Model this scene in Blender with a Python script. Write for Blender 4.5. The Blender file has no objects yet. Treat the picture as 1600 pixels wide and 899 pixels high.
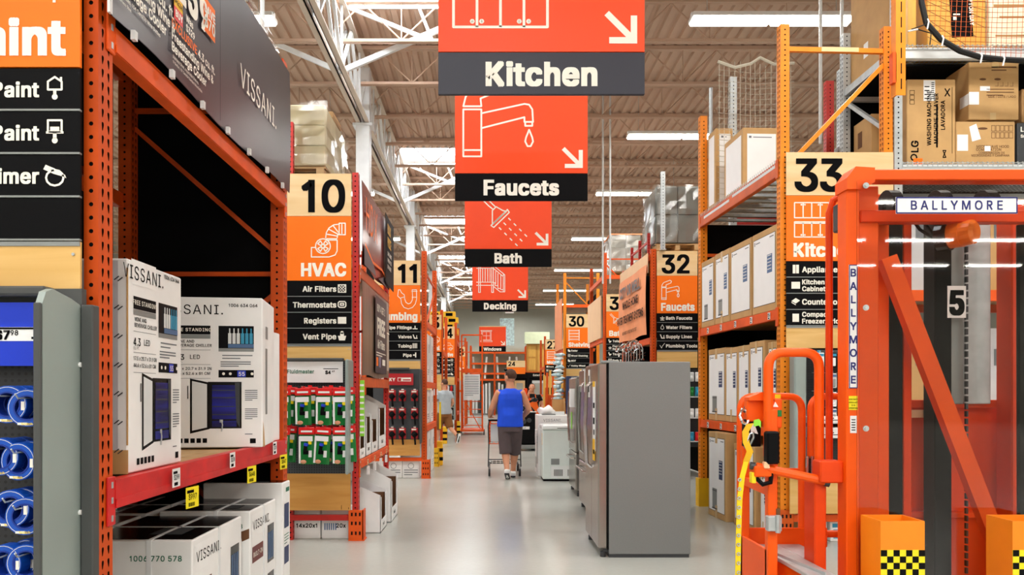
import bpy, math, random, os
from mathutils import Vector, Matrix

random.seed(7)
R = math.radians
SC = bpy.context.scene
COL = SC.collection

# ------------------------------------------------------------------ camera
FPX, VX, VY, EYE = 1200.0, 762.0, 613.0, 1.5     # focal length in px (1600 wide), vanishing point, eye height
cam_d = bpy.data.cameras.new('camera')
cam_d.sensor_width = 36.0
cam_d.lens = 36.0 * FPX / 1600.0
cam_d.shift_x = (800.0 - VX) / 1600.0
cam_d.shift_y = (VY - 449.5) / 1600.0
cam_d.clip_end = 200
cam_o = bpy.data.objects.new('camera', cam_d)
cam_o.location = (0, 0, EYE)
cam_o.rotation_euler = (R(90), 0, 0)
COL.objects.link(cam_o)
SC.camera = cam_o

# ------------------------------------------------------------------ world, exposure
W = bpy.data.worlds.new('daylight')
SC.world = W
W.use_nodes = True
W.node_tree.nodes['Background'].inputs['Color'].default_value = (0.86, 0.93, 1.0, 1)
W.node_tree.nodes['Background'].inputs['Strength'].default_value = 1.0
VS = SC.view_settings
VS.view_transform = 'Standard'
VS.look = 'None'
VS.exposure = 0.62
VS.gamma = 1.0
VS.use_curve_mapping = False
LAMP_W = 100.0       # watts of each strip light
LAMP_E = 9.0         # emission of its diffuser
SKY_W = 120.0        # watts of each skylight
SKY_E = 3.6

# ------------------------------------------------------------------ survey helpers: from a measured image position at a known distance to metres
def X(px, Y): return (px - VX) * Y / FPX
def Z(py, Y): return EYE - (py - VY) * Y / FPX

# ------------------------------------------------------------------ materials
def lin(h):
    h = h.lstrip('#')
    o = []
    for i in (0, 2, 4):
        c = int(h[i:i + 2], 16) / 255.0
        o.append(c / 12.92 if c <= 0.04045 else ((c + 0.055) / 1.055) ** 2.4)
    return o

MATS = {}
def mat(name, hexcol, rough=0.5, metal=0.0, var=0.06, scale=6.0, bump=0.0, stretch=(1, 1, 1), coat=0.0, spec=0.5):
    m = bpy.data.materials.new(name)
    m.use_nodes = True
    nt = m.node_tree
    b = nt.nodes['Principled BSDF']
    c = lin(hexcol)
    b.inputs['Base Color'].default_value = (*c, 1)
    b.inputs['Roughness'].default_value = rough
    b.inputs['Metallic'].default_value = metal
    b.inputs['Specular IOR Level'].default_value = spec
    if coat:
        b.inputs['Coat Weight'].default_value = coat
        b.inputs['Coat Roughness'].default_value = 0.1
    if var or bump:
        tc = nt.nodes.new('ShaderNodeTexCoord')
        mp = nt.nodes.new('ShaderNodeMapping')
        mp.inputs['Scale'].default_value = stretch
        nz = nt.nodes.new('ShaderNodeTexNoise')
        nz.inputs['Scale'].default_value = scale
        nz.inputs['Detail'].default_value = 4
        nt.links.new(tc.outputs['Object'], mp.inputs['Vector'])
        nt.links.new(mp.outputs['Vector'], nz.inputs['Vector'])
        if var:
            rp = nt.nodes.new('ShaderNodeValToRGB')
            rp.color_ramp.elements[0].position = 0.3
            rp.color_ramp.elements[1].position = 0.7
            rp.color_ramp.elements[0].color = (*[x * (1 - var) for x in c], 1)
            rp.color_ramp.elements[1].color = (*[min(1, x * (1 + var)) for x in c], 1)
            nt.links.new(nz.outputs['Fac'], rp.inputs['Fac'])
            nt.links.new(rp.outputs['Color'], b.inputs['Base Color'])
        if bump:
            bp = nt.nodes.new('ShaderNodeBump')
            bp.inputs['Strength'].default_value = bump
            bp.inputs['Distance'].default_value = 0.01
            nt.links.new(nz.outputs['Fac'], bp.inputs['Height'])
            nt.links.new(bp.outputs['Normal'], b.inputs['Normal'])
    MATS[name] = m
    return m

def emat(name, hexcol, strength):
    m = bpy.data.materials.new(name)
    m.use_nodes = True
    b = m.node_tree.nodes['Principled BSDF']
    c = lin(hexcol)
    b.inputs['Base Color'].default_value = (*c, 1)
    b.inputs['Emission Color'].default_value = (*c, 1)
    b.inputs['Emission Strength'].default_value = strength
    MATS[name] = m
    return m

M = MATS
mat('orange', 'CF4E0A', 0.5, var=0.12, scale=5, bump=0.02, spec=0.3)            # rack steel
mat('deep_orange', 'D0560E', 0.5, var=0.12, scale=5, spec=0.3)
mat('amber', 'EE8A1C', 0.5, var=0.10, scale=5, spec=0.3)
mat('red_steel', 'C4241B', 0.42, var=0.12, scale=7, bump=0.02)
mat('beam_red', 'D01F1F', 0.4, var=0.14, scale=9, bump=0.03)
mat('beam_orange', 'E65812', 0.5, spec=0.3, var=0.10, scale=6)
mat('lift_orange', 'F55A06', 0.42, var=0.06, scale=4, spec=0.3)
mat('lift_red', 'E24304', 0.42, var=0.08, scale=4, spec=0.3)
mat('lift_bin', 'FA8A0C', 0.45, var=0.05)
mat('galv', 'B9BFC0', 0.42, 0.5, var=0.12, scale=12)
mat('steel_grey', '8D918F', 0.45, 0.3, var=0.06)
mat('dark_steel', '3A3D40', 0.5, 0.2, var=0.1)
mat('fin_grey', '93A09B', 0.45, 0.0, var=0.05, scale=3)
mat('fin_dark', '4A4C4B', 0.5, 0.1, var=0.06)
mat('black', '08080A', 0.5, var=0.1, spec=0.12)
mat('rack_shade_black', '0A0A0B', 0.9, var=0.0, spec=0.1)  # near-black boards that stand in for the deep shade inside the racks
mat('black_gloss', '0A0A0C', 0.2, var=0.0, spec=0.4)
mat('panel_black', '0B0B0D', 0.55, var=0.05, spec=0.08)
mat('panel_slate', '2C2C38', 0.4, var=0.05, scale=2, spec=0.35)
mat('sign_orange', 'FF760A', 0.5, var=0.03, scale=3, spec=0.3)
mat('sign_red', 'FB4A12', 0.4, var=0.05, scale=1.5, spec=0.35)
mat('sign_white', 'F5F1E4', 0.5, var=0.0)
mat('white', 'F2F2F0', 0.5, var=0.02)
mat('white_gloss', 'F1F5F3', 0.25, var=0.02)
mat('white_card', 'F0F0EE', 0.55, var=0.05, scale=4, bump=0.03)
mat('grey_card', 'C4C4C8', 0.55, var=0.06, scale=4)
mat('pale_grey', 'DADDDC', 0.5, var=0.03)
mat('text_grey', '6B7075', 0.6, var=0)
mat('ink', '08080A', 0.6, var=0, spec=0.05)
mat('ink_green', '1E6B50', 0.55, var=0)
mat('ink_blue', '1B2270', 0.45, var=0)
mat('navy', '26365F', 0.5, var=0.05)
mat('steel_blue', '4A6A94', 0.5, var=0.05)
mat('maroon', '6A2A26', 0.5, var=0.05)
mat('red_print', 'B3161F', 0.4, var=0.04)
mat('red_bright', 'E01B1B', 0.4, var=0.03)
mat('green_print', '0F7A33', 0.35, var=0.06)
mat('lime_print', '8FDC3C', 0.4, var=0.05)
mat('yellow', 'F6DA10', 0.45, var=0.03)
mat('yellow_guard', 'F0B90E', 0.5, var=0.06)
mat('tag_yellow', 'F4E216', 0.5, var=0.02)
mat('blue_tape', '0A4DB4', 0.42, var=0.05, scale=14)
mat('blue_dark', '0A2F8C', 0.45, var=0.06)
mat('blue_header', '1238C8', 0.4, var=0.04, scale=2)
mat('cooler_glow', '0D1470', 0.3, var=0.95, scale=5, stretch=(0.5, 0.5, 4))
mat('teal', '2A93B8', 0.4, var=0.2)
mat('purple_grey', '7F7696', 0.5, var=0.2, scale=20)
mat('rust_print', '7A231B', 0.22, var=0.5, scale=1.5, stretch=(1, 3, 0.4))
mat('cardboard', 'C39A63', 0.75, var=0.08, scale=5, bump=0.04)
mat('cardboard_dark', 'A67E4E', 0.75, var=0.08, scale=5)
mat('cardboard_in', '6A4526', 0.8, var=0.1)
mat('cream_box', 'F4EBCB', 0.6, var=0.08, scale=5)
mat('tape_brown', 'C9A873', 0.3, var=0.05)
mat('strap_white', 'E4E6E6', 0.35, var=0)
mat('concrete', '888480', 0.5, var=0.05)
mat('ceiling_shaded', 'C8A993', 0.7, var=0.07, scale=1.2)  # deck is off-white; the brownish bounce-light tone is put into the colour
mat('truss_paint', 'D6C7B8', 0.6, var=0.05, scale=2)
mat('column_white', 'E9ECEE', 0.5, var=0.04)
mat('wall_paint', 'AFB0A6', 0.7, var=0.05, scale=1.0)
mat('skin', 'D2926F', 0.55, var=0.06, scale=12)
mat('hair_brown', '4B3020', 0.8, var=0.2, scale=40)
mat('hair_black', '191310', 0.8, var=0.2, scale=40)
mat('blue_shirt', '0A4CE0', 0.75, var=0.10, scale=6, bump=0.15)
mat('grey_shirt', 'A9B2B8', 0.8, var=0.08, scale=8, bump=0.15)
mat('shorts_grey', '55484A', 0.85, var=0.12, scale=7, bump=0.15)
mat('shorts_brown', '7A4A1E', 0.85, var=0.10, scale=8, bump=0.15)
mat('apron_orange', 'F7690E', 0.75, var=0.08, scale=8)
mat('jeans', '2E4363', 0.85, var=0.12, scale=10)
mat('sole', '2A2A2C', 0.7, var=0)
mat('rubber', '1A1A1B', 0.65, var=0.05)
mat('chrome', 'D8DADB', 0.15, 0.95, var=0)
mat('fridge_side', '7F8180', 0.48, 0.25, var=0.03, scale=90)
mat('fridge_steel', 'A8A39D', 0.24, 0.92, var=0.05, scale=3, stretch=(1, 1, 0.1))
mat('freezer_white', 'E4EFEA', 0.35, var=0.02)
mat('door_oak', 'C58A32', 0.5, var=0.12, scale=3, stretch=(6, 6, 0.6))
mat('door_oak_pale', 'D9A548', 0.5, var=0.10, scale=3, stretch=(6, 6, 0.6))
mat('pale_green_white', 'DDE8C4', 0.5, var=0.04)
mat('beacon', 'FF7F22', 0.18, var=0.04)
mat('net_white', 'CFCBBB', 0.7, var=0)
mat('net_orange', 'C4561C', 0.7, var=0)
mat('net_black', '141414', 0.8, var=0)
mat('bag_blue', 'C3DCE6', 0.3, var=0.35, scale=9)
mat('tool_red', 'B1131C', 0.35, var=0.1)
mat('bronze_banner', '6A5A4C', 0.3, var=0.5, scale=1.2, stretch=(1, 4, 0.3))
mat('smoke_banner', '302C34', 0.3, 0.0, spec=0.35, var=0.3, scale=0.9, stretch=(1, 1.6, 0.35))
mat('banner_orange', 'F59A66', 0.6, var=0.06, scale=4)
mat('peach_board', 'F2C79A', 0.6, var=0.04, scale=3)

def wood(name, a, b_, scale=2.0, stretch=(0.6, 0.6, 6), rough=0.45):
    m = bpy.data.materials.new(name)
    m.use_nodes = True
    nt = m.node_tree
    b = nt.nodes['Principled BSDF']
    tc = nt.nodes.new('ShaderNodeTexCoord')
    mp = nt.nodes.new('ShaderNodeMapping')
    mp.inputs['Scale'].default_value = stretch
    nz = nt.nodes.new('ShaderNodeTexNoise')
    nz.inputs['Scale'].default_value = scale
    nz.inputs['Detail'].default_value = 6
    nz.inputs['Distortion'].default_value = 0.8
    rp = nt.nodes.new('ShaderNodeValToRGB')
    rp.color_ramp.elements[0].position = 0.3
    rp.color_ramp.elements[1].position = 0.75
    rp.color_ramp.elements[0].color = (*lin(a), 1)
    rp.color_ramp.elements[1].color = (*lin(b_), 1)
    nt.links.new(tc.outputs['Object'], mp.inputs['Vector'])
    nt.links.new(mp.outputs['Vector'], nz.inputs['Vector'])
    nt.links.new(nz.outputs['Fac'], rp.inputs['Fac'])
    nt.links.new(rp.outputs['Color'], b.inputs['Base Color'])
    b.inputs['Roughness'].default_value = rough
    MATS[name] = m
wood('ply', 'D9A95A', 'F0C883', 1.6)
wood('number_wood', 'E2BC84', 'EFD2A2', 1.2)
wood('ply_orange', 'C98A3C', 'E2A95A', 1.6)
wood('deck_wood', 'BE8F57', 'DDB67E', 2.2, (6, 0.6, 6))
wood('pallet_wood', 'A88455', 'CBA878', 2.2, (0.6, 5, 5), 0.7)

def floor_material():
    m = bpy.data.materials.new('polished_concrete')
    m.use_nodes = True
    nt = m.node_tree
    b = nt.nodes['Principled BSDF']
    tc = nt.nodes.new('ShaderNodeTexCoord')
    n1 = nt.nodes.new('ShaderNodeTexNoise'); n1.inputs['Scale'].default_value = 0.7; n1.inputs['Detail'].default_value = 6
    n2 = nt.nodes.new('ShaderNodeTexNoise'); n2.inputs['Scale'].default_value = 22; n2.inputs['Detail'].default_value = 5
    mx = nt.nodes.new('ShaderNodeMix'); mx.data_type = 'FLOAT'; mx.inputs[0].default_value = 0.3
    rp = nt.nodes.new('ShaderNodeValToRGB')
    rp.color_ramp.elements[0].position = 0.15; rp.color_ramp.elements[0].color = (*lin('A7A8A0'), 1)
    rp.color_ramp.elements[1].position = 0.85; rp.color_ramp.elements[1].color = (*lin('B9BAB2'), 1)
    r2 = nt.nodes.new('ShaderNodeMapRange')
    r2.inputs['From Min'].default_value = 0.3; r2.inputs['From Max'].default_value = 0.7
    r2.inputs['To Min'].default_value = 0.20; r2.inputs['To Max'].default_value = 0.235
    for n in (n1, n2):
        nt.links.new(tc.outputs['Object'], n.inputs['Vector'])
    nt.links.new(n1.outputs['Fac'], mx.inputs[2]); nt.links.new(n2.outputs['Fac'], mx.inputs[3])
    nt.links.new(mx.outputs[0], rp.inputs['Fac']); nt.links.new(rp.outputs['Color'], b.inputs['Base Color'])
    nt.links.new(n1.outputs['Fac'], r2.inputs['Value']); nt.links.new(r2.outputs['Result'], b.inputs['Roughness'])
    MATS['floor'] = m
floor_material()

def peg_material(name, hexcol, hole):
    """steel pegboard: rows of small dark punched holes, 25 mm apart"""
    m = mat(name, hexcol, 0.5, var=0.0)
    nt = m.node_tree
    b = nt.nodes['Principled BSDF']
    tc = nt.nodes.new('ShaderNodeTexCoord')
    sp = nt.nodes.new('ShaderNodeSeparateXYZ')
    nt.links.new(tc.outputs['Object'], sp.inputs[0])
    def mth(op, a, v=None):
        n = nt.nodes.new('ShaderNodeMath'); n.operation = op
        nt.links.new(a, n.inputs[0])
        if v is not None:
            if isinstance(v, float): n.inputs[1].default_value = v
            else: nt.links.new(v, n.inputs[1])
        return n.outputs[0]
    def cell(o):
        f = mth('FRACT', mth('MULTIPLY', o, 40.0))
        s = mth('SUBTRACT', f, 0.5)
        return mth('MULTIPLY', s, s)
    d = mth('ADD', cell(sp.outputs['X']), cell(sp.outputs['Z']))
    k = mth('LESS_THAN', d, 0.055)
    mx = nt.nodes.new('ShaderNodeMix'); mx.data_type = 'RGBA'
    mx.inputs[6].default_value = (*lin(hexcol), 1)
    mx.inputs[7].default_value = (*lin(hole), 1)
    nt.links.new(k, mx.inputs[0])
    nt.links.new(mx.outputs[2], b.inputs['Base Color'])
peg_material('peg_dark', '45484C', '101012')
peg_material('peg_black', '232428', '050506')

def clear_material(name, tint, gloss, rough=0.02):
    """thin clear sheet: looks through, with a mirror-like sheen that grows at grazing angles"""
    m = bpy.data.materials.new(name)
    m.use_nodes = True
    nt = m.node_tree
    nt.nodes.remove(nt.nodes['Principled BSDF'])
    out = nt.nodes['Material Output']
    tr = nt.nodes.new('ShaderNodeBsdfTransparent'); tr.inputs['Color'].default_value = (*lin(tint), 1)
    gl = nt.nodes.new('ShaderNodeBsdfGlossy'); gl.inputs['Roughness'].default_value = rough
    fr = nt.nodes.new('ShaderNodeFresnel'); fr.inputs['IOR'].default_value = 1.45
    ad = nt.nodes.new('ShaderNodeMath'); ad.operation = 'ADD'; ad.inputs[1].default_value = gloss
    tc = nt.nodes.new('ShaderNodeTexCoord')
    nz = nt.nodes.new('ShaderNodeTexNoise'); nz.inputs['Scale'].default_value = 7
    mul = nt.nodes.new('ShaderNodeMath'); mul.operation = 'MULTIPLY'
    nt.links.new(tc.outputs['Object'], nz.inputs['Vector'])
    nt.links.new(fr.outputs[0], ad.inputs[0])
    mx = nt.nodes.new('ShaderNodeMixShader')
    nt.links.new(ad.outputs[0], mx.inputs[0])
    nt.links.new(tr.outputs[0], mx.inputs[1]); nt.links.new(gl.outputs[0], mx.inputs[2])
    nt.links.new(mx.outputs[0], out.inputs['Surface'])
    MATS[name] = m
clear_material('plexi', 'FEFDFC', -0.012)
clear_material('film', 'FBF9F3', 0.08, 0.16)
emat('lamp_glow', 'FFFDF2', LAMP_E)
emat('sky_glow', 'EAF4FF', SKY_E)

# ------------------------------------------------------------------ mesh builder
class MB:
    def __init__(self, mtx=None):
        self.v = []; self.f = []; self.m = mtx
    def add(self, vs, fs):
        o = len(self.v)
        if self.m is not None:
            vs = [self.m @ Vector(p) for p in vs]
        self.v.extend([tuple(p) for p in vs])
        self.f.extend([tuple(i + o for i in f) for f in fs])
        return self
    def box(self, x0, x1, y0, y1, z0, z1, c=0.0):
        if x0 > x1: x0, x1 = x1, x0
        if y0 > y1: y0, y1 = y1, y0
        if z0 > z1: z0, z1 = z1, z0
        if c <= 0:
            vs = [(x, y, z) for z in (z0, z1) for y in (y0, y1) for x in (x0, x1)]
            fs = [(0, 2, 3, 1), (4, 5, 7, 6), (0, 1, 5, 4), (2, 6, 7, 3), (0, 4, 6, 2), (1, 3, 7, 5)]
            return self.add(vs, fs)
        vs = []; idx = {}
        for sx in (0, 1):
            for sy in (0, 1):
                for sz in (0, 1):
                    p = [(x0, x1)[sx], (y0, y1)[sy], (z0, z1)[sz]]
                    s = [(1, -1)[sx] * c, (1, -1)[sy] * c, (1, -1)[sz] * c]
                    for ax in range(3):
                        q = [p[i] + (0 if i == ax else s[i]) for i in range(3)]
                        idx[(sx, sy, sz, ax)] = len(vs); vs.append(q)
        fs = []
        for ax in range(3):
            a, b = [i for i in range(3) if i != ax]
            for s in (0, 1):
                ring = []
                for (u, w) in ((0, 0), (1, 0), (1, 1), (0, 1)):
                    k = [0, 0, 0]; k[ax] = s; k[a] = u; k[b] = w
                    ring.append(idx[(*k, ax)])
                flip = (s == 0) != (ax == 1)
                fs.append(tuple(reversed(ring)) if flip else tuple(ring))
        for ax in range(3):
            a, b = [i for i in range(3) if i != ax]
            for u in (0, 1):
                for w in (0, 1):
                    k0 = [0, 0, 0]; k0[a] = u; k0[b] = w
                    k1 = list(k0); k1[ax] = 1
                    fs.append((idx[(*k0, a)], idx[(*k1, a)], idx[(*k1, b)], idx[(*k0, b)]))
        for sx in (0, 1):
            for sy in (0, 1):
                for sz in (0, 1):
                    fs.append(tuple(idx[(sx, sy, sz, ax)] for ax in range(3)))
        return self.add(vs, fs)
    def bar(self, p, q, w, h, up=(0, 0, 1)):
        """square bar from p to q, w across, h along up"""
        p, q = Vector(p), Vector(q)
        d = (q - p).normalized()
        u = Vector(up)
        s = d.cross(u)
        if s.length < 1e-5: s = d.cross(Vector((1, 0, 0)))
        s.normalize(); u = s.cross(d)
        s *= w / 2; u *= h / 2
        vs = [p - s - u, p + s - u, p + s + u, p - s + u, q - s - u, q + s - u, q + s + u, q - s + u]
        return self.add(vs, [(0, 3, 2, 1), (4, 5, 6, 7), (0, 1, 5, 4), (1, 2, 6, 5), (2, 3, 7, 6), (3, 0, 4, 7)])
    def tube(self, pts, r, n=8, closed=False, caps=True):
        pts = [Vector(p) for p in pts]
        k = len(pts)
        rs = r if isinstance(r, (list, tuple)) else [r] * k
        vs = []; fs = []
        t0 = (pts[1] - pts[0]).normalized()
        a = t0.cross(Vector((0, 0, 1)))
        if a.length < 0.1: a = t0.cross(Vector((1, 0, 0)))
        a.normalize()
        for i, p in enumerate(pts):
            if closed: t = (pts[(i + 1) % k] - pts[i - 1])
            elif i == 0: t = pts[1] - pts[0]
            elif i == k - 1: t = pts[-1] - pts[-2]
            else: t = (pts[i + 1] - p).normalized() + (p - pts[i - 1]).normalized()
            t.normalize()
            a = a - t * a.dot(t)
            if a.length < 1e-6: a = t.orthogonal()
            a.normalize()
            b = t.cross(a)
            for j in range(n):
                an = 2 * math.pi * j / n
                vs.append(p + (a * math.cos(an) + b * math.sin(an)) * rs[i])
        m = k if closed else k - 1
        for i in range(m):
            for j in range(n):
                i2 = (i + 1) % k
                fs.append((i * n + j, i * n + (j + 1) % n, i2 * n + (j + 1) % n, i2 * n + j))
        if caps and not closed:
            fs.append(tuple(range(n - 1, -1, -1)))
            fs.append(tuple((k - 1) * n + j for j in range(n)))
        return self.add(vs, fs)
    def cyl(self, p, q, r, n=16, r2=None):
        return self.tube([p, q], [r, r if r2 is None else r2], n)
    def ring(self, p, q, ro, ri, n=24):
        """hollow cylinder (a roll) from p to q"""
        p, q = Vector(p), Vector(q)
        t = (q - p).normalized()
        a = t.orthogonal().normalized(); b = t.cross(a)
        vs = []
        for c, r in ((p, ro), (q, ro), (q, ri), (p, ri)):
            for j in range(n):
                an = 2 * math.pi * j / n
                vs.append(c + (a * math.cos(an) + b * math.sin(an)) * r)
        fs = []
        for s in range(4):
            for j in range(n):
                fs.append((s * n + j, s * n + (j + 1) % n, ((s + 1) % 4) * n + (j + 1) % n, ((s + 1) % 4) * n + j))
        return self.add(vs, fs)
    def ball(self, c, r, n=12, m=8):
        c = Vector(c)
        r = r if isinstance(r, (tuple, list)) else (r, r, r)
        vs = [c + Vector((0, 0, -r[2]))]; fs = []
        for i in range(1, m):
            ph = -math.pi / 2 + math.pi * i / m
            for j in range(n):
                an = 2 * math.pi * j / n
                vs.append(c + Vector((r[0] * math.cos(ph) * math.cos(an), r[1] * math.cos(ph) * math.sin(an), r[2] * math.sin(ph))))
        vs.append(c + Vector((0, 0, r[2])))
        for j in range(n):
            fs.append((0, 1 + (j + 1) % n, 1 + j))
            e = len(vs) - 1; o = 1 + (m - 2) * n
            fs.append((e, o + j, o + (j + 1) % n))
        for i in range(m - 2):
            for j in range(n):
                fs.append((1 + i * n + j, 1 + i * n + (j + 1) % n, 1 + (i + 1) * n + (j + 1) % n, 1 + (i + 1) * n + j))
        return self.add(vs, fs)
    def prism(self, poly, y0, y1):
        """polygon of (x, z) swept from y0 to y1"""
        n = len(poly)
        vs = [(x, y0, z) for x, z in poly] + [(x, y1, z) for x, z in poly]
        fs = [tuple(range(n)), tuple(range(2 * n - 1, n - 1, -1))]
        for i in range(n):
            fs.append((i, i + n, (i + 1) % n + n, (i + 1) % n))
        return self.add(vs, fs)
    def flat(self, x0, z0, x1, z1, y):
        return self.add([(x0, y, z0), (x1, y, z0), (x1, y, z1), (x0, y, z1)], [(0, 1, 2, 3)])
    def poly(self, pts, y):
        return self.add([(x, y, z) for x, z in pts], [tuple(range(len(pts)))])
    def stroke(self, pts, w, y, closed=False):
        """flat ribbon of width w along (x, z) points, facing -y"""
        pts = list(pts)
        if closed: pts.append(pts[0])
        for i, (a, b) in enumerate(zip(pts[:-1], pts[1:])):
            dx, dz = b[0] - a[0], b[1] - a[1]
            L = math.hypot(dx, dz)
            if L < 1e-6: continue
            nx, nz = -dz / L * w / 2, dx / L * w / 2
            e = y - .00012 * (i % 3)
            self.add([(a[0] - nx, e, a[1] - nz), (b[0] - nx, e, b[1] - nz), (b[0] + nx, e, b[1] + nz), (a[0] + nx, e, a[1] + nz)], [(0, 1, 2, 3)])
        js = pts[1:-1] if not closed else pts[:-1]
        for i, c in enumerate(js):
            e = y - .0004 - .00005 * (i % 2)
            self.add([(c[0] + w / 2 * math.cos(k * math.pi / 4), e, c[1] + w / 2 * math.sin(k * math.pi / 4)) for k in range(8)], [tuple(range(8))])
        return self
    def text(self, s, x, z, cap, y, align='l', bold=0.03, space=0.0, sx=1.0):
        g, wd = text_geo(s, cap, bold, space)
        sx *= .97
        xs = [gx + p[0] for vs, fs, gx, dy in g for p in vs] or [0]
        x0, x1 = min(xs), max(xs)
        ox = x - (x0 if align == 'l' else (x0 + x1) / 2 if align == 'c' else x1) * sx
        for vs, fs, gx, dy in g:
            self.add([(ox + (gx + p[0]) * sx, y - dy - p[2], z + p[1]) for p in vs], fs)
        wd = (x1 - x0) * sx
        return wd
    def mesh(self, name):
        me = bpy.data.meshes.new(name)
        me.from_pydata(self.v, [], self.f)
        me.update()
        return me
    def build(self, name, m, parent=None, smooth=False, label=None):
        me = self.mesh(name)
        me.materials.append(MATS[m] if isinstance(m, str) else m)
        if smooth:
            me.polygons.foreach_set('use_smooth', [True] * len(me.polygons))
            me.set_sharp_from_angle(angle=R(40))
        return link(name, me, parent, label)

def link(name, me, parent=None, label=None):
    o = bpy.data.objects.new(name, me)
    COL.objects.link(o)
    if parent is not None: o.parent = parent
    if label: o['label'] = label
    return o

def tag(o, label=None, cat=None, group=None, kind=None):
    if label: o['label'] = label
    if cat: o['category'] = cat
    if group: o['group'] = group
    if kind: o['kind'] = kind
    return o

def thing(name, label, cat, loc=(0, 0, 0), rz=0.0, group=None):
    o = bpy.data.objects.new(name, None)
    o.empty_display_size = 0.1
    COL.objects.link(o)
    o.location = loc
    o.rotation_euler = (0, 0, R(rz))
    return tag(o, label, cat, group)

def dup(root, loc, rz=None, label=None, group=None, scale=None):
    r = root.copy(); COL.objects.link(r); r.location = loc
    if rz is not None: r.rotation_euler = (0, 0, R(rz))
    if scale is not None: r.scale = scale
    if label: r['label'] = label
    if group: r['group'] = group
    for ch in list(root.children):
        c = ch.copy(); COL.objects.link(c); c.parent = r
        for g in list(ch.children):
            d = g.copy(); COL.objects.link(d); d.parent = c
    return r

# ------------------------------------------------------------------ lettering
try:
    FONT = bpy.data.fonts.load(os.path.join(bpy.utils.system_resource('DATAFILES'), 'fonts', 'Inter.woff2'))
except Exception:
    FONT = None
def _raw(s):
    c = bpy.data.curves.new('type', 'FONT')
    if FONT: c.font = FONT
    c.body = s
    c.resolution_u = 3
    o = bpy.data.objects.new('type', c)
    m = o.to_mesh()
    vs = [(v.co.x, v.co.y, 0.0) for v in m.vertices]
    fs = [tuple(p.vertices) for p in m.polygons]
    o.to_mesh_clear()
    bpy.data.objects.remove(o)
    bpy.data.curves.remove(c)
    return vs, fs
_h = _raw('H')[0]
CAP = max(v[1] for v in _h); _hx0 = min(v[0] for v in _h)
_hw = max(v[0] for v in _raw('HH')[0])
SW = CAP * 0.125
XH = max(v[1] for v in _raw('x')[0])
def _strokes(ch):
    h = CAP; w = SW; t = w / 2
    def arc(cx, cz, rx, rz, a0, a1, n=10):
        return [(cx + rx * math.cos(R(a0 + (a1 - a0) * i / n)), cz + rz * math.sin(R(a0 + (a1 - a0) * i / n))) for i in range(n + 1)]
    b = MB()
    L = 0.055 + t
    def st(pts): b.stroke(pts, w, 0)
    if ch == 'D':
        st([(L, 0), (L, h)]); st([(L, h - t), (L + .1, h - t)] + arc(L + .13, h / 2, .17, h / 2 - t, 90, -90, 14) + [(L + .1, t), (L, t)])
    elif ch in 'PR':
        st([(L, 0), (L, h)]); st([(L, h - t), (L + .14, h - t)] + arc(L + .16, h * .72, .105, h * .28 - t, 90, -90, 10) + [(L + .14, h * .44 + t), (L, h * .44 + t)])
        if ch == 'R': st([(L + .13, h * .46), (L + .275, 0)])
    elif ch == 'K':
        st([(L, 0), (L, h)]); st([(L + .3, h), (L, h * .34)]); st([(L + .1, h * .56), (L + .31, 0)])
    elif ch == 'k':
        st([(L, 0), (L, h)]); st([(L + .22, XH), (L, XH * .33)]); st([(L + .07, XH * .56), (L + .235, 0)])
    elif ch == '4':
        st([(.30, 0), (.30, h)]); st([(.30, h - t * .6), (.06, h * .27), (.40, h * .27)])
    elif ch == '1':
        st([(.19, 0), (.19, h)]); st([(.19, h - t * 1.2), (.06, h * .74)])
    v = [(p[0], p[2], -p[1] * .08) for p in b.v]
    return v, b.f
GLYPH = {}
def _layer(vs, fs):
    # overlapping contours of one letter must not lie in exactly one plane
    par = list(range(len(vs)))
    def find(a):
        while par[a] != a: a = par[a]
        return a
    for f in fs:
        for i in f[1:]: par[find(i)] = find(f[0])
    ids = {}
    return [(v[0], v[1], v[2] + .00003 * ids.setdefault(find(i), len(ids))) for i, v in enumerate(vs)], fs
def glyph(ch):
    if ch not in GLYPH:
        if ch == ' ':
            GLYPH[ch] = ([], [], 0.2)
        else:
            vs, fs = _raw('H' + ch + 'H')
            adv = max(v[0] for v in vs) - _hw
            if ch in 'DPRKk41': vs, fs = _strokes(ch)
            else: vs, fs = _layer(*_raw(ch))
            if ch == '1': adv *= .8
            GLYPH[ch] = (vs, fs, adv)
    return GLYPH[ch]
def text_geo(s, cap, bold, space):
    if cap < .03: bold *= .45
    k = cap / (CAP + bold)
    x = 0.0; out = []
    q = bold * .9; p = bold * .6
    dirs = [(0, 0)] if bold <= 0 else [(q, p), (-q, p), (q, -p), (-q, -p), (q, 0), (-q, 0), (0, p), (0, -p)] if cap > 0.045 else [(bold, bold), (-bold, bold), (bold, -bold), (-bold, -bold)]
    for ch in s:
        vs, fs, adv = glyph(ch)
        for i, (dx, dz) in enumerate(dirs if vs else ()):
            out.append(([((v[0] + dx) * k, (v[1] + dz) * k, v[2]) for v in vs], fs, x, .00016 * i))
        x += (adv + bold * .75 + space) * k
    return out, x

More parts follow.
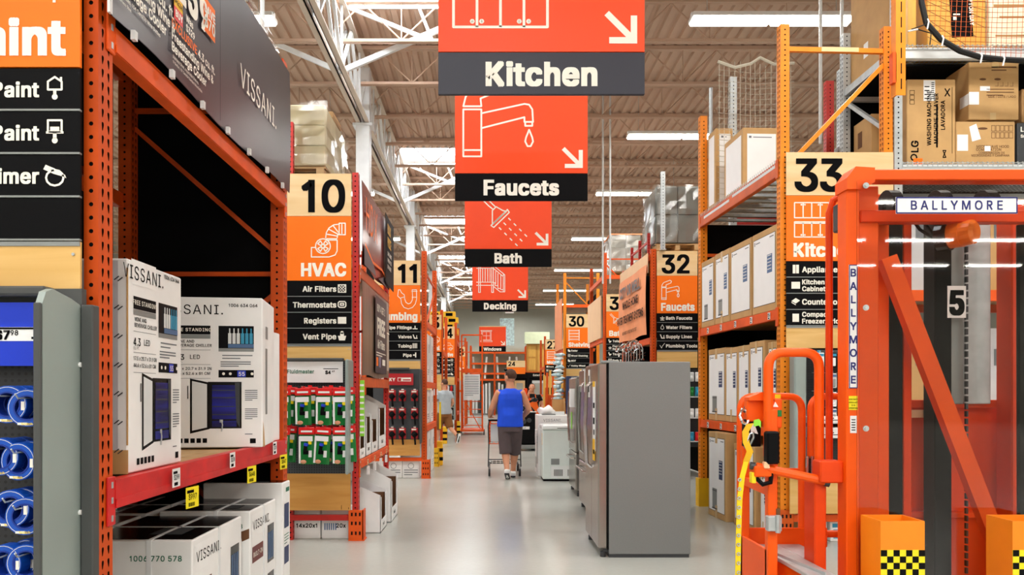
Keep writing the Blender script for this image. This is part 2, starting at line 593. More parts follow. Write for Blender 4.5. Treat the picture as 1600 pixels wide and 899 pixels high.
# ------------------------------------------------------------------ the room
RX0, RX1, RY0, RY1, RZ = -17.0, 26.0, -34.0, 57.0, 8.3
def structure(o):
    o['kind'] = 'structure'
    return o
structure(MB().box(RX0, RX1, RY0, RY1, -0.15, 0.0).build('floor', 'floor'))
structure(MB().box(RX0, RX1, RY1, RY1 + 0.2, 0, RZ + .6).build('wall_back', 'wall_paint'))
structure(MB().box(RX0, RX1, RY0 - .2, RY0, 0, RZ + .6).build('wall_front', 'wall_paint'))
structure(MB().box(RX0 - .2, RX0, RY0, RY1, 0, RZ + .6).build('wall_left', 'wall_paint'))
structure(MB().box(RX1, RX1 + .2, RY0, RY1, 0, RZ + .6).build('wall_right', 'wall_paint'))

SKX0, SKX1 = -2.45, 0.1
SKYL = [(-21.2, -19.4), (-12.7, -10.9), (-4.3, -2.5), (4.0, 5.8), (12.5, 13.6), (21.4, 23.2), (29.7, 31.3), (38.3, 40.1), (47.0, 48.8)]
def roof_deck():
    b = MB()
    def strip(x0, x1, y0, y1):
        n = max(1, round((x1 - x0) / 0.22)); p = (x1 - x0) / n
        prof = []
        for i in range(n):
            a = x0 + i * p
            prof += [(a, 0.05), (a + p * .28, 0.05), (a + p * .40, 0.0), (a + p * .88, 0.0)]
        prof.append((x1, 0.05))
        vs = [(x, y, RZ + z) for y in (y0, y1) for x, z in prof]
        k = len(prof)
        b.add(vs, [(i, i + k, i + 1 + k, i + 1) for i in range(k - 1)])
    strip(RX0, SKX0, RY0, RY1)
    strip(SKX1, RX1, RY0, RY1)
    y = RY0
    for a, c in SKYL:
        strip(SKX0, SKX1, y, a); y = c
    strip(SKX0, SKX1, y, RY1)
    return structure(b.build('ceiling', 'ceiling_shaded'))
ceiling = roof_deck()
for i, (a, c) in enumerate(SKYL):
    w = structure(MB().box(SKX0 - .03, SKX0, a, c, RZ, RZ + .35).box(SKX1, SKX1 + .03, a, c, RZ, RZ + .35)
                  .box(SKX0, SKX1, a - .03, a, RZ, RZ + .35).box(SKX0, SKX1, c, c + .03, RZ, RZ + .35)
                  .box((SKX0 + SKX1) / 2 - .02, (SKX0 + SKX1) / 2 + .02, a, c, RZ + .3, RZ + .34)
                  .box(SKX0, SKX1, (a + c) / 2 - .02, (a + c) / 2 + .02, RZ + .3, RZ + .34).build('window_%d' % (i + 1), 'white'))
    MB().box(SKX0, SKX1, a, c, RZ + .35, RZ + .37).build('pane', 'sky_glow', w)
    ld = bpy.data.lights.new('skylight', 'AREA')
    ld.shape = 'RECTANGLE'; ld.size = SKX1 - SKX0; ld.size_y = c - a; ld.energy = SKY_W; ld.color = (0.9, 0.96, 1.0)
    lo = bpy.data.objects.new('skylight', ld); lo.location = ((SKX0 + SKX1) / 2, (a + c) / 2, RZ + .28)
    COL.objects.link(lo)

# bar joists under the deck, one every 1.83 m
JX0, JX1 = RX0 + .2, RX1 - .2
jt = MB().box(JX0, JX1, -.06, -.005, 8.22, 8.29).box(JX0, JX1, .005, .06, 8.22, 8.29).mesh('top_chord')
jb = MB().box(JX0, JX1, -.05, -.005, 7.54, 7.59).box(JX0, JX1, .005, .05, 7.54, 7.59).mesh('bottom_chord')
wb = MB(); _n = int((JX1 - JX0) / 1.3)
for i in range(_n):
    a = JX0 + (JX1 - JX0) * i / _n; c = JX0 + (JX1 - JX0) * (i + 1) / _n; md = (a + c) / 2
    wb.tube([(a, 0, 8.22), (md, 0, 7.58)], .014, 5); wb.tube([(md, 0, 7.58), (c, 0, 8.22)], .014, 5)
    wb.tube([(md, 0, 7.58), (md, 0, 8.22)], .010, 4)
jw = wb.mesh('web_bars')
for me in (jt, jb, jw): me.materials.append(M['ceiling_shaded'])
for k in range(-26, 23):
    y = 15.1 + 1.83 * k
    j = link('ceiling_joist', jt, ceiling); j.location = (0, y, 0)
    a = link('bottom_chord', jb, j); a = link('web', jw, j)

# joist girder along the skylights, with knee braces, on white columns
GX = -2.55
g = MB()
for s in (-1, 1):
    g.box(GX + s * .03, GX + s * .13, RY0, RY1 - .2, 7.0, 7.03); g.box(GX + s * .03, GX + s * .045, RY0, RY1 - .2, 7.0, 7.13)
    g.box(GX + s * .03, GX + s * .13, RY0, RY1 - .2, 8.12, 8.15)
girder = tag(g.build('roof_girder', 'truss_paint'), 'beige lattice roof girder running along the skylights', 'girder', kind='structure')
gw = MB(); y = RY0 + .5
while y < RY1 - 2:
    for s in (-.05, .05):
        gw.bar((GX + s, y, 8.12), (GX + s, y + .9, 7.05), .05, .05)
        gw.bar((GX + s, y + .9, 7.05), (GX + s, y + 1.83, 8.12), .05, .05)
        gw.bar((GX + s, y + .9, 7.05), (GX + s, y + .9, 8.12), .04, .04)
    y += 1.83
gw.build('web', 'column_white', girder)
for yb in (-12.0, -3.6, 4.6, 13.3, 22.5, 31.0, 39.5, 48):
    MB().bar((GX, yb, 7.05), (GX + 1.75, yb + .1, 7.85), .07, .09).build('knee_brace', 'column_white', girder)
    MB().bar((GX, yb, 7.05), (GX - 1.75, yb + .1, 7.85), .06, .08).build('knee_brace', 'column_white', girder)
    MB().bar((GX + .1, yb + .05, 8.2), (GX + 1.6, yb + .05, 7.6), .05, .06).bar((GX + 1.6, yb + .05, 7.58), (GX + 1.35, yb + .05, 8.2), .045, .05)\
        .bar((GX + 1.7, yb + .05, 7.58), (GX + 1.95, yb + .05, 8.2), .045, .05).build('joist_web', 'column_white', girder)
for yc in (-22.6, -13.0, -3.4, 15.8, 25.4, 35.0, 44.6):
    c = MB().box(GX - .14, GX + .14, yc - .14, yc + .14, 0, 8.15, .01)
    c.box(GX - .2, GX + .2, yc - .2, yc + .2, 0, .02).box(GX - .2, GX + .2, yc - .17, yc + .17, 6.94, 6.99)
    structure(c.build('column', 'column_white'))

# strip lights
ldat = bpy.data.lights.new('strip_lamp', 'AREA')
ldat.shape = 'RECTANGLE'; ldat.size = 2.44; ldat.size_y = .3; ldat.energy = LAMP_W; ldat.color = (1.0, .985, .945)
hous = MB().prism([(-1.25, .06), (-1.25, 0), (1.25, 0), (1.25, .06)], -.16, .16).box(-1.25, 1.25, -.04, .04, .06, .11).mesh('housing')
hous.materials.append(M['white'])
tubm = MB().box(-1.235, -.02, -.145, .145, -.035, -.001, .012).box(.02, 1.235, -.145, .145, -.035, -.001, .012).mesh('diffuser')
tubm.materials.append(M['lamp_glow'])
rodm = MB().tube([(-1.0, 0, .11), (-1.0, 0, 1.035)], .005, 4).tube([(1.0, 0, .11), (1.0, 0, 1.035)], .005, 4).mesh('hanger'); rodm.materials.append(M['galv'])
ordn = ['first', 'second', 'third', 'fourth', 'fifth', 'sixth', 'seventh', 'eighth', 'ninth', 'tenth', 'eleventh', 'twelfth', 'thirteenth', 'fourteenth', 'fifteenth', 'sixteenth']
def strip_light(x, y, label, z=7.27, rz=0):
    t = thing('strip_light', label, 'ceiling light', (x, y, z), rz, 'fluorescent strip lights under the roof')
    link('housing', hous, t); link('diffuser', tubm, t); link('hanger', rodm, t)
    lo = bpy.data.objects.new('lamp', ldat); COL.objects.link(lo); lo.parent = t; lo.location = (0, 0, -.05)
ROWS = [-28.0, -22.2, -16.4, -10.7, -5.0, .6, 6.2, 11.9, 17.3, 22.3, 28.9, 36.3, 43.6, 50.5]
for i, y in enumerate(ROWS):
    for nm, x in (('right of the hanging signs', 4.4), ('over the left-hand racks', -4.55), ('over the far left aisles', -11.5), ('over the far right aisles', 13.0), ('added out of view as fill light', .2)):
        if x == .2 and y > -4: continue  # unseen row behind the camera, added to brighten the camera-facing fronts
        strip_light(x, y, '%s fluorescent strip light from the front, %s' % (ordn[i], nm))
for i, y in enumerate(ROWS[:3]):
    for j, x in enumerate((16.3, 19.6, 22.9)):
        strip_light(x, y, '%s fluorescent strip light from the front wall, %s of three along the right wall' % (ordn[i], ordn[j]))

# ------------------------------------------------------------------ pallet racks
def two_mesh(name, a, ma, b, mb_):
    o = len(a.v)
    me = bpy.data.meshes.new(name)
    me.from_pydata(a.v + b.v, [], a.f + [tuple(i + o for i in f) for f in b.f])
    me.materials.append(M[ma]); me.materials.append(M[mb_])
    me.polygons.foreach_set('material_index', [0] * len(a.f) + [1] * len(b.f))
    me.update()
    return me

def punched(b, mtx, w, h, cols, shape, pitch=0.0508):
    """steel plate w x h in local x, z with punched holes"""
    n = int(h / pitch); cw = w / cols
    base = MB(mtx)
    for c in range(cols):
        x0 = -w / 2 + c * cw; xm = x0 + cw / 2
        if cols == 2: xm += cw * (.1 if c == 0 else -.1)
        for i in range(n):
            z0 = i * pitch; z1 = z0 + pitch
            zm = (z0 + z1) / 2
            outer = [(x0 + cw, zm), (x0 + cw, z1), (xm, z1), (x0, z1), (x0, zm), (x0, z0), (xm, z0), (x0 + cw, z0)]
            if shape == 'round':
                r = .0085
                hole = [(xm + r * math.cos(k * math.pi / 4), zm + r * math.sin(k * math.pi / 4)) for k in range(8)]
            else:
                s = .35 if c == 0 else -.35
                hole = [(xm + .008, zm + .006), (xm + .007, zm + .015), (xm, zm + .018), (xm - .007, zm + .015), (xm - .008, zm + .006), (xm - .003 - s * .006, zm - .014), (xm - s * .006, zm - .018), (xm + .003 - s * .006, zm - .014)]
            base.add([(x, 0, z) for x, z in outer + hole], [(k, (k + 1) % 8, 8 + (k + 1) % 8, 8 + k) for k in range(8)])
        base.add([(x0, 0, n * pitch), (x0 + cw, 0, n * pitch), (x0 + cw, 0, h), (x0, 0, h)], [(0, 1, 2, 3)])
    b.v_off = len(b.v); o = len(b.v)
    b.v.extend(base.v); b.f.extend([tuple(i + o for i in f) for f in base.f])

POSTS = {}
def post(root, x, y, h, m='orange', w=.08, d=.09, z=0.0):
    k = (round(w, 3), round(d, 3), round(h, 2), m)
    if k not in POSTS:
        a = MB()
        punched(a, Matrix.Translation((0, -d / 2, 0)), w, h, 1, 'round')
        for s in (-1, 1):
            punched(a, Matrix.Translation((s * w / 2, 0, 0)) @ Matrix.Rotation(R(90 * s), 4, 'Z'), d, h, 2, 'key')
        a.add([(-w / 2, d / 2, 0), (w / 2, d / 2, 0), (w / 2, d / 2, h), (-w / 2, d / 2, h), (-w / 2, -d / 2, h), (w / 2, -d / 2, h)], [(3, 2, 1, 0), (3, 2, 5, 4)])
        POSTS[k] = two_mesh('post', a, m, MB().box(-w / 2 + .006, w / 2 - .006, -d / 2 + .006, d / 2 - .004, .002, h - .005), 'black')  # black core put in for the shade seen through the punched holes
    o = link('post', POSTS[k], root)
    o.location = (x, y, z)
    return o

def plates(root, spots, m='beam_orange'):
    """end connector plates of a beam: slotted, with hooks"""
    for (x, y, z, ax) in spots:
        b = MB()
        if ax == 'y': b.box(x - .004, x + .006, y - .03, y + .03, z - .17, z + .02, .003)
        else: b.box(x - .03, x + .03, y - .006, y + .004, z - .17, z + .02, .003)
        o = b.build('beam_connector', m, root)
        h = MB()
        for dz in (-.14, -.07, -.01):
            if ax == 'y': h.box(x + .005, x + .009, y - .006, y + .006, z + dz - .014, z + dz + .01)
            else: h.box(x - .006, x + .006, y - .010, y - .005, z + dz - .014, z + dz + .01)
        h.build('hook', 'galv', o)

def beam(root, p, q, ztop, h=.1, t=.05, m='beam_orange', name='beam'):
    """stepped box beam between two points on plan"""
    (x0, y0), (x1, y1) = p, q
    b = MB()
    b.bar((x0, y0, ztop - h / 2), (x1, y1, ztop - h / 2), t, h)
    d = Vector((x1 - x0, y1 - y0, 0)).normalized(); n = Vector((d.y, -d.x, 0)) * (t / 2 + .0015)
    for s in (1, -1):
        a0 = Vector((x0, y0, 0)) + n * s; a1 = Vector((x1, y1, 0)) + n * s
        b.bar((a0.x, a0.y, ztop - h * .82), (a1.x, a1.y, ztop - h * .82), .006, h * .3)
    return b.build(name, m, root)

def brace(root, p, q, m='orange', s=.032):
    return MB().bar(p, q, s, s).build('brace', m, root)

def price_tags(root, spots, m='white', tilt='x'):
    """spots: (x, y, z, w, h, facing, text)"""
    for (x, y, z, w, h, rz, tx, mm) in spots:
        mt = Matrix.Translation((x, y, z)) @ Matrix.Rotation(R(rz), 4, 'Z')
        t = MB(mt).box(-w / 2, w / 2, -.002, 0, 0, h).build('price_tag', mm, root)
        b = MB(mt).text(tx, -w * .42, h * .42, h * .3, -.0032, bold=.02)
        b = MB(mt); b.text(tx, 0, h * .40, h * .27, -.0032, 'c', .02, sx=.8)
        b.box(-w * .42, w * .1, -.0032, -.002, h * .72, h * .86)
        for k in range(7):
            b.box(-w * .3 + k * w * .07, -w * .3 + k * w * .07 + w * .035, -.0032, -.002, h * .08, h * .26)
        b.build('lettering', 'ink', t)

def guard(root, x, y, m='beam_orange', h=.31, s=1):
    b = MB().box(x - .075, x + .075, y - .02, y - .005, 0, h, .004).box(x + s * .06, x + s * .075, y - .02, y + .14, 0, h, .004)
    b.box(x - .075, x + .085, y - .022, y + .14, 0, .012)
    o = b.build('post_guard', m, root)
    k = MB()
    for dz in (.06, .16, .25):
        for dx in (-.04, 0, .04):
            k.box(x + dx - .008, x + dx + .008, y - .023, y - .019, dz, dz + .035)
    k.build('slot', 'black', o)

# ------------------------------------------------------------------ sign icons, drawn in a unit square
def icon(b, kind, x, z, s, y, w):
    def P(pts): return [(x + a * s, z + c * s) for a, c in pts]
    def st(pts, cl=False): b.stroke(P(pts), w, y, cl)
    def rect(a, c, d, e): st([(a, c), (d, c), (d, e), (a, e)], True)
    def circ(cx, cz, r, n=16): st([(cx + r * math.cos(2 * math.pi * k / n), cz + r * math.sin(2 * math.pi * k / n)) for k in range(n)], True)
    if kind == 'cabinets':
        for r0 in (0.0, .56):
            rect(0, r0, 1, r0 + .44)
            for k in (.25, .5, .75): st([(k, r0), (k, r0 + .44)])
            for k in (.2, .3, .7, .8): circ(k, r0 + (.38 if r0 else .06), .012, 6)
        st([(0, .40), (1, .40)])
    elif kind == 'faucet':
        rect(0, 0, .23, .60); st([(0, .08), (.23, .08)])
        st([(.0, .64), (.23, .64), (.22, .74), (.47, .84), (.5, .93), (.42, .98), (.10, .86), (.03, .76)], True)
        st([(.23, .55), (.78, .67), (.84, .66), (.88, .6), (.89, .44), (.78, .44), (.78, .50), (.23, .36)])
        st([(.79, .44), (.79, .39), (.88, .39), (.88, .44)])
        st([(.84, .34), (.80, .24), (.79, .19), (.82, .13), (.86, .13), (.89, .19), (.88, .24)], True)
    elif kind == 'shower':
        st([(.02, 1.0), (.10, .92), (.22, .80), (.32, .72)]); st([(.10, 1.06), (.22, .92), (.36, .78)])
        st([(.30, .70), (.38, .78), (.52, .70), (.60, .68), (.30, .40), (.30, .52)], True)
        st([(.27, .38), (.33, .34), (.66, .66), (.62, .72)], True)
        for k in range(3):
            for j in range(4):
                px_, pz_ = .44 + k * .10 + j * .115 - .0, .34 + k * .10 - j * .115
                st([(px_, pz_), (px_ + .05, pz_ - .05)])
    elif kind == 'deck':
        rect(.08, .0, .14, 1.0); rect(.54, 0, .60, 1.0)
        st([(.0, .95), (.6, .95)]); st([(.0, .85), (.6, .85)]); st([(0, .36), (.6, .36)]); st([(0, .25), (.6, .25)])
        for k in (.22, .31, .40, .48): st([(k, .36), (k, .85)])
        st([(.6, .95), (1.0, .62)]); st([(.6, .85), (.96, .55)]); rect(.95, .02, 1.0, .62)
        for a, c in ((.68, .3), (.76, .22), (.86, .16)): st([(a, c), (a, c + .45)])
        st([(.6, .34), (.66, .34), (.66, .24), (.76, .24), (.76, .14), (.86, .14), (.86, .10), (.95, .10)]); st([(.62, .2), (.84, .02), (.95, .02)])
    elif kind == 'hvac':
        circ(.34, .32, .22); circ(.34, .32, .05)
        for k in range(4):
            a = math.pi / 4 + k * math.pi / 2
            st([(.34 + .07 * math.cos(a - .5), .32 + .07 * math.sin(a - .5)), (.34 + .17 * math.cos(a - .35), .32 + .17 * math.sin(a - .35)), (.34 + .17 * math.cos(a + .35), .32 + .17 * math.sin(a + .35)), (.34 + .07 * math.cos(a + .5), .32 + .07 * math.sin(a + .5))], True)
        st([(.13, .28), (0, .28), (0, 0), (.52, 0), (.70, .06), (.76, .18), (.76, .50), (.42, .50)])
        st([(.44, .54), (.76, .54)]); st([(.42, .56), (.44, .72), (.52, .86), (.66, .95), (.80, .97)]); st([(.76, .56), (.78, .66), (.84, .70)])
        st([(.43, .68), (.76, .62)]); st([(.50, .83), (.79, .67)]); st([(.63, .94), (.82, .70)]); rect(.82, .66, 1.0, 1.0); st([(.90, .66), (.90, 1.0)])
    elif kind == 'trap':
        st([(.06, .98), (.14, .98), (.22, .82), (.36, .72), (.38, .50), (.44, .34), (.56, .26), (.68, .30), (.76, .44), (.78, .60), (.76, .98), (.98, .98), (.98, .5), (.92, .26), (.78, .08), (.56, .0), (.34, .08), (.22, .26), (.18, .52), (.02, .66)], True)
        st([(.74, .60), (1.0, .60)]); st([(.16, .56), (.40, .62)]); st([(.72, .90), (1.02, .90)])
    elif kind == 'shelf':
        rect(0, 0, .06, 1); rect(.94, 0, 1, 1)
        for k in (.08, .34, .62, .9): rect(.06, k, .94, k + .07)
    elif kind == 'car':
        st([(0, .2), (0, .45), (.1, .55), (.25, .8), (.7, .8), (.85, .55), (1, .5), (1, .2)], True); circ(.22, .2, .13); circ(.78, .2, .13); st([(.1, .55), (.85, .55)])
    elif kind == 'window':
        rect(.08, .1, .92, .95); rect(.16, .18, .84, .88); st([(.5, .18), (.5, .88)]); st([(.16, .53), (.84, .53)]); rect(.02, .95, .98, 1.0); rect(0, 0, 1, .1)
    elif kind == 'brush':
        st([(.1, 0), (.1, .6), (.9, .6), (.9, 0)]); st([(.4, .6), (.4, 1.2)]); st([(.6, .6), (.6, 1.2)])

def mini(b, kind, x, z, s, y):
    """small solid white symbol, s across"""
    def r(a, c, d, e): b.flat(x + a * s, z + c * s, x + d * s, z + e * s, y)
    def pl(pts): b.poly([(x + a * s, z + c * s) for a, c in pts], y)
    def circ(cx, cz, q, n=12): pl([(cx + q * math.cos(2 * math.pi * k / n), cz + q * math.sin(2 * math.pi * k / n)) for k in range(n)])
    w = s * .09
    def st(pts, cl=False): b.stroke([(x + a * s, z + c * s) for a, c in pts], w, y, cl)
    if kind == 'brush_house':
        st([(.2, .45), (.2, .8), (.5, 1), (.8, .8), (.8, .45)], True); r(.72, .8, .82, 1.0); r(.43, .25, .57, .45); circ(.5, .14, .13)
    elif kind == 'brush_room':
        st([(.2, .5), (.2, 1), (.8, 1), (.8, .5)], True); r(.12, .42, .88, .52); r(.42, .22, .58, .45); circ(.5, .12, .13); r(.3, .55, .7, .72)
    elif kind == 'primer':
        st([(.5 + .38 * math.cos(k * .5236), .38 + .34 * math.sin(k * .5236)) for k in range(12)], True); pl([(.1, .95), (.0, .75), (.45, .55), (.9, .42), (1.0, .36), (.95, .5), (.5, .78)])
    elif kind == 'filter':
        st([(.05, .05), (.95, .05), (.95, .95), (.05, .95)], True); w *= .5
        for k in (.05, .35, .65): st([(k, .05), (.95, .95 - k)]); st([(.05, k), (.95 - k, .95)]); st([(k, .95), (.95, k)]); st([(.05, .95 - k), (.95 - k, .05)])
    elif kind == 'thermostat':
        w *= 1.4; st([(.05, .3), (.05, .7), (.2, .85), (.8, .85), (.95, .7), (.95, .3), (.8, .15), (.2, .15)], True); st([(.3, .4), (.7, .4), (.7, .62), (.3, .62)], True)
    elif kind == 'register':
        r(0, .1, 1, .9)
    elif kind == 'vent':
        pl([(.0, .55), (1, .55), (.85, .0), (.15, .0)]); r(.28, .55, .72, .95); circ(.5, .93, .2)
    elif kind == 'fitting':
        r(0, .1, 1, .28); r(.4, .2, .6, .8)
    elif kind == 'valve':
        pl([(0, .9), (.2, .9), (.45, .25), (1, .25), (1, .05), (.3, .05)]); r(.75, .2, .9, .75)
    elif kind == 'lines':
        for k in range(5): r(k * .2, 0, k * .2 + .12, 1)
    elif kind == 'tee':
        r(.5, 0, .75, 1); r(.1, .35, .6, .62)
    elif kind == 'tap':
        r(.1, .0, .9, .15); r(.42, .1, .58, .8); pl([(.15, .35), (.0, .5), (.15, .6), (.5, .45), (.85, .6), (1, .5), (.85, .35)])
    elif kind == 'drop':
        st([(.5, 1), (.2, .45), (.2, .2), (.5, .03), (.8, .2), (.8, .45)], True)
    elif kind == 'toilet':
        r(.05, .45, .3, 1); pl([(.1, .55), (.95, .55), (.8, .2), (.6, .15), (.6, 0), (.25, 0), (.25, .3)])
    elif kind == 'wood':
        pl([(0, .2), (0, .95), (.35, 1), (1, .4), (1, .0), (.3, .05)])
    elif kind == 'check':
        st([(0, .6), (.35, .0), (.5, .4), (1, 1)])
    elif kind == 'fridge':
        r(.15, 0, .48, 1); r(.54, 0, .87, 1)
    elif kind == 'counter':
        pl([(0, .55), (.5, .9), (1, .6), (.5, .25)]); pl([(0, .45), (.5, .15), (.5, .05), (0, .35)])
    elif kind == 'freezer':
        r(.12, 0, .88, .95)
    else:
        r(.1, .2, .9, .8); r(.3, .8, .7, 1)

def arrow(b, x, z, s, y, w):
    """arrow pointing down to the right, lower right corner at (x, z)"""
    b.stroke([(x - s, z + s), (x - w * .5, z + w * .5)], w, y)
    b.flat(x - w, z, x, z + s * .92, y - .0006)
    b.flat(x - s * .92, z, x, z + w, y - .0009)

SIGN_N, SIGN_C, SIGN_S = .43, .65, .16
def aisle_sign(num, cat, ic, items, xr, y, ztop, label, align='r', W=.72, board=.3, blanks=0, num_w=None, num_side=1, cat_sx=1.0, slate='panel_black'):
    """aisle end sign: wooden number board, orange category panel, black product strips, plywood board. xr is its aisle-side edge"""
    x0 = (xr - W) if align == 'r' else xr
    n = len(items) + blanks
    H = SIGN_N + SIGN_C + SIGN_S * n + board
    root = thing('aisle_sign', label, 'sign', (x0, y, ztop - H), 0, 'aisle end signs')
    zs = H - SIGN_N
    MB().box(.01, W - .01, .012, .03, 0, H - .01).build('backing', 'black', root)
    nw = num_w or W
    p = MB().box(0, nw, 0, .012, zs + .004, H).build('number_panel', 'number_wood', root)
    b = MB()
    if align == 'r': b.text(num, W - .06, zs + .05, .325, -.0015, 'r', .028, -.045)
    else: b.text(num, .08, zs + .05, .325, -.0015, 'l', .028, -.045)
    b.build('lettering', 'ink', p)
    zc = zs - SIGN_C
    p = MB().box(0, W, -.002, .012, zc + .003, zs).build('category_panel', 'sign_orange', root)
    b = MB()
    if align == 'r':
        icon(b, ic, W - .40, zc + .24, .34, -.0035, .011); b.text(cat, W - .05, zc + .05, .135, -.0035, 'r', .045, sx=cat_sx)
    else:
        icon(b, ic, .08, zc + .24, .34, -.0035, .011); b.text(cat, .07, zc + .05, .135, -.0035, 'l', .045, sx=cat_sx)
    b.build('lettering', 'sign_white', p)
    z = zc
    for it, mk in items + [(None, None)] * blanks:
        z -= SIGN_S
        p = MB().box(0, W, -.001, .012, z + .006, z + SIGN_S - .004).build('product_strip', slate, root)
        MB().box(0, W, -.004, .012, z, z + .007).build('strip_rail', 'steel_grey', p)
        if not it: continue
        b = MB(); ms = .085
        lines = it.split('|')
        if align == 'r':
            mini(b, mk, W - .05 - ms, z + .04, ms, -.0025); tx = W - .15
        else:
            mini(b, mk, .05, z + .04, ms, -.0025); tx = .155
        if len(lines) == 1: b.text(it, tx, z + .052, .056, -.0025, align, .035)
        else:
            b.text(lines[0], tx, z + .092, .048, -.0025, align, .035); b.text(lines[1], tx, z + .025, .048, -.0025, align, .035)
        b.build('lettering', 'sign_white', p)
    if board > 0:
        p = MB().box(0, W, 0, .012, 0, z - .004).build('board', 'ply', root)
        MB().box(0, W, -.004, 0, z - .02, z - .004).build('board_rail', 'steel_grey', p)
        MB().cyl((W - .025, -.001, z - .05), (W - .025, -.004, z - .05), .006, 8).build('screw', 'galv', p)
    return root

def hanging_sign(name_text, ic, y, x, label, cap=.142, color='sign_red', slate='panel_slate', zbot=3.26, ictf=None):
    root = thing('hanging_sign', label, 'sign', (x, y, zbot), 0, 'signs hung over the main aisle')
    W = 1.22
    p = MB().box(-W / 2, W / 2, -.012, .012, .252, 1.13, .002).build('picture_panel', color, root)
    b = MB(); arrow(b, W / 2 - .045, .30, .18, -.0135, .038)
    kx, kz, ks = ictf
    icon(b, ic, kx, kz, ks, -.0135, .016)
    b.build('lettering', 'sign_white', p)
    p = MB().box(-W / 2, W / 2, -.012, .012, 0, .249, .002).build('name_panel', slate, root)
    b = MB(); b.text(name_text, 0, .055, cap, -.0135, 'c', .045)
    b.build('lettering', 'sign_white', p)
    MB().box(-W / 2, W / 2, -.016, .016, 1.13, 1.17).build('top_rail', 'number_wood', root)
    MB().tube([(-W * .4, 0, 1.17), (-W * .4, 0, 7.56 - zbot)], .003, 4).tube([(W * .4, 0, 1.17), (W * .4, 0, 7.56 - zbot)], .003, 4).build('hanging_wire', 'galv', root)
    return root
hanging_sign('Kitchen', 'cabinets', 4.55, .318, 'orange red hanging sign reading Kitchen with a cabinet drawing, nearest overhead', ictf=(-.52, .398, .555))
hanging_sign('Faucets', 'faucet', 7.07, .309, 'orange hanging sign reading Faucets with a dripping faucet drawing', slate='panel_black', ictf=(-.533, .407, .72))
hanging_sign('Bath', 'shower', 10.8, .288, 'orange hanging sign reading Bath with a shower head drawing', slate='panel_black', ictf=(-.42, .33, .66))
hanging_sign('Decking', 'deck', 16.8, .273, 'orange hanging sign reading Decking with a deck stair drawing', slate='panel_black', ictf=(-.52, .42, .62))
hanging_sign('Windows', 'window', 35.0, .22, 'small distant orange hanging sign reading Windows over the back racks', slate='panel_black', ictf=(-.54, .45, .52), zbot=3.34)

# ------------------------------------------------------------------ cartons
def fm(face, w, d, h):
    if face == 'F': return Matrix.Translation((-w / 2, -d / 2, 0))
    if face == 'R': return Matrix.Translation((w / 2, -d / 2, 0)) @ Matrix.Rotation(R(90), 4, 'Z')
    if face == 'L': return Matrix.Translation((-w / 2, d / 2, 0)) @ Matrix.Rotation(R(-90), 4, 'Z')
    return Matrix.Translation((-w / 2, -d / 2, h)) @ Matrix.Rotation(R(-90), 4, 'X')

def carton(label, loc, w, d, h, m='cardboard', rz=0, group=None, name='carton', cat='box', tape=None, c=.006):
    root = thing(name, label, cat, loc, rz, group)
    MB().box(-w / 2, w / 2, -d / 2, d / 2, 0, h, c).build('body', m, root)
    if tape:
        t = MB(fm('T', w, d, h)); t.box(0, w, -.001, 0, d / 2 - .03, d / 2 + .03)
        t.m = fm('L', w, d, h); t.box(d / 2 - .03, d / 2 + .03, -.001, 0, h - .14, h); t.box(d / 2 - .03, d / 2 + .03, -.001, 0, 0, .12)
        t.build('tape', 'tape_brown', root)
    return root
Y0 = -.0014
def lines_of_print(b, u0, u1, v, n, dv, hh=.006):
    for k in range(n):
        b.flat(u0, v - k * dv, u0 + (u1 - u0) * (1 if k < n - 1 else .6), v - k * dv + hh, Y0)

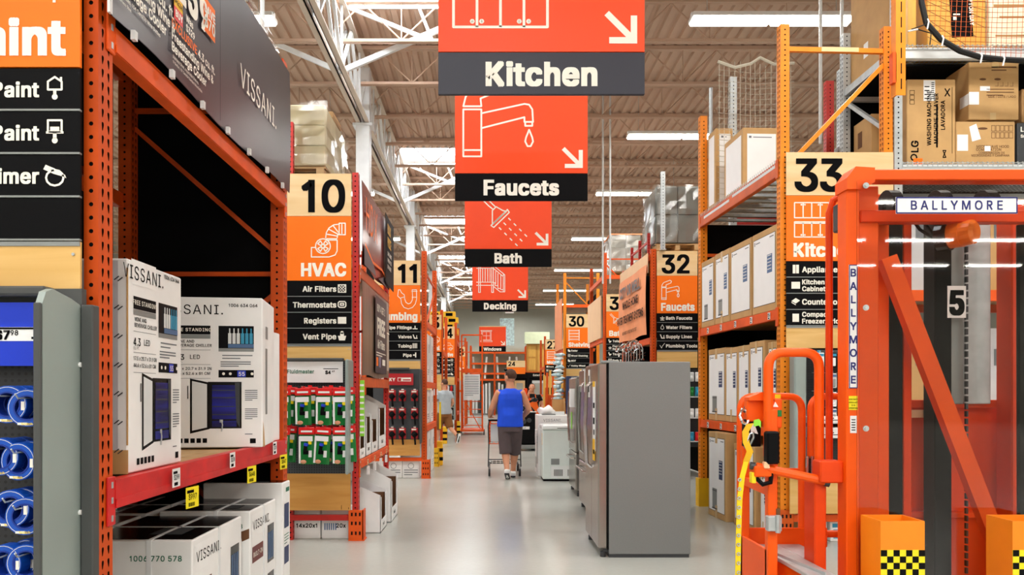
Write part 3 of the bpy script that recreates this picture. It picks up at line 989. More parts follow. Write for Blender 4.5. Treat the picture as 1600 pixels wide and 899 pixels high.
def wine_cooler_print(root, face, w, d, h):
    m = fm(face, w, d, h)
    W = w if face == 'F' else d
    g = MB(m)
    g.flat(.03, .80, .27, .905, Y0); g.build('label_panel', 'white', root)
    b = MB(m)
    b.text('VISSANI.', .15, .82, .058, Y0 * 2, 'c', .0, .06)
    b.text('1006 634 064', W - .03, .868, .019, Y0, 'r', .03)
    b.text('WINE AND', .06, .645, .017, Y0, 'l', .02); b.text('BEVERAGE CHILLER', .06, .62, .017, Y0, 'l', .02)
    b.text('LED', .15, .545, .026, Y0, 'l', .01); b.text('4.3', .05, .54, .034, Y0, 'l', .01); b.text('CU. FT.', .05, .523, .012, Y0, 'l', 0)
    b.text('17.5 x 20.7 x 31.9 IN', .05, .478, .017, Y0, 'l', .02); b.text('44.4 x 52.6 x 81 CM', .05, .448, .017, Y0, 'l', .02)
    b.build('lettering', 'ink', root)
    b = MB(m)
    for v in (.60, .51, .425): b.flat(.05, v, .27, v + .002, Y0)
    lines_of_print(b, W - .24, W - .06, .565, 2, .018); lines_of_print(b, W - .25, W - .07, .525, 3, .013)
    lines_of_print(b, W - .105, W - .03, .35, 6, .012, .005); lines_of_print(b, W - .105, W - .03, .235, 6, .012, .005)
    lines_of_print(b, W - .105, W - .03, .08, 1, .012, .005)
    b.build('fine_print', 'text_grey', root)
    b = MB(m); b.flat(.05, .696, .27, .75, Y0)
    b.build('title_band', 'panel_black', root)
    MB(m).flat(W - .262, .432, W - .052, .478, Y0).build('display_panel', 'panel_black', root)
    for k in range(5): MB(m).flat(.08 + k * .036, .03, .106 + k * .036, .058, Y0).build('handling_symbol', 'panel_black', root)
    MB(m).flat(W - .075, .025, W - .04, .055, Y0).build('barcode', 'panel_black', root)
    b = MB(m); b.flat(.05, .67, .27, .694, Y0); b.flat(W - .262, .592, W - .052, .612, Y0); b.build('grey_strip', 'steel_grey', root)
    b = MB(m); b.text('FREE STANDING', .16, .715, .020, Y0 * 2, 'c', .03, .05)
    for k in (.02, .06, .19): b.poly([(W - .262 + k + .010 + .009 * math.cos(a * .785), .455 + .009 * math.sin(a * .785)) for a in range(8)], Y0 * 2)
    b.text('55', W - .142, .442, .024, Y0 * 3, 'l', .02)
    b.build('white_print', 'sign_white', root)
    b = MB(m); b.flat(W - .15, .436, W - .10, .474, Y0 * 2); b.build('display_print', 'blue_header', root)
    # shelf of bottles picture
    b = MB(m); b.flat(W - .262, .612, W - .052, .75, Y0); b.build('bottle_picture', 'black', root)
    for k, mm in enumerate(('pale_grey', 'pale_grey', 'pale_grey', 'teal', 'teal', 'teal')):
        u = W - .205 + k * .0255
        b = MB(m); b.box(u, u + .019, Y0 * 2, Y0, .64, .705, .0); b.box(u + .006, u + .013, Y0 * 2, Y0, .705, .735)
        b.build('bottle_print', mm, root)
    b = MB(m); b.flat(W - .205, .615, W - .052, .638, Y0 * 2); b.build('bottle_print', 'steel_blue', root)
    # the open cooler picture
    b = MB(m); b.flat(W - .325, .118, W - .125, .405, Y0)
    b.poly([(W - .43, .087), (W - .315, .115), (W - .315, .40), (W - .43, .425)], Y0); b.box(W - .445, W - .44, Y0 * 2, Y0, .3, .38)
    b.build('cooler_picture', 'black_gloss', root)
    b = MB(m); b.poly([(W - .418, .105), (W - .33, .125), (W - .33, .39), (W - .418, .41)], Y0 * 2); b.build('door_picture', 'pale_grey', root)
    b = MB(m); b.flat(W - .30, .175, W - .155, .385, Y0 * 2); b.flat(W - .30, .128, W - .155, .165, Y0 * 2); b.build('glow_picture', 'cooler_glow', root)
    b = MB(m); b.poly([(W - .155, .16), (W - .135, .12), (W - .135, .40), (W - .165, .40)], Y0 * 3)
    for v in (.20, .25, .305, .35): b.flat(W - .30, v, W - .165, v + .006, Y0 * 3)
    b.build('shelf_picture', 'dark_steel', root)
    b = MB(m); b.tube([(W - .245, Y0 * 3, .17), (W - .238, Y0 * 3, .14), (W - .243, Y0 * 3, .10)], .004, 5); b.box(W - .255, W - .235, Y0 * 4, Y0 * 3, .155, .172); b.build('key_print', 'galv', root)

def built_in_print(root, face, w, d, h, big=True):
    m = fm(face, w, d, h); W = w if face == 'F' else d
    b = MB(m); b.flat(.03, h - .17, .30, h - .03, Y0); b.build('label_panel', 'white', root)
    b = MB(m); b.text('VISSANI.', .05, h - .125, .055, Y0 * 2, 'l', 0, .05); b.build('lettering', 'ink', root)
    b = MB(m); b.flat(.04, h - .33, .27, h - .23, Y0); b.build('dark_panel', 'maroon', root)
    b = MB(m); b.text('BUILT-IN', .155, h - .295, .028, Y0 * 2, 'c', .03, .04); b.build('white_print', 'sign_white', root)
    b = MB(m); b.text('53', .05, h - .47, .05, Y0, 'l', .0); lines_of_print(b, .05, .25, h - .50, 3, .02); lines_of_print(b, .05, .25, h - .60, 2, .02); b.build('fine_print', 'text_grey', root)
    b = MB(m); b.flat(W - .20, h - .40, W - .05, h - .15, Y0); b.flat(W - .20, h - .62, W - .05, h - .47, Y0); b.build('picture_print', 'black_gloss', root)
    b = MB(m)
    for k in range(4): b.flat(W - .19 + k * .033, h - .38, W - .17 + k * .033, h - .2, Y0 * 2)
    b.build('bottle_print', 'steel_blue', root)

# ================================================================== near left rack with the wine cooler cartons
nr = thing('pallet_rack', 'orange pallet rack holding the white wine cooler cartons, nearest on the left', 'rack', (-1.47, 2.9, 0))
# local: aisle face x=0, going +y
post(nr, -.0275, .055, 5.2, 'orange', .055, .11)
post(nr, -.045, 2.675, 3.9, 'orange', .09, .11)
post(nr, -1.14, 2.675, 3.9, 'orange', .09, .11)
post(nr, -1.14, .055, 5.2, 'orange', .055, .11)
for z in (3.55, 2.36, 1.0, .25): brace(nr, (-1.1, 2.70, z), (-.09, 2.70, z))
for z0, z1 in ((3.42, 2.53), (1.37, 2.21), (1.2, .3)): brace(nr, (-1.1, 2.70, z0), (-.09, 2.70, z1))
for z in (3.55, 2.36, 1.0): brace(nr, (-1.11, .09, z), (-.055, .09, z))
for x in (-.015, -1.18):
    beam(nr, (x, .11), (x, 2.62), 2.93, .10, .055, 'beam_orange')
    beam(nr, (x, .11), (x, 2.62), 3.84, .10, .05, 'beam_orange')
    beam(nr, (x, .11), (x, 2.62), 1.155, .112, .055, 'beam_red')
plates(nr, [(.004, .085, 1.15, 'y'), (.004, 2.655, 1.15, 'y')], 'beam_red')
plates(nr, [(.004, .085, 2.99, 'y'), (.004, 2.655, 2.93, 'y'), (.004, .085, 3.84, 'y')], 'beam_orange')
for k in range(9):
    MB().box(-1.15, -.035, .14 + k * .277, .14 + k * .277 + .262, 1.122, 1.146, .003).build('shelf_board', 'deck_wood', nr)
MB().box(-1.2, -.1, 2.735, 2.75, .02, 3.9).build('back_panel', 'rack_shade_black', nr)  # black sheets added where the bay interior falls into shade
MB().box(-1.30, -1.285, .0, 2.75, .02, 3.9).build('back_panel', 'rack_shade_black', nr)
MB().box(-1.28, -.05, .12, 2.73, 3.86, 3.88).build('back_panel', 'rack_shade_black', nr)
wd = MB()
for k in range(9): wd.bar((-1.15, .25 + k * .28, 1.10), (-.05, .25 + k * .28, 1.10), .02, .03)
for k in range(5): wd.bar((-1.1 + k * .25, .15, 1.075), (-1.1 + k * .25, 2.6, 1.075), .012, .012)
wd.build('shelf_support', 'dark_steel', nr)
tags = []
for yy, zt, tx in ((.64, 1.063, '$299'), (1.42, 1.075, '$278'), (2.28, 1.08, '$239')):
    tags.append((.034, yy, zt, .085, .085, 90, tx, 'white'))
for yy, zt, tx in ((.79, .945, '$997'), (1.72, .955, '$648'), (2.44, .965, '$847')):
    tags.append((.050, yy, zt, .11, .10, 80, tx, 'tag_yellow'))
price_tags(nr, tags)

# the black banner above it
def sheet(root, name, m, x, y0, y1, z0, z1, bulge, n=14, th=.003):
    vs = []; fs = []
    k = 5
    for i in range(n + 1):
        t = i / n
        for j in range(k + 1):
            s = j / k
            dx = bulge * (math.sin(t * math.pi * 3.2) * .35 + math.sin(s * math.pi) * .6)
            vs.append((x + dx, y0 + (y1 - y0) * t, z0 + (z1 - z0) * s + (.03 * math.sin(t * 9) * (1 - s) * .4)))
    w = k + 1
    for i in range(n):
        for j in range(k): fs.append((i * w + j, (i + 1) * w + j, (i + 1) * w + j + 1, i * w + j + 1))
    o = len(vs)
    vs += [(a - th, b, c) for a, b, c in vs]
    fs += [tuple(reversed([q + o for q in f])) for f in fs]
    return MB().add(vs, fs).build(name, m, root, True)
bn = thing('wall_banner', 'dark grey printed banner with white lettering hung on the nearest left rack', 'banner', (-1.425, 2.905, 2.93))
sheet(bn, 'sheet', 'smoke_banner', 0, 0, 2.63, 0, .87, .012)
mt = Matrix.Translation((.016, 0, 0)) @ Matrix.Rotation(R(90), 4, 'Z')
b = MB(mt)
b.text('VISSANI.', 1.47, .32, .128, -.001, 'l', .0, .05, sx=.88)
for tx, u, v, c, bo in (('Built-In 5.3 cu. ft.', .02, .24, .046, .02), ('Freestanding Wine &', -.02 + .03, .185, .042, .02), ('Beverage Cooler', .02, .13, .042, .02), ('53 Bottles, 154 Cans/30 Wine Bottles', .02, .095, .016, .01), ('Stainless Steel', .02, .07, .012, .0),
                        ('259', .56, .37, .17, .05), ('Was', .68, .305, .032, .02), ('$329', .68, .26, .032, .02), ('4.3 cu. ft.', .83, .205, .038, .02), ('Freestanding Wine &', .52, .15, .040, .02), ('Beverage Cooler', .52, .098, .040, .02),
                        ('Stainless Steel, Adjustable Shelves', .53, .068, .014, .0), ('19 Bottles, 101 Cans/34 Standard Wine Bottles', .53, .045, .012, .0)):
    b.text(tx, u, v, c, -.001, 'l', bo)
b.build('lettering', 'sign_white', bn)
b = MB(mt); b.flat(.90, .37, 1.06, .54, -.002); b.text('EXCLUSIVE', .52, .205, .040, -.001, 'l', .02); b.build('orange_print', 'sign_orange', bn)
MB(mt).flat(.54, .31, .64, .36, -.002).build('yellow_print', 'yellow_guard', bn)
MB(mt).flat(.54, .25, .64, .31, -.002).build('red_print', 'red_bright', bn)
b = MB(mt); b.text('SAVE', .98, .465, .045, -.004, 'c', .03); b.text('$70', .98, .395, .06, -.004, 'c', .03); b.text('BUY', .59, .266, .03, -.005, 'c', .03); b.build('price_print', 'sign_white', bn)
b = MB(mt); b.text('SPECIAL', .59, .325, .018, -.005, 'c', .03); b.flat(1.135, .0, 1.139, .87, -.0015); b.build('dark_print', 'ink', bn)
b = MB()
for k in range(7): b.box(.004, .022, .15 + k * .37, .175 + k * .37, -.025, .012)
b.build('clip', 'pale_grey', bn)
b = MB(); b.box(-.004, .006, -.02, 0, 0, .87); b.build('edge', 'pale_grey', bn)

c1 = carton('tall white wine cooler carton standing nearest on the red shelf, with torn corner', (-1.50 - .17, 3.2 + .28, 1.158), .34, .56, .90, 'white_card', 0, 'wine cooler cartons on the red shelf')
wine_cooler_print(c1, 'R', .34, .56, .90)
b = MB(fm('F', .34, .56, .9)); b.flat(.0, .0, .30, .89, Y0); b.build('side_panel', 'grey_card', c1)
b = MB(fm('F', .34, .56, .9))
for k in range(7): b.bar((.285, Y0 * 2, .09 + k * .12), (.305, Y0 * 2, .105 + k * .12), .002, .004); b.bar((.30, Y0 * 2, .085 + k * .12), (.32, Y0 * 2, .10 + k * .12), .002, .004)
b.build('staple', 'dark_steel', c1)
b = MB(); b.box(.166, .1725, -.2835, -.28, .12, .86); b.box(.1, .172, -.2825, -.279, .0, .10); b.build('torn_shaded_edge', 'cardboard', c1)  # lower tan patch paints in tinted shading; thin strip is the torn corner
c2 = carton('wide white wine cooler carton standing behind the nearest one on the red shelf', (-1.455 - .29, 4.74 + .20, 1.155), .58, .52, .925, 'white_card', 8, 'wine cooler cartons on the red shelf')
c2.location = (-1.72, 4.98, 1.158)
wine_cooler_print(c2, 'F', .58, .52, .925)
b = MB(fm('R', .58, .52, .925)); b.flat(.12, .68, .22, .76, Y0); b.flat(.12, .2, .2, .62, Y0); b.build('picture_print', 'steel_grey', c2)
b = MB(fm('R', .58, .52, .925)); b.poly([(.02, .0), (.10, .0), (.06, .10), (.02, .16)], Y0); b.build('torn_shaded_edge', 'cardboard', c2)
c3 = carton('plain white carton at the far end of the red shelf beside the orange post', (-1.80, 5.40, 1.158), .62, .20, .76, 'white_card', 0)

def lower_carton(label, x1, y0, w, d, h, num=True, strap=True):
    r = carton(label, (x1 - w / 2, y0 + d / 2, 0), w, d, h, 'white_card', 0, 'strapped cartons under the red shelf')
    b = MB(fm('T', w, d, h)); b.flat(.012, .03, w - .012, d - .012, Y0); b.build('top_print', 'black_gloss', r)
    b = MB(fm('T', w, d, h)); lines_of_print(b, .12, w - .18, d * .75, 1, .05, .02); b.flat(w * .5, d * .2, w * .8, d * .45, Y0 * 2); b.build('fine_print', 'dark_steel', r)
    if num:
        b = MB(fm('F', w, d, h)); b.text('1006 770 578', w * .68, h - .105, .028, Y0, 'c', .03, .02); b.build('number_print', 'ink_green', r)
        b = MB(fm('F', w, d, h)); b.poly([(.11 + .018 * math.cos(a * .785), h - .12 + .03 * math.sin(a * .785)) for a in range(8)], Y0); b.build('dent', 'grey_card', r)
    if strap:
        s = MB().box(-w / 2 - .003, w / 2 + .003, -.012, .012, h, h + .003).box(w / 2, w / 2 + .004, -.012, .012, 0, h)
        u = w * .5
        s.box(w * .12 - .012, w * .12 + .012, -d / 2 - .004, d / 2, h, h + .003).box(w * .12 - .012, w * .12 + .012, -d / 2 - .004, -d / 2, 0, h)
        s.build('strap', 'strap_white', r)
    return r
la = lower_carton('white strapped carton with black top and green numbers, nearest under the red shelf', -1.5, 3.9, .58, .78, .745)
built_in_print(la, 'R', .58, .78, .745)
lb = lower_carton('white strapped carton with black top, middle one on the floor under the red shelf', -1.46, 4.72, .56, .57, .765)
built_in_print(lb, 'R', .56, .57, .765)
b = MB(fm('F', .56, .57, .765)); b.poly([(.50, .64), (.555, .66), (.555, .60), (.51, .58)], Y0); b.build('torn_shaded_edge', 'cardboard_in', lb)
lc = lower_carton('white carton with green print standing farthest under the red shelf by the post', -1.415, 5.30, .55, .195, .87, False, False)
b = MB(fm('R', .55, .195, .87)); b.flat(.04, .55, .16, .72, Y0); b.flat(.04, .30, .16, .42, Y0); b.flat(.04, .05, .16, .2, Y0); b.build('picture_print', 'navy', lc)
b = MB(fm('R', .55, .195, .87)); b.flat(.08, .80, .17, .83, Y0); lines_of_print(b, .04, .16, .50, 4, .02, .006); b.build('fine_print', 'ink_green', lc)
for i, yy in enumerate((3.9, 4.72)):
    lower_carton('white strapped carton with black top in the rear row under the red shelf, %s' % ('nearer one' if i == 0 else 'farther one'), -2.10, yy, .56, .76, .75, False, True)

# wrapped stack on top of the near rack
def wrapped(label, x0, x1, y0, y1, z0, z1, rows, cols, mbox='cream_box', group='plastic wrapped loads on top of racks', top=None, pallet=True):
    r = thing('wrapped_pallet', label, 'pallet load', ((x0 + x1) / 2, (y0 + y1) / 2, z0), 0, group)
    w, d, h = x1 - x0, y1 - y0, z1 - z0
    p0 = .0
    if pallet:
        p0 = .12
        b = MB()
        for k in range(5): b.box(-w / 2, w / 2, -d / 2 + k * d / 4.4, -d / 2 + k * d / 4.4 + .09, .09, .11)
        for k in (-1, 0, 1): b.box(k * w / 2.3 - .04, k * w / 2.3 + .04, -d / 2, d / 2, 0, .09)
        b.build('pallet', 'pallet_wood', r)
    hh = (h - p0) / rows
    for i in range(rows):
        for j in range(cols):
            x = -w / 2 + w * j / cols
            MB().box(x + .006, x + w / cols - .006, -d / 2 + .006, d / 2 - .006, p0 + i * hh + .004, p0 + (i + 1) * hh - .003, .008).build('boxed_goods', mbox, r)
    random.seed(int(x0 * 100) & 255)
    vs = []; fs = []; n = 24; lv = 7
    for i in range(lv + 1):
        z = p0 + .006 + (h - p0) * i / lv
        for k in range(n):
            t = k / n * 4; sd = int(t); f = t - sd
            cx = [(-1 + 2 * f, -1), (1, -1 + 2 * f), (1 - 2 * f, 1), (-1, 1 - 2 * f)][sd]
            o = .012 + .02 * random.random()
            vs.append((cx[0] * (w / 2 + o), cx[1] * (d / 2 + o), z + .03 * random.random()))
    for i in range(lv):
        for k in range(n): fs.append((i * n + k, i * n + (k + 1) % n, (i + 1) * n + (k + 1) % n, (i + 1) * n + k))
    MB().add(vs, fs).build('stretch_wrap', 'film', r)
    if top:
        MB().box(-w / 2 - .03, w / 2 + .03, -d / 2 - .03, d / 2 + .03, h, h + .03).build('top_sheet', top, r)
    return r
wrapped('plastic wrapped bundle on top of the nearest left rack above the dark banner', -2.1, -1.56, 4.95, 5.62, 3.905, 4.04, 2, 2, 'white_card', pallet=False)

# ------------------------------------------------------------------ paint end of aisle: sign, pegboard, tape rolls
aisle_sign('9', 'Paint', 'brush', [('Exterior Paint', 'brush_house'), ('Interior Paint', 'brush_room'), ('Primer', 'primer')], -1.507, 2.84, 3.78, 'aisle sign with orange Paint panel and black paint strips, nearest on the left', 'r', .86, .21, 1)
pb = thing('peg_display', 'dark pegboard with blue header and grey side panel holding blue tape rolls', 'display', (-1.52, 2.84, .08))
MB().box(-.75, 0, 0, .012, 0, 1.75).build('pegboard', 'peg_black', pb)
MB().box(-.75, .03, -.02, .012, 1.74, 1.80).build('top_rail', 'fin_dark', pb)
MB().box(-.75, -.06, -.10, -.02, 1.765, 1.80, .008).build('top_channel', 'fin_dark', pb)
f = MB().prism([(0, 0), (.25, 0), (.25, 1.735), (.18, 1.755), (.06, 1.775), (.02, 1.76), (0, 1.72)], -.012, .012)
f.v = [(p[1] + .014, -.262 + p[0], p[2]) for p in f.v]
fo = f.build('side_panel', 'fin_grey', pb)
MB().box(.0, .026, -.275, -.262, 0, 1.72, .004).build('panel_edge', 'fin_dark', fo)
MB().cyl((.026, -.03, 1.52), (.034, -.03, 1.52), .009, 8).cyl((.026, -.03, .98), (.034, -.03, .98), .009, 8).build('bolt', 'white', fo)
MB().box(.03, .075, -.03, .02, 0, 1.74, .004).build('upright', 'fin_dark', pb)
hd = MB().box(-.75, -.04, -.06, -.045, 1.515, 1.745).build('header', 'blue_header', pb)
MB().box(-.75, -.045, -.062, -.058, 1.605, 1.655).build('price_strip', 'white', hd)
b = MB().text('$7', -.245, 1.612, .032, -.0635, 'l', .035); b = MB(); b.text('$7', -.26, 1.611, .033, -.0635, 'l', .035); b.text('98', -.205, 1.626, .018, -.0635, 'l', .03)
b.flat(-.13, 1.612, -.06, 1.62, -.0635); b.flat(-.42, 1.647, -.06, 1.654, -.0635); b.build('lettering', 'ink', hd)

tape_ring = MB().ring((0, -.024, 0), (0, .024, 0), .064, .044, 26).mesh('roll'); tape_ring.materials.append(M['blue_tape'])
tape_core = MB().ring((0, -.026, 0), (0, .026, 0), .044, .039, 26).mesh('core'); tape_core.materials.append(M['blue_dark'])
_b = MB().ring((0, -.0246, 0), (0, -.0242, 0), .060, .0585, 26)
_b.box(-.03, .0, -.0252, -.0242, -.058, -.05).box(.045, .056, -.0252, -.0242, -.02, .01); tape_lab = _b.mesh('label'); tape_lab.materials.append(M['sign_white'])
_b = MB(); _b.text('Scotch', 0, -.0585, .0085, -.0253, 'c', .03); tape_y = _b.mesh('label'); tape_y.materials.append(M['yellow'])
def tape_roll(label, x, y, z, rz):
    t = thing('tape_roll', label, 'tape', (x, y, z), rz, 'blue tape rolls on hooks')
    link('roll', tape_ring, t); c = link('core', tape_core, t); link('label', tape_lab, t); link('label', tape_y, t)
hk = MB()
k = 0
rown = ['top', 'second', 'third', 'bottom']; coln = ['left', 'right']
for ri, (spots) in enumerate([((X(8, 2.62), Z(633, 2.62)), (X(50, 2.66), Z(636, 2.66))), ((X(-4, 2.62), Z(716, 2.62)), (X(33, 2.62), Z(721, 2.62))), ((X(14, 2.60), Z(798, 2.60)), (X(57, 2.70), Z(802, 2.70))), ((X(16, 2.64), Z(880, 2.64)), (X(60, 2.70), Z(873, 2.70)))]):
    for ci, (x, z) in enumerate(spots):
        hx = x
        for n in range(3):
            y = 2.64 + n * .056
            if y > 2.80: continue
            xx = x + random.uniform(-.008, .008)
            tape_roll('blue tape roll on the %s row of hooks, %s hook, %s of three' % (rown[ri], ['first', 'second', 'third'][ci], ['front', 'middle', 'rear'][n]), xx, y, z + random.uniform(-.006, .004), random.uniform(-9, 9))
        b = MB().tube([(hx + 1.52, -.01, z + .03 - .08), (hx + 1.52, -.26, z + .03 - .08), (hx + 1.52, -.275, z + .045 - .08)], .003, 5)
        b.build('hook', 'galv', pb)

# ================================================================== left-hand aisle ends 10, 11, 13, 14
r10 = thing('pallet_rack', 'red and orange rack at the end of aisle 10 with dark banners on its side', 'rack', (-1.308, 7.76, 0))
post(r10, -.03, .045, 3.72, 'red_steel', .06, .09)
post(r10, -.03, 2.365, 3.72, 'red_steel', .06, .09)
post(r10, -1.10, .045, 4.1, 'deep_orange', .08, .09)
post(r10, -1.10, 2.365, 4.1, 'red_steel', .08, .09)
for z in (.3, 1.3, 2.3, 3.3): brace(r10, (-1.06, 2.39, z), (-.06, 2.39, z), 'red_steel')
for zt, h in ((2.78, .11), (1.66, .11), (.80, .085)):
    beam(r10, (-.02, .09), (-.02, 2.32), zt, h, .05, 'beam_orange' if zt < 1 else 'deep_orange')
    beam(r10, (-1.10, .09), (-1.10, 2.32), zt, h, .05, 'deep_orange')
    plates(r10, [(.004, .07, zt, 'y'), (.004, 2.34, zt, 'y')], 'deep_orange')
for zt in (2.755, 1.635, .778):
    MB().box(-1.07, -.05, .1, 2.3, zt, zt + .02).build('shelf_board', 'deck_wood', r10)
beam(r10, (-1.06, .03), (-.06, .03), .255, .055, .05, 'red_steel')
guard(r10, -.02, -.005)
guard(r10, -.02, 2.28)
MB().box(-1.13, -1.115, .05, 2.4, .02, 3.7).build('back_panel', 'rack_shade_black', r10)  # dark sheet standing in for the shaded inside of the rack
tg = []
for k in range(4): tg.append((.036, .4 + k * .5, .725, .07, .06, 90, '$%d' % (19 + 4 * k), 'peach_board'))
price_tags(r10, tg)
lp = MB()
for k in range(4): lp.box(.02, .045, .42 + k * .48, .47 + k * .48, .62, .71)
lp.build('label_holder', 'white', r10)

aisle_sign('10', 'HVAC', 'hvac', [('Air Filters', 'filter'), ('Thermostats', 'thermostat'), ('Registers', 'register'), ('Vent Pipe', 'vent')], -1.373, 7.73, 3.70, 'aisle sign numbered 10 with orange HVAC panel and blower drawing', 'r', .74, .24, cat_sx=.93)
p10 = thing('peg_display', 'dark grey pegboard with white header and green repair packs below the number 10 sign', 'display', (-1.38, 7.72, .68))
MB().box(-.85, 0, 0, .012, 0, 1.14).build('pegboard', 'peg_dark', p10)
MB().box(-.85, -.06, -.08, .0, 1.13, 1.16, .006).build('top_channel', 'fin_dark', p10)
MB().box(.0, .03, -.29, .012, .02, 1.14, .012).build('side_panel', 'fin_grey', p10)
hd = MB().box(-.80, -.065, -.06, -.05, .915, 1.125).build('header', 'white', p10)
b = MB(); b.text('Fluidmaster', -.62, 1.008, .036, -.0615, 'l', .02, .01); b.build('lettering', 'ink_green', hd)
b = MB(); b.text('$4', -.24, 1.0, .034, -.0615, 'l', .035); b.text('49', -.175, 1.018, .018, -.0615, 'l', .03); b.box(-.26, -.11, -.0615, -.0605, 1.05, 1.056); b.build('price_print', 'ink', hd)
b = MB(); b.poly([(-.68 + .03 * math.cos(a * .785), 1.024 + .03 * math.sin(a * .785)) for a in range(8)], -.0615); b.build('emblem', 'red_bright', hd)

# blister packs: one of each kind, then copies
def pack_meshes():
    d = {}
    b = MB(); n = 6; vs = []; fs = []
    for j in range(n + 1):
        z = -.36 + .30 * j / n; bul = .018 * math.sin(math.pi * min(1, j / n * .9 + .1)) + .004
        vs += [(-.075, -.002, z), (-.05, -bul, z), (.05, -bul, z), (.075, -.002, z)]
    for j in range(n):
        for i in range(3): fs.append((j * 4 + i, j * 4 + i + 1, j * 4 + 5 + i, j * 4 + 4 + i))
    b.add(vs, fs); b.box(-.075, .075, -.002, .012, -.36, -.06); d['bag'] = (b, 'green_print')
    d['header_card'] = (MB().box(-.078, .078, -.02, .012, -.07, .0, .004).box(-.02, .02, -.001, .003, -.0, .018), 'red_bright')
    d['label'] = (MB().box(-.07, .06, -.0235, -.021, -.135, -.085).box(-.076, -.058, -.021, -.004, -.35, -.09).box(.02, .052, -.0265, -.024, -.29, -.225).box(-.055, .055, -.0215, -.0205, -.048, -.03), 'white')
    d['part_picture'] = (MB().cyl((-.015, -.026, -.235), (-.005, -.026, -.165), .018, 8).box(-.03, .022, -.034, -.022, -.262, -.225), 'black')
    d['cap_picture'] = (MB().cyl((-.005, -.028, -.18), (.0, -.028, -.155), .022, 8), 'blue_header')
    d['hand_picture'] = (MB().ball((-.03, -.024, -.335), (.03, .006, .02), 8, 6), 'skin')
    d['badge'] = (MB().box(.018, .05, -.0262, -.024, -.165, -.135), 'yellow')
    out = {}
    for k, (bb, mm) in d.items():
        me = bb.mesh(k); me.materials.append(M[mm]); out[k] = me
    return out
PM = pack_meshes()
def pack(label, x, y, z, rz, ry):
    t = thing('repair_pack', label, 'pack', (x, y, z), rz, 'green repair packs on the pegboard')
    t.rotation_euler[1] = R(ry)
    for k, me in PM.items(): link(k, me, t)
for ri, (py, nm) in enumerate(((607, 'upper'), (668, 'lower'))):
    for ci, (px, cn) in enumerate(((442, 'partly hidden left'), (474 if ri == 0 else 480, 'left'), (507 if ri == 0 else 506, 'middle'), (533, 'right'))):
        for n in range(2):
            yy = 7.49 + n * .10
            pack('green and red repair pack on the %s %s hook, %s one' % (nm, cn, ('front', 'rear')[n]), X(px, 7.5) + n * .045, yy, Z(py, 7.5) + (0 if n == 0 else .012), random.uniform(-10, 6), random.uniform(-3, 4))
        hx = X(px, 7.5) + 1.38; hz = Z(py, 7.5) - .68
        MB().tube([(hx, 0, hz + .01), (hx, -.27, hz + .01), (hx, -.28, hz + .022)], .003, 5).build('hook', 'galv', p10)
lb_ = thing('end_board', 'plywood end board below the dark pegboard at aisle 10', 'board', (-1.38, 7.72, .31))
MB().box(-.95, 0, 0, .015, 0, .37).build('board', 'ply_orange', lb_)
MB().tube([(-.09, -.002, .012), (-.09, -.002, .05), (-.086, -.002, .05)], .002, 4).box(-.88, -.7, -.001, 0, .345, .352).box(-.02, -.015, -.001, 0, .01, .03).build('scratch', 'ink', lb_)
for k, (xr, tx) in enumerate(((-1.42, '20x'), (-1.71, '14x20x1'), (-2.0, '20x1'))):
    c = carton('white air filter carton printed %s on the floor at aisle 10' % tx, (xr - .14, 7.99, 0), .278, .28, .315, 'white_card', 0, 'air filter cartons under the end board')
    b = MB(fm('F', .278, .28, .315)); b.text(tx, .139 if k else .20, .115, .042, Y0, 'c', .02); b.build('lettering', 'ink', c)
    b = MB(fm('F', .278, .28, .315)); b.flat(0, .305, .278, .308, Y0); b.build('seam', 'text_grey', c)
    if k == 0:
        b = MB(fm('F', .278, .28, .315))
        for j in range(6): b.flat(.03 + j * .022, .09, .042 + j * .022, .16, Y0)
        b.build('barcode_label', 'steel_blue', c)

# dark banners of the aisle face
ba = thing('wall_banner', 'black and red printed banner with orange letters on the upper aisle face of rack 10', 'banner', (-1.28, 7.82, 2.80))
sheet(ba, 'sheet', 'rust_print', 0, 0, 2.0, 0, .86, .015)
mt = Matrix.Translation((.024, 0, 0)) @ Matrix.Rotation(R(90), 4, 'Z')
b = MB(mt); b.text('HDX', .12, .38, .34, -.001, 'l', .0, .02, sx=.85); b.stroke([(.05, .22), (.6, .12), (1.3, .15), (1.95, .07)], .03, -.001); b.build('lettering', 'sign_orange', ba)
b = MB(mt); b.poly([(.0, .0), (.85, .0), (.5, .17), (.0, .2)], -.0008); b.poly([(1.0, .0), (2.0, .0), (2.0, .04), (1.5, .10)], -.0008); b.build('print_panel', 'panel_slate', ba)
bb = thing('bulk_price_sign', 'black sign with yellow bulk price lettering sticking out from rack 10', 'sign', (-1.248, 9.3, 2.84))
b = MB(Matrix.Rotation(R(90), 4, 'Z'))
vs = []; fs = []
for i in range(9):
    t = i / 8
    for z in (0, .84): vs.append((t * .62, -.012 - .022 * t * t, z - .05 * t))
for i in range(8): fs.append((i * 2, i * 2 + 2, i * 2 + 3, i * 2 + 1))
o = len(vs); vs += [(p[0], p[1] + .004, p[2]) for p in vs]; fs += [tuple(q + o for q in reversed(f)) for f in fs]
b.add(vs, fs); b.build('sheet', 'panel_black', bb, True)
mt = Matrix.Rotation(R(90), 4, 'Z') @ Matrix.Translation((0, -.030, 0))
b = MB(mt); b.text('BULK', .05, .60, .12, 0, 'l', .04, sx=.75); b.text('PRICE', .05, .44, .12, 0, 'l', .04, sx=.7); b.build('lettering', 'yellow_guard', bb)
b = MB(mt); b.text('SAVE MORE', .05, .33, .05, 0, 'l', .02); b.text('WHEN YOU', .05, .25, .05, 0, 'l', .02); b.text('BUY MORE', .05, .17, .05, 0, 'l', .02); b.build('white_print', 'sign_white', bb)
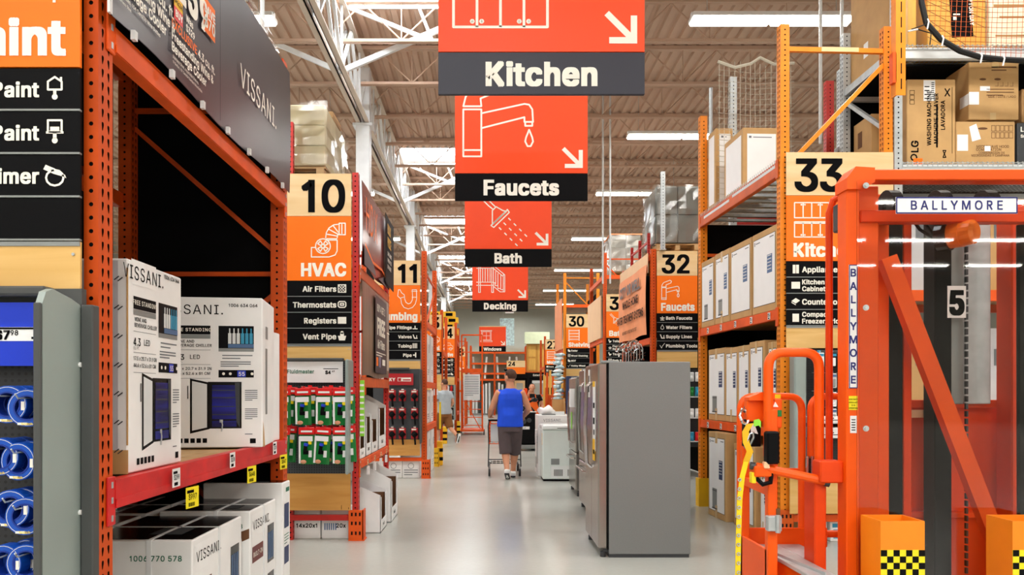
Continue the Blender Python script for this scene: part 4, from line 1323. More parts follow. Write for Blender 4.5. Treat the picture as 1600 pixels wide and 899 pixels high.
bc = thing('wall_banner', 'bronze printed banner offering free air filters on the lower aisle face of rack 10', 'banner', (-1.285, 7.86, 1.67))
sheet(bc, 'sheet', 'bronze_banner', 0, 0, 2.1, 0, .98, .01)
mt = Matrix.Translation((.022, 0, 0)) @ Matrix.Rotation(R(90), 4, 'Z')
b = MB(mt); b.box(.78, 1.72, -.0008, 0, .05, .93); b.build('print_panel', 'panel_slate', bc)
b = MB(mt); b.text('BUY 4 GET 2', 1.25, .76, .085, -.001, 'c', .03, sx=.95); b.text('FREE', 1.25, .50, .20, -.001, 'c', .06, sx=1.05); b.text('Air Filters', 1.25, .34, .10, -.001, 'c', .03)
lines_of_print(b, .85, 1.65, .28, 2, .03, .01); b.box(1.35, 1.6, -.001, 0, .15, .22); b.box(1.76, 1.98, -.001, 0, .56, .58); b.box(1.78, 1.8, -.001, 0, .1, .55); b.box(1.84, 1.86, -.001, 0, .1, .55); b.box(1.92, 1.94, -.001, 0, .1, .55)
b.build('lettering', 'sign_white', bc)
b = MB(mt); b.box(.86, .99, -.0012, 0, .13, .23); b.build('orange_print', 'sign_orange', bc)
b = MB(mt); b.box(1.08, 1.21, -.0012, 0, .12, .24); b.build('purple_print', 'purple_grey', bc)

def open_carton(label, x, y, z, w, d, h, rz=90, group=None, text='20x25', fill=None, notch=.5):
    """display carton with a tall cut-out in its front; local front -y"""
    r = thing('open_carton', label, 'box', (x, y, z), rz, group)
    t = .006
    b = MB().box(-w / 2, w / 2, -d / 2, d / 2, 0, t).box(-w / 2, w / 2, d / 2 - t, d / 2, 0, h)
    sd = [(-d / 2, 0), (d / 2, 0), (d / 2, h), (-d / 2 + d * .55, h), (-d / 2 + .0, h * .8)]
    for s in (-1, 1):
        q = MB().prism(sd, 0, t); q.v = [(s * (w / 2 - t / 2) - t / 2 + p[1], p[0], p[2]) for p in q.v]
        b.add(q.v, q.f)
    n = w * .16
    b.prism([(-w / 2, 0), (w / 2, 0), (w / 2, h * .78), (w / 2 - n, h * .74), (w / 2 - n, h * .24), (-w / 2 + n, h * .24), (-w / 2 + n, h * .74), (-w / 2, h * .78)], -d / 2, -d / 2 + t)
    b.build('body', 'white_card', r)
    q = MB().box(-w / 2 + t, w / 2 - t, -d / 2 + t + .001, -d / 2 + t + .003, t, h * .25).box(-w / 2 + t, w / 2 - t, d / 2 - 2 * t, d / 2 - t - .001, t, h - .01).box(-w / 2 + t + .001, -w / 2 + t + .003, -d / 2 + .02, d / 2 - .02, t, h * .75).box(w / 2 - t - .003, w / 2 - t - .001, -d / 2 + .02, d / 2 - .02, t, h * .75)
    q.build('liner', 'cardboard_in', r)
    b = MB(); b.text(text, 0, h * .1, h * .06, -d / 2 - .0012, 'c', .02); b.build('lettering', 'ink', r)
    if fill:
        MB().box(-w / 2 + .02, w / 2 - .02, -d / 2 + .06, d / 2 - .03, t, h * .6, .01).build('contents', fill, r)
    return r
ys = [8.08, 8.55, 9.05, 9.68]
for k, (yy, w, h, fl) in enumerate(((8.10, .40, .44, 'purple_grey'), (8.52, .38, .56, 'black'), (8.98, .50, .50, None), (9.62, .66, .66, None))):
    open_carton('white open display carton on the middle shelf of rack 10, %s from the near post' % ordn[k], -1.53, yy, .8005, w, .42, h, 90, 'open cartons of filters at rack 10', '20x%d' % (20 + k), fl)
for k, (yy, w, h, fl) in enumerate(((8.42, .50, .50, 'purple_grey'), (9.15, .62, .62, None))):
    open_carton('white open display carton on the floor of rack 10, %s' % (('by the near post guard', 'farther one sticking out')[k]), -1.36 + .03 * k, yy, 0, w, .44, h, 90, 'open cartons of filters at rack 10', '16x25', fl)
tag(MB().box(-1.30, -1.255, 7.80, 7.83, 1.05, 1.62, .004).build('shelf_strip', 'lime_print'), 'lime green and white hanging product strip at the near post of rack 10', 'display strip')
_s = MB()
for k in range(9): _s.box(-1.298, -1.257, 7.798, 7.80, 1.08 + k * .06, 1.10 + k * .06)
_s.build('printed_line', 'white', bpy.data.objects['shelf_strip'])
for k in range(3):
    c = carton('tall plain white carton at the back of the lowest shelf of rack 10, %s' % ordn[k], (-1.95, 8.60 + k * .58, 0), .5, .55, .62, 'pale_grey', 0, 'plain white cartons inside rack 10')
    c = carton('plain white carton at the back of the middle shelf of rack 10, %s' % ordn[k], (-2.02, 8.3 + k * .62, .8005), .5, .55, .6, 'pale_grey', 0, 'plain white cartons inside rack 10')

wrapped('plastic wrapped pallet of cream cartons on top of rack 10 behind the number 10 sign', -2.55, -1.69, 8.0, 9.15, 3.74, 4.50, 3, 2, 'cream_box')
c = carton('flat tan carton on top of the wrapped pallet above rack 10', (-2.08, 8.7, 4.53), .75, .45, .07, 'cardboard', 0); 
b = MB(fm('F', .75, .45, .07)); b.flat(.3, .03, .4, .05, Y0); b.build('print_panel', 'ink', c)
post(r10, -.69, .05, 4.24, 'red_steel', .05, .06); brace(r10, (-.99, .07, 4.2), (-.69, .07, 3.95), 'red_steel')

# ------------------------------------------------------------------ rack 11
r11 = thing('pallet_rack', 'orange rack at the end of aisle 11 with white cartons on its aisle face', 'rack', (-1.055, 13.33, 0))
post(r11, -.05, .045, 3.95, 'orange', .09, .09); post(r11, -.02, 2.2, 3.95, 'orange', .09, .09); post(r11, -1.1, .045, 3.95, 'orange', .08, .09); post(r11, -1.1, 2.2, 3.95, 'orange', .08, .09)
for zt in (2.75, 1.68, .92):
    beam(r11, (-.03, .09), (-.01, 2.15), zt, .11, .05, 'beam_orange'); MB().box(-1.05, -.06, .1, 2.1, zt - .02, zt).build('shelf_board', 'deck_wood', r11)
brace(r11, (-.05, .06, 3.6), (-.02, 2.15, 3.6)); brace(r11, (-.05, .06, 2.55), (-.02, 2.15, 3.5))
beam(r11, (-1.06, .03), (-.09, .03), .36, .06, .05, 'beam_orange')
guard(r11, -.02, -.005, 'beam_orange', .33); guard(r11, .0, 2.12, 'yellow_guard', .38)
MB().box(-1.12, -1.105, .05, 2.2, .02, 3.9).build('back_panel', 'rack_shade_black', r11)  # black sheet in place of the shade at the back of the bay
aisle_sign('11', 'Plumbing', 'trap', [('Pipe Fittings', 'fitting'), ('Valves', 'valve'), ('Tubing', 'lines'), ('Pipe', 'tee')], -1.165, 13.3, 3.78, 'aisle sign numbered 11 with orange Plumbing panel and pipe trap drawing', 'r', .80, .24, cat_sx=.92)
p11 = thing('peg_display', 'dark pegboard with red header holding red and black tools below the number 11 sign', 'display', (-1.13, 13.28, .62))
MB().box(-.85, -.03, 0, .012, 0, 1.28).build('pegboard', 'peg_dark', p11)
MB().box(-.03, .0, -.22, .012, 0, 1.27, .008).build('side_panel', 'fin_dark', p11)
MB().box(-.85, -.22, -.06, .0, 1.27, 1.30).build('top_channel', 'fin_dark', p11)
hd = MB().box(-.80, -.15, -.06, -.05, 1.0, 1.20).build('header', 'red_print', p11)
b = MB(); b.text('HUSKY', -.46, 1.07, .058, -.0615, 'r', .04, .03); b.box(-.42, -.19, -.0615, -.0605, 1.065, 1.13); b.build('lettering', 'sign_white', hd)
b = MB(); b.box(-.41, -.36, -.063, -.0615, 1.07, 1.12); b.box(-.33, -.2, -.063, -.0615, 1.08, 1.10); b.build('print_panel', 'red_print', hd)
tm1 = MB().box(-.06, .06, -.03, 0, -.10, .09, .006).mesh('card'); tm1.materials.append(M['tool_red'])
tm2 = MB().cyl((-.03, -.045, -.05), (.03, -.05, .01), .045, 8).bar((0, -.045, -.03), (.015, -.045, -.20), .03, .03).ring((-.005, -.06, -.02), (.005, -.04, -.01), .05, .03, 10).mesh('tool'); tm2.materials.append(M['black'])
tm3 = MB().box(-.05, .03, -.0315, -.03, .05, .075).box(-.02, .02, -.002, .002, .09, .11).mesh('label'); tm3.materials.append(M['sign_white'])
for ri, (py, rn) in enumerate(((618, 'top'), (646, 'middle'), (677, 'bottom'))):
    for ci, (px, cn) in enumerate(((613, 'left'), (629, 'middle'), (648, 'right'))):
        t = thing('clamp_pack', 'red and black carded tool, %s row %s hook under the red header' % (rn, cn), 'tool', (X(px, 13.2), 13.2, Z(py, 13.2)), 0, 'red and black tools on the pegboard at aisle 11')
        link('card', tm1, t); link('tool', tm2, t); link('label', tm3, t)
        hx = X(px, 13.2) + 1.13; hz = Z(py, 13.2) - .62 + .1
        MB().tube([(hx, 0, hz), (hx, -.12, hz)], .004, 4).build('hook', 'galv', p11)
tag(MB().box(-2.05, -1.17, 13.27, 13.285, .40, .68).build('end_board', 'ply_orange'), 'small plywood end board below the red header pegboard at aisle 11', 'board')
for k in range(3):
    c = carton('white printed carton on the floor at the end of aisle 11, %s from the right' % ordn[k], (-1.34 - k * .305, 13.69, 0), .30, .55, .295, 'white_card', 0, 'printed cartons under the end board of aisle 11')
    b = MB(fm('F', .30, .55, .295)); b.stroke([(.15 + .05 * math.cos(a * .7854), .21 + .05 * math.sin(a * .7854)) for a in range(8)], .008, Y0, True); lines_of_print(b, .03, .27, .13, 3, .04, .014); b.build('print', 'text_grey', c)
for zi, (zb, hh, zn) in enumerate(((1.683, .90, 'middle shelf'), (.923, .62, 'lower shelf'), (0, .78, 'floor'))):
    for k in range(3):
        if zi == 2 and k == 2: continue
        c = carton('white carton on the %s of rack 11, %s from the near post' % (zn, ordn[k]), (-1.09 - .30 + .025 * k + (.05 if zi == 2 else 0), 13.78 + k * .66 + (.5 if zi == 2 else 0), zb), .5, .6, hh, 'white_card', 0, 'white cartons along rack 11')
        b = MB(fm('R', .5, .6, hh)); b.flat(.1, hh * .35, .32, hh * .8, Y0); b.flat(.38, hh * .2, .5, hh * .5, Y0); b.build('picture_print', 'pale_grey', c)
        b = MB(fm('R', .5, .6, hh)); lines_of_print(b, .08, .5, hh * .25, 3, .04, .012); b.flat(.40, hh * .62, .48, hh * .8, Y0); b.build('print', 'text_grey', c)
for k in range(3):
    tag(MB().box(-1.04 + .02 * k, -1.02 + .02 * k, 13.95 + .55 * k, 14.0 + .55 * k, 1.44, 1.56).build('shelf_tag', 'white'), 'white price tag hanging under the middle beam of rack 11, %s' % ordn[k], 'price tag', 'price tags on rack 11')
tag(MB().box(-.985, -.95, 15.58, 15.66, .75, 1.3, .004).build('safety_sleeve', 'yellow'), 'yellow safety sign on the far post of rack 11', 'sign')

# ------------------------------------------------------------------ racks 13 and 14 farther down, seen as slivers
def far_rack(label, x, y, span, ztop, side, levels, goods, post_m='orange'):
    s = 1 if side == 'l' else -1                       # aisle face looks +x for the left-hand racks
    r = thing('pallet_rack', label, 'rack', (x, y, 0))
    for (dx, dy) in ((-.045 * s, .045), (-.045 * s, span), (-1.1 * s, .045), (-1.1 * s, span)): post(r, dx, dy, ztop, post_m, .09, .09)
    for zt in levels:
        beam(r, (-.02 * s, .09), (-.02 * s, span - .05), zt, .11, .05, 'beam_orange'); beam(r, (-1.0 * s, .03), (-.09 * s, .03), zt, .1, .05, 'beam_orange')
        b = MB().box(min(-1.05 * s, -.06 * s), max(-1.05 * s, -.06 * s), .1, span - .1, zt - .02, zt - .005); b.build('shelf_board', 'deck_wood', r)
    brace(r, (-.09 * s, .06, ztop - .15), (-1.05 * s, .06, ztop - .15), post_m); brace(r, (-.09 * s, .06, ztop - .3), (-1.05 * s, .06, ztop - 1.3), post_m)
    b = MB().box(min(-1.12 * s, -1.105 * s), max(-1.12 * s, -1.105 * s), .05, span, .02, ztop - .6); b.build('back_panel', 'rack_shade_black', r)  # interior shade put in as a black sheet
    return r
far_rack('orange rack at the end of aisle 13 behind the man in the grey shirt', -1.30, 22.4, 2.4, 3.9, 'l', (2.7, 1.6, .8), None)
aisle_sign('13', 'Electrical', 'car', [('Wire', 'lines'), ('Lamps', 'drop'), ('Tools', 'valve'), ('Boxes', 'filter')], -1.345, 22.36, 3.75, 'aisle sign numbered 13, half hidden behind rack 11', 'r', .80, 1.6, cat_sx=.8)
far_rack('orange rack at the end of aisle 14 beside the rolling ladder', -1.06, 26.5, 2.4, 3.9, 'l', (3.3, 2.0, .8), None)
aisle_sign('14', 'Automotive', 'car', [('Batteries', 'filter'), ('Cleaning', 'brush_room'), ('Motor Oil', 'drop'), ('Transport', 'wood')], -1.14, 26.46, 3.76, 'aisle sign numbered 14 with orange Automotive panel', 'r', .76, .35, cat_sx=.62)
pd = thing('peg_display', 'small dark display of bottled goods below the number 14 sign', 'display', (-1.16, 26.45, .55))
MB().box(-.75, 0, 0, .02, 0, 1.2).build('pegboard', 'peg_dark', pd)
for k in range(4): MB().box(-.75, 0, -.2, 0, .15 + k * .27, .165 + k * .27).build('shelf', 'pale_grey', pd)
MB().box(0, .06, -.3, .02, 0, 1.2).build('side_panel', 'fin_grey', pd)
for k in range(4):
    for j in range(6):
        mm = ['green_print', 'white', 'red_bright', 'black', 'yellow', 'white'][(j + k) % 6]
        tag(MB().cyl((-1.84 + j * .12, 26.35, .717 + k * .27), (-1.84 + j * .12, 26.35, .88 + k * .27), .042, 8).cyl((-1.84 + j * .12, 26.35, .88 + k * .27), (-1.84 + j * .12, 26.35, .92 + k * .27), .018, 6).build('bottle', mm), 'small %s bottle below the number 14 sign, %s shelf up, %s from the left' % (['green', 'white', 'red', 'black', 'yellow', 'white'][(j + k) % 6], ordn[k], ordn[j]), 'bottle', 'bottles below the number 14 sign')
yb = MB().box(-.22, .22, -.2, .2, 0, .2, .008).mesh('body'); yb.materials.append(M['yellow_guard'])
ybl = MB().box(-.12, .12, -.203, -.2, .04, .15).mesh('label'); ybl.materials.append(M['ink'])
for k in range(5):
    for j in range(2):
        c = thing('tote', 'yellow tote with black label on top of rack 14, %s up in the %s stack' % (ordn[k], ('left', 'right')[j]), 'tote', (-1.85 + j * .5 + (.1 if k % 2 else 0), 27.1, 3.305 + k * .205), 0, 'yellow totes on top of rack 14')
        link('body', yb, c); link('label', ybl, c)
for x, y in ((-1.24, 22.3), (-1.0, 26.4), (-.98, 15.75)):
    g_ = thing('post_guard', 'yellow and black striped guard at the foot of %s' % {-1.24: 'rack 13 by the man in grey', -1.0: 'rack 14 by the rolling ladder', -.98: 'the far post of rack 11'}[x], 'guard', (x, y, 0), 0, 'striped guards down the left aisle')
    MB().box(-.06, .06, -.06, .06, 0, .5, .01).build('guard', 'yellow_guard', g_)
    MB().box(-.062, .062, -.062, .062, .1, .17).box(-.062, .062, -.062, .062, .28, .35).build('stripe', 'black', g_)
# sign 18 and rack far left
far_rack('small far orange rack beside the rolling ladder, under the number 18 sign', -.95, 34.0, 2.4, 3.9, 'l', (2.7, 1.6), None)
aisle_sign('18', 'Paint', 'brush', [], -1.0, 33.965, 3.5, 'far aisle sign numbered 18 seen through the rolling ladder', 'r', .75, .4)

# rolling ladder
ld = thing('rolling_ladder', 'tall orange rolling ladder with grey sign boards standing in the far left aisle', 'ladder', (-.55, 26.9, 0))
MB().tube([(-.36, 0, .12), (-.36, 0, 3.5)], .03, 6).build('upright', 'beam_orange', ld); MB().tube([(.36, 0, .12), (.36, 0, 3.5)], .03, 6).build('upright', 'beam_orange', ld)
MB().tube([(-.36, 1.4, .12), (-.36, .3, 2.4)], .025, 6).build('rear_strut', 'beam_orange', ld); MB().tube([(.36, 1.4, .12), (.36, .3, 2.4)], .025, 6).build('rear_strut', 'beam_orange', ld)
for k in range(8): MB().box(-.36, .36, .0, .14, .32 + k * .28, .345 + k * .28).build('step', 'beam_orange', ld)
MB().bar((-.3, .0, 1.3), (.3, .0, .2), .05, .03).build('cross_brace', 'beam_orange', ld)
MB().box(-.38, .38, -.02, .5, 2.18, 2.32).build('platform', 'beam_orange', ld)
MB().box(-.30, .28, -.04, -.02, 1.22, 2.12).build('sign_board', 'pale_grey', ld)
b = MB(); lines_of_print(b, -.25, .24, 2.04, 12, .06, .02); b.v = [(p[0], -.042, p[2]) for p in b.v]; b.build('print', 'text_grey', ld)
MB().tube([(-.36, 0, 3.5), (.36, 0, 3.5)], .03, 6).tube([(-.36, 0, 2.9), (.36, 0, 2.9)], .02, 6).build('guard_rail', 'beam_orange', ld)
MB().box(-.42, .42, -.05, 1.45, .12, .18).build('base_frame', 'beam_orange', ld)
for x in (-.42, .42):
    for y in (0, 1.4): MB().cyl((x - .02, y, .07), (x + .02, y, .07), .07, 10).build('wheel', 'rubber', ld)

# ================================================================== right-hand racks
AM = 'amber'
r33 = thing('pallet_rack', 'tall amber rack at the end of aisle 33 with framed appliance cartons on its side', 'rack', (2.91, 7.63, 0), 2.7)
post(r33, .045, .045, 5.16, AM, .09, .09); post(r33, 1.10, .045, 5.16, AM, .09, .09)
post(r33, .045, 2.5, 5.13, 'amber', .09, .09); post(r33, 1.10, 2.5, 5.13, 'deep_orange', .09, .09)
MB().bar((.09, .03, 4.92), (1.06, .03, 4.92), .04, .045).build('brace', 'amber', r33)
MB().bar((.18, .03, 3.86), (1.06, .03, 4.78), .04, .04).build('brace', 'amber', r33)
MB().box(.42, .80, .006, .010, 4.90, 4.945).build('sticker', 'number_wood', r33)
MB().bar((.09, 2.48, 4.55), (1.06, 2.48, 4.55), .035, .04).build('brace', 'deep_orange', r33)
MB().bar((.09, 2.48, 3.9), (1.06, 2.48, 4.5), .03, .03).build('brace', 'deep_orange', r33)
MB().bar((.09, 2.48, 3.3), (1.06, 2.48, 3.3), .035, .04).build('brace', 'deep_orange', r33)
for zt, h, mm in ((3.81, .15, 'deep_orange'), (2.33, .10, 'beam_orange'), (1.14, .10, 'beam_orange')):
    beam(r33, (.02, .09), (.02, 2.46), zt, h, .05, mm); beam(r33, (1.08, .09), (1.08, 2.46), zt, h, .05, mm)
    plates(r33, [(-.008, .07, zt, 'y'), (-.008, 2.47, zt, 'y')], mm)
MB().box(-.008, -.003, .12, 1.3, 3.76, 3.79).box(-.008, -.003, 1.4, 2.3, 3.74, 3.77).build('beam_strip', 'pale_grey', r33)
for k in range(10): MB().bar((.04, .2 + k * .25, 3.76), (1.06, .2 + k * .25, 3.76), .07, .03).build('deck_channel', 'galv', r33)
wd = MB()
for k in range(46): wd.bar((.04, .12 + k * .051, 3.815), (1.06, .12 + k * .051, 3.815), .006, .006)
for k in range(18): wd.bar((.05 + k * .058, .1, 3.82), (.05 + k * .058, 2.45, 3.82), .006, .006)
for k in range(46): wd.bar((-.012, .12 + k * .051, 3.79), (-.012, .12 + k * .051, 3.835), .005, .005)
tag(wd.build('wire_deck', 'galv', r33), kind='stuff')
for zt in (2.31, 1.12): MB().box(.05, 1.05, .12, 2.44, zt, zt + .02).build('shelf_board', 'deck_wood', r33)
MB().box(1.12, 1.135, .05, 2.55, .02, 3.7).build('back_panel', 'rack_shade_black', r33)  # black sheets painted in for the dark, shaded bay behind the cartons
MB().box(.1, 1.12, 2.56, 2.575, .02, 3.72).build('back_panel', 'rack_shade_black', r33)
MB().box(.1, 1.05, .0925, .098, 1.15, 3.5).build('back_panel', 'rack_shade_black', r33)
tg = []
for z, n in ((2.255, 5), (1.06, 5)):
    for k in range(n): tg.append((-.012, .25 + k * .47, z - .01, .06, .07, -90, '$%d' % (498 + 51 * k), 'white'))
price_tags(r33, tg)
gy = MB().box(-.03, -.012, 2.44, 2.56, 0, .37).box(-.03, .11, 2.43, 2.445, 0, .37)
gy.build('post_guard', 'yellow_guard', r33)
guard(r33, .05, -.005, 'deep_orange', .33)

def rot33(x, y):                                   # local point of rack 33 to the room
    c, s = math.cos(R(2.7)), math.sin(R(2.7))
    return 2.91 + x * c - y * s, 7.63 + x * s + y * c
def appliance_carton(label, x, ya, yb, z, h, depth=.62, tape=False, blue='navy', pic=True, set_back=0.0, tilt=0):
    cx, cy = rot33(x + depth / 2, (ya + yb) / 2)
    w, d = depth, yb - ya
    r = carton(label, (cx, cy, z), w, d, h, 'cardboard', 2.7 + tilt, 'framed appliance cartons on rack 33')
    m = fm('L', w, d, h); g = .055
    b = MB(m); b.flat(g * .75 - .006, .08 - .006, d - g * .75 + .006, h - g * 1.3 + .006, Y0); b.build('panel_border', 'ink', r)
    b = MB(m); b.flat(g * .75, .08, d - g * .75, h - g * 1.3, Y0 * 2); b.build('printed_panel', 'white', r)
    b = MB(m); b.flat(d * .63, h * .46, d * .63 + d * .2, h * .68, Y0 * 3); b.build('blue_panel', blue, r)
    b = MB(m); lines_of_print(b, d * .64, d * .80, h * .65, 5, .03, .010); b.v = [tuple(v) for v in b.v]; bo = MB(m)
    for k in range(5): bo.flat(d * .645, h * .66 - k * .035, d * .8, h * .66 - k * .035 + .010, Y0 * 4)
    bo.build('fine_print', 'pale_grey', r)
    b = MB(m); b.flat(g + .01, h - g * 1.3 - .06, g + .03, h - g * 1.3 - .02, Y0 * 3)
    b.flat(g + .05, h - g * 1.3 - .045, g + .16, h - g * 1.3 - .035, Y0 * 3); b.flat(d - .17, h - g * 1.3 - .035, d - .07, h - g * 1.3 - .025, Y0 * 3); b.build('lettering', 'text_grey', r)
    if pic:
        b = MB(m); b.flat(d * .26, .11, d * .52, h * .34, Y0 * 3); b.build('appliance_picture', 'steel_grey', r)
        b = MB(m); b.flat(d * .25, .10, d * .53, .115, Y0 * 4); b.flat(d * .26, h * .31, d * .52, h * .32, Y0 * 4); b.build('picture_detail', 'dark_steel', r)
    if tape:
        t = MB(m); t.box(d * .42, d * .54, -.0045, 0, h - .13, h); t.box(d * .42, d * .54, -.0045, 0, 0, .15); t.m = fm('T', w, d, h); t.box(0, w, -.002, 0, d * .46, d * .58); t.build('tape', 'tape_brown', r)
    return r
for k, (a, c, h, tp) in enumerate(((.11, .74, .865, 0), (.77, 1.40, .865, 0), (1.42, 1.93, .87, 1), (1.95, 2.45, .86, 0))):
    appliance_carton('framed white appliance carton on the upper shelf of rack 33, %s from the near post' % ordn[k], .01, a, c, 2.335, h, .75, bool(tp), 'steel_blue', k >= 2)
for k, (a, c, h, sb) in enumerate(((.11, .36, .87, .02), (.40, .80, .90, .0), (.83, 1.19, .88, .02), (1.21, 1.62, .88, .03), (1.70, 2.32, .90, .06))):
    appliance_carton('taped white appliance carton on the lower shelf of rack 33, %s from the near post' % ordn[k], sb, a, c, 1.145, h, .66, True, 'navy', k in (1, 4))
for k, (a, c, h, xx) in enumerate(((.27, .47, .72, -.02), (.50, 1.10, .92, -.06), (1.22, 1.82, 1.02, -.11))):
    appliance_carton('taped white appliance carton standing on the floor at rack 33, %s from the near post' % ordn[k], xx, a, c, 0, h, .6, True, 'navy', k == 2)

aisle_sign('33', 'Kitchen', 'cabinets', [('Appliances', 'fridge'), ('Kitchen|Cabinets', 'register'), ('Countertops', 'counter'), ('Compact|Freezer/Fridge', 'freezer')], 2.955, 7.60, 3.875, 'aisle sign numbered 33 with orange Kitchen panel behind the orange lift', 'l', .74, .22, num_w=1.06)
p33 = thing('peg_display', 'black pegboard with grey side panel and white goods below the number 33 sign', 'display', (2.98, 7.58, .66))
MB().box(.12, 1.0, 0, .012, 0, 1.26).build('pegboard', 'peg_black', p33)
MB().box(.0, .12, -.12, .012, .02, 1.22, .012).build('side_panel', 'fin_grey', p33)
MB().box(.14, 1.0, -.08, 0, 1.22, 1.25).build('top_channel', 'fin_dark', p33)
for k, z in enumerate((.40, .54)): MB().box(.13, 1.0, -.26, 0, z, z + .015).build('shelf', 'pale_grey', p33)
random.seed(5)
for ri, z in enumerate((1.90, 1.70, 1.52, 1.36)):
    for ci in range(4):
        x = 3.20 + ci * .12; mm = ['white', 'black', 'pale_grey', 'white'][(ri + ci) % 4]
        t = thing('accessory_pack', 'small appliance accessory pack on the black pegboard, row %s from the top, hook %s' % (ordn[ri], ordn[ci]), 'pack', (x, 7.42, z - .12), 0, 'accessory packs below the number 33 sign')
        MB().box(-.045, .045, -.02, .01, -.04, .1, .006).build('card', mm, t)
        MB().box(-.04, .04, -.022, -.02, .065, .09).box(-.015, .015, -.004, .0, .1, .125).build('label', 'teal' if ri % 2 == 0 else 'steel_blue', t)
        if (ri + ci) % 3 == 0: MB().tube([(.03 * math.cos(a * .6), -.028, .02 + .035 * math.sin(a * .6)) for a in range(11)], .006, 5).build('hose', 'white', t)
        else: MB().box(-.03, .03, -.035, -.02, -.03, .05, .006).build('contents', 'steel_grey' if mm != 'black' else 'white', t)
        MB().tube([(x - 2.98, 0, z - .66 - .01), (x - 2.98, -.2, z - .66 - .01)], .003, 4).build('hook', 'galv', p33)
for k in range(6):
    for s, z in enumerate((1.075, 1.215)):
        c = carton('flat white box on the %s shelf below the number 33 sign, %s from the left' % (('lower', 'upper')[s], ordn[k]), (3.18 + k * .125, 7.44, z + .0005), .11, .2, .085 if s == 0 else .05, 'white_card' if (k + s) % 3 else 'pale_grey', 0, 'flat boxes on the shelves below the number 33 sign', c=.003)
        b = MB(fm('F', .11, .2, .08)); b.flat(.01, .012, .10, .02, Y0); b.flat(.02, .03, .06, .04, Y0); b.build('print', 'ink', c)
tag(MB().box(2.98, 3.92, 7.57, 7.585, .30, .66).build('end_board', 'ply'), 'plywood end board below the black pegboard at aisle 33', 'board')
beam(r33, (.09, .01), (1.06, .01), .28, .07, .05, 'beam_orange')
for k in range(3):
    c = carton('small white and teal carton on the floor under the plywood board at aisle 33, %s' % ordn[k], (3.32 + k * .2, 7.79, 0), .17, .16, .20, 'white_card', 2.7, 'cartons on the floor under the aisle 33 board')
    b = MB(fm('F', .17, .16, .20)); b.flat(.02, .14, .15, .18, Y0); b.flat(.03, .03, .08, .12, Y0); b.build('print', 'teal', c)

# goods on top of rack 33 under a net
for k, (x, y, w, d, h) in enumerate(((3.15, 9.2, .42, .6, .74), (2.99, 9.88, .22, .3, 1.02))):
    c = carton('cardboard framed white carton behind the net on top of rack 33, %s' % (('right one', 'left one')[k]), (x, y, 3.825), w, d, h, 'cardboard', 2.7, 'netted cartons on top of rack 33')
    b = MB(fm('F', w, d, h)); b.flat(.05, .08, w - .03, h - .07, Y0); b.build('printed_panel', 'white', c)
    b = MB(fm('F', w, d, h)); b.flat(.07, h - .12, .10, h - .095, Y0 * 2); b.flat(.12, h - .115, w - .08, h - .105, Y0 * 2); b.build('lettering', 'text_grey', c)
    b = MB(fm('L', w, d, h)); b.flat(.05, .08, d - .05, h - .07, Y0); b.build('side_print', 'white', c)
nt = MB()
for k in range(15): nt.tube([(.10 + k * .066, 2.56, 3.85), (.10 + k * .066, 2.56 + .02 * math.sin(k), 5.62 + .05 * abs(math.cos(k * .9)))], .003, 3, caps=False)
for k in range(26): nt.tube([(.08, 2.56, 3.86 + k * .068), (.55, 2.57, 3.85 + k * .067), (1.06, 2.56, 3.86 + k * .068)], .003, 3, caps=False)
nt.tube([(.08, 2.56, 5.66), (.3, 2.56, 5.59), (.5, 2.56, 5.64), (.62, 2.56, 5.72), (.8, 2.56, 5.64), (1.06, 2.56, 5.66)], .02, 6)
nt.v = [(*rot33(p[0], p[1] - .53), p[2]) for p in nt.v]
tag(nt.build('cargo_net', 'net_white'), 'white cargo net hung on top of rack 33', 'net', kind='stuff')
rb = thing('pallet_rack', 'galvanised and red rack uprights standing behind the top of rack 33', 'rack', (3.38, 10.6, 0))
post(rb, 0, 0, 5.84, 'galv', .09, .09); post(rb, 1.15, -.4, 5.62, 'red_steel', .10, .09); post(rb, 1.42, -.2, 5.86, 'galv', .11, .09); post(rb, .7, .2, 4.9, 'red_steel', .08, .09)
beam(rb, (.05, .1), (3.2, .1), 3.95, .12, .05, 'red_steel'); brace(rb, (.62, -.2, 4.2), (1.5, -.2, 4.9), 'galv', .05); brace(rb, (.5, -.1, 4.05), (1.2, -.1, 4.6), 'red_steel', .04)
for z in (4.15, 4.75): MB().box(1.5, 3.2, -.4, .6, z, z + .03).build('shelf_board', 'galv', rb)
MB().tube([(-.30, .0, 3.9), (-.30, .0, 5.7)], .025, 8).build('pipe', 'galv', rb)
MB().tube([(.55, -.5, 3.9), (.55, -.5, 5.7)], .03, 8).build('pipe', 'galv', rb)

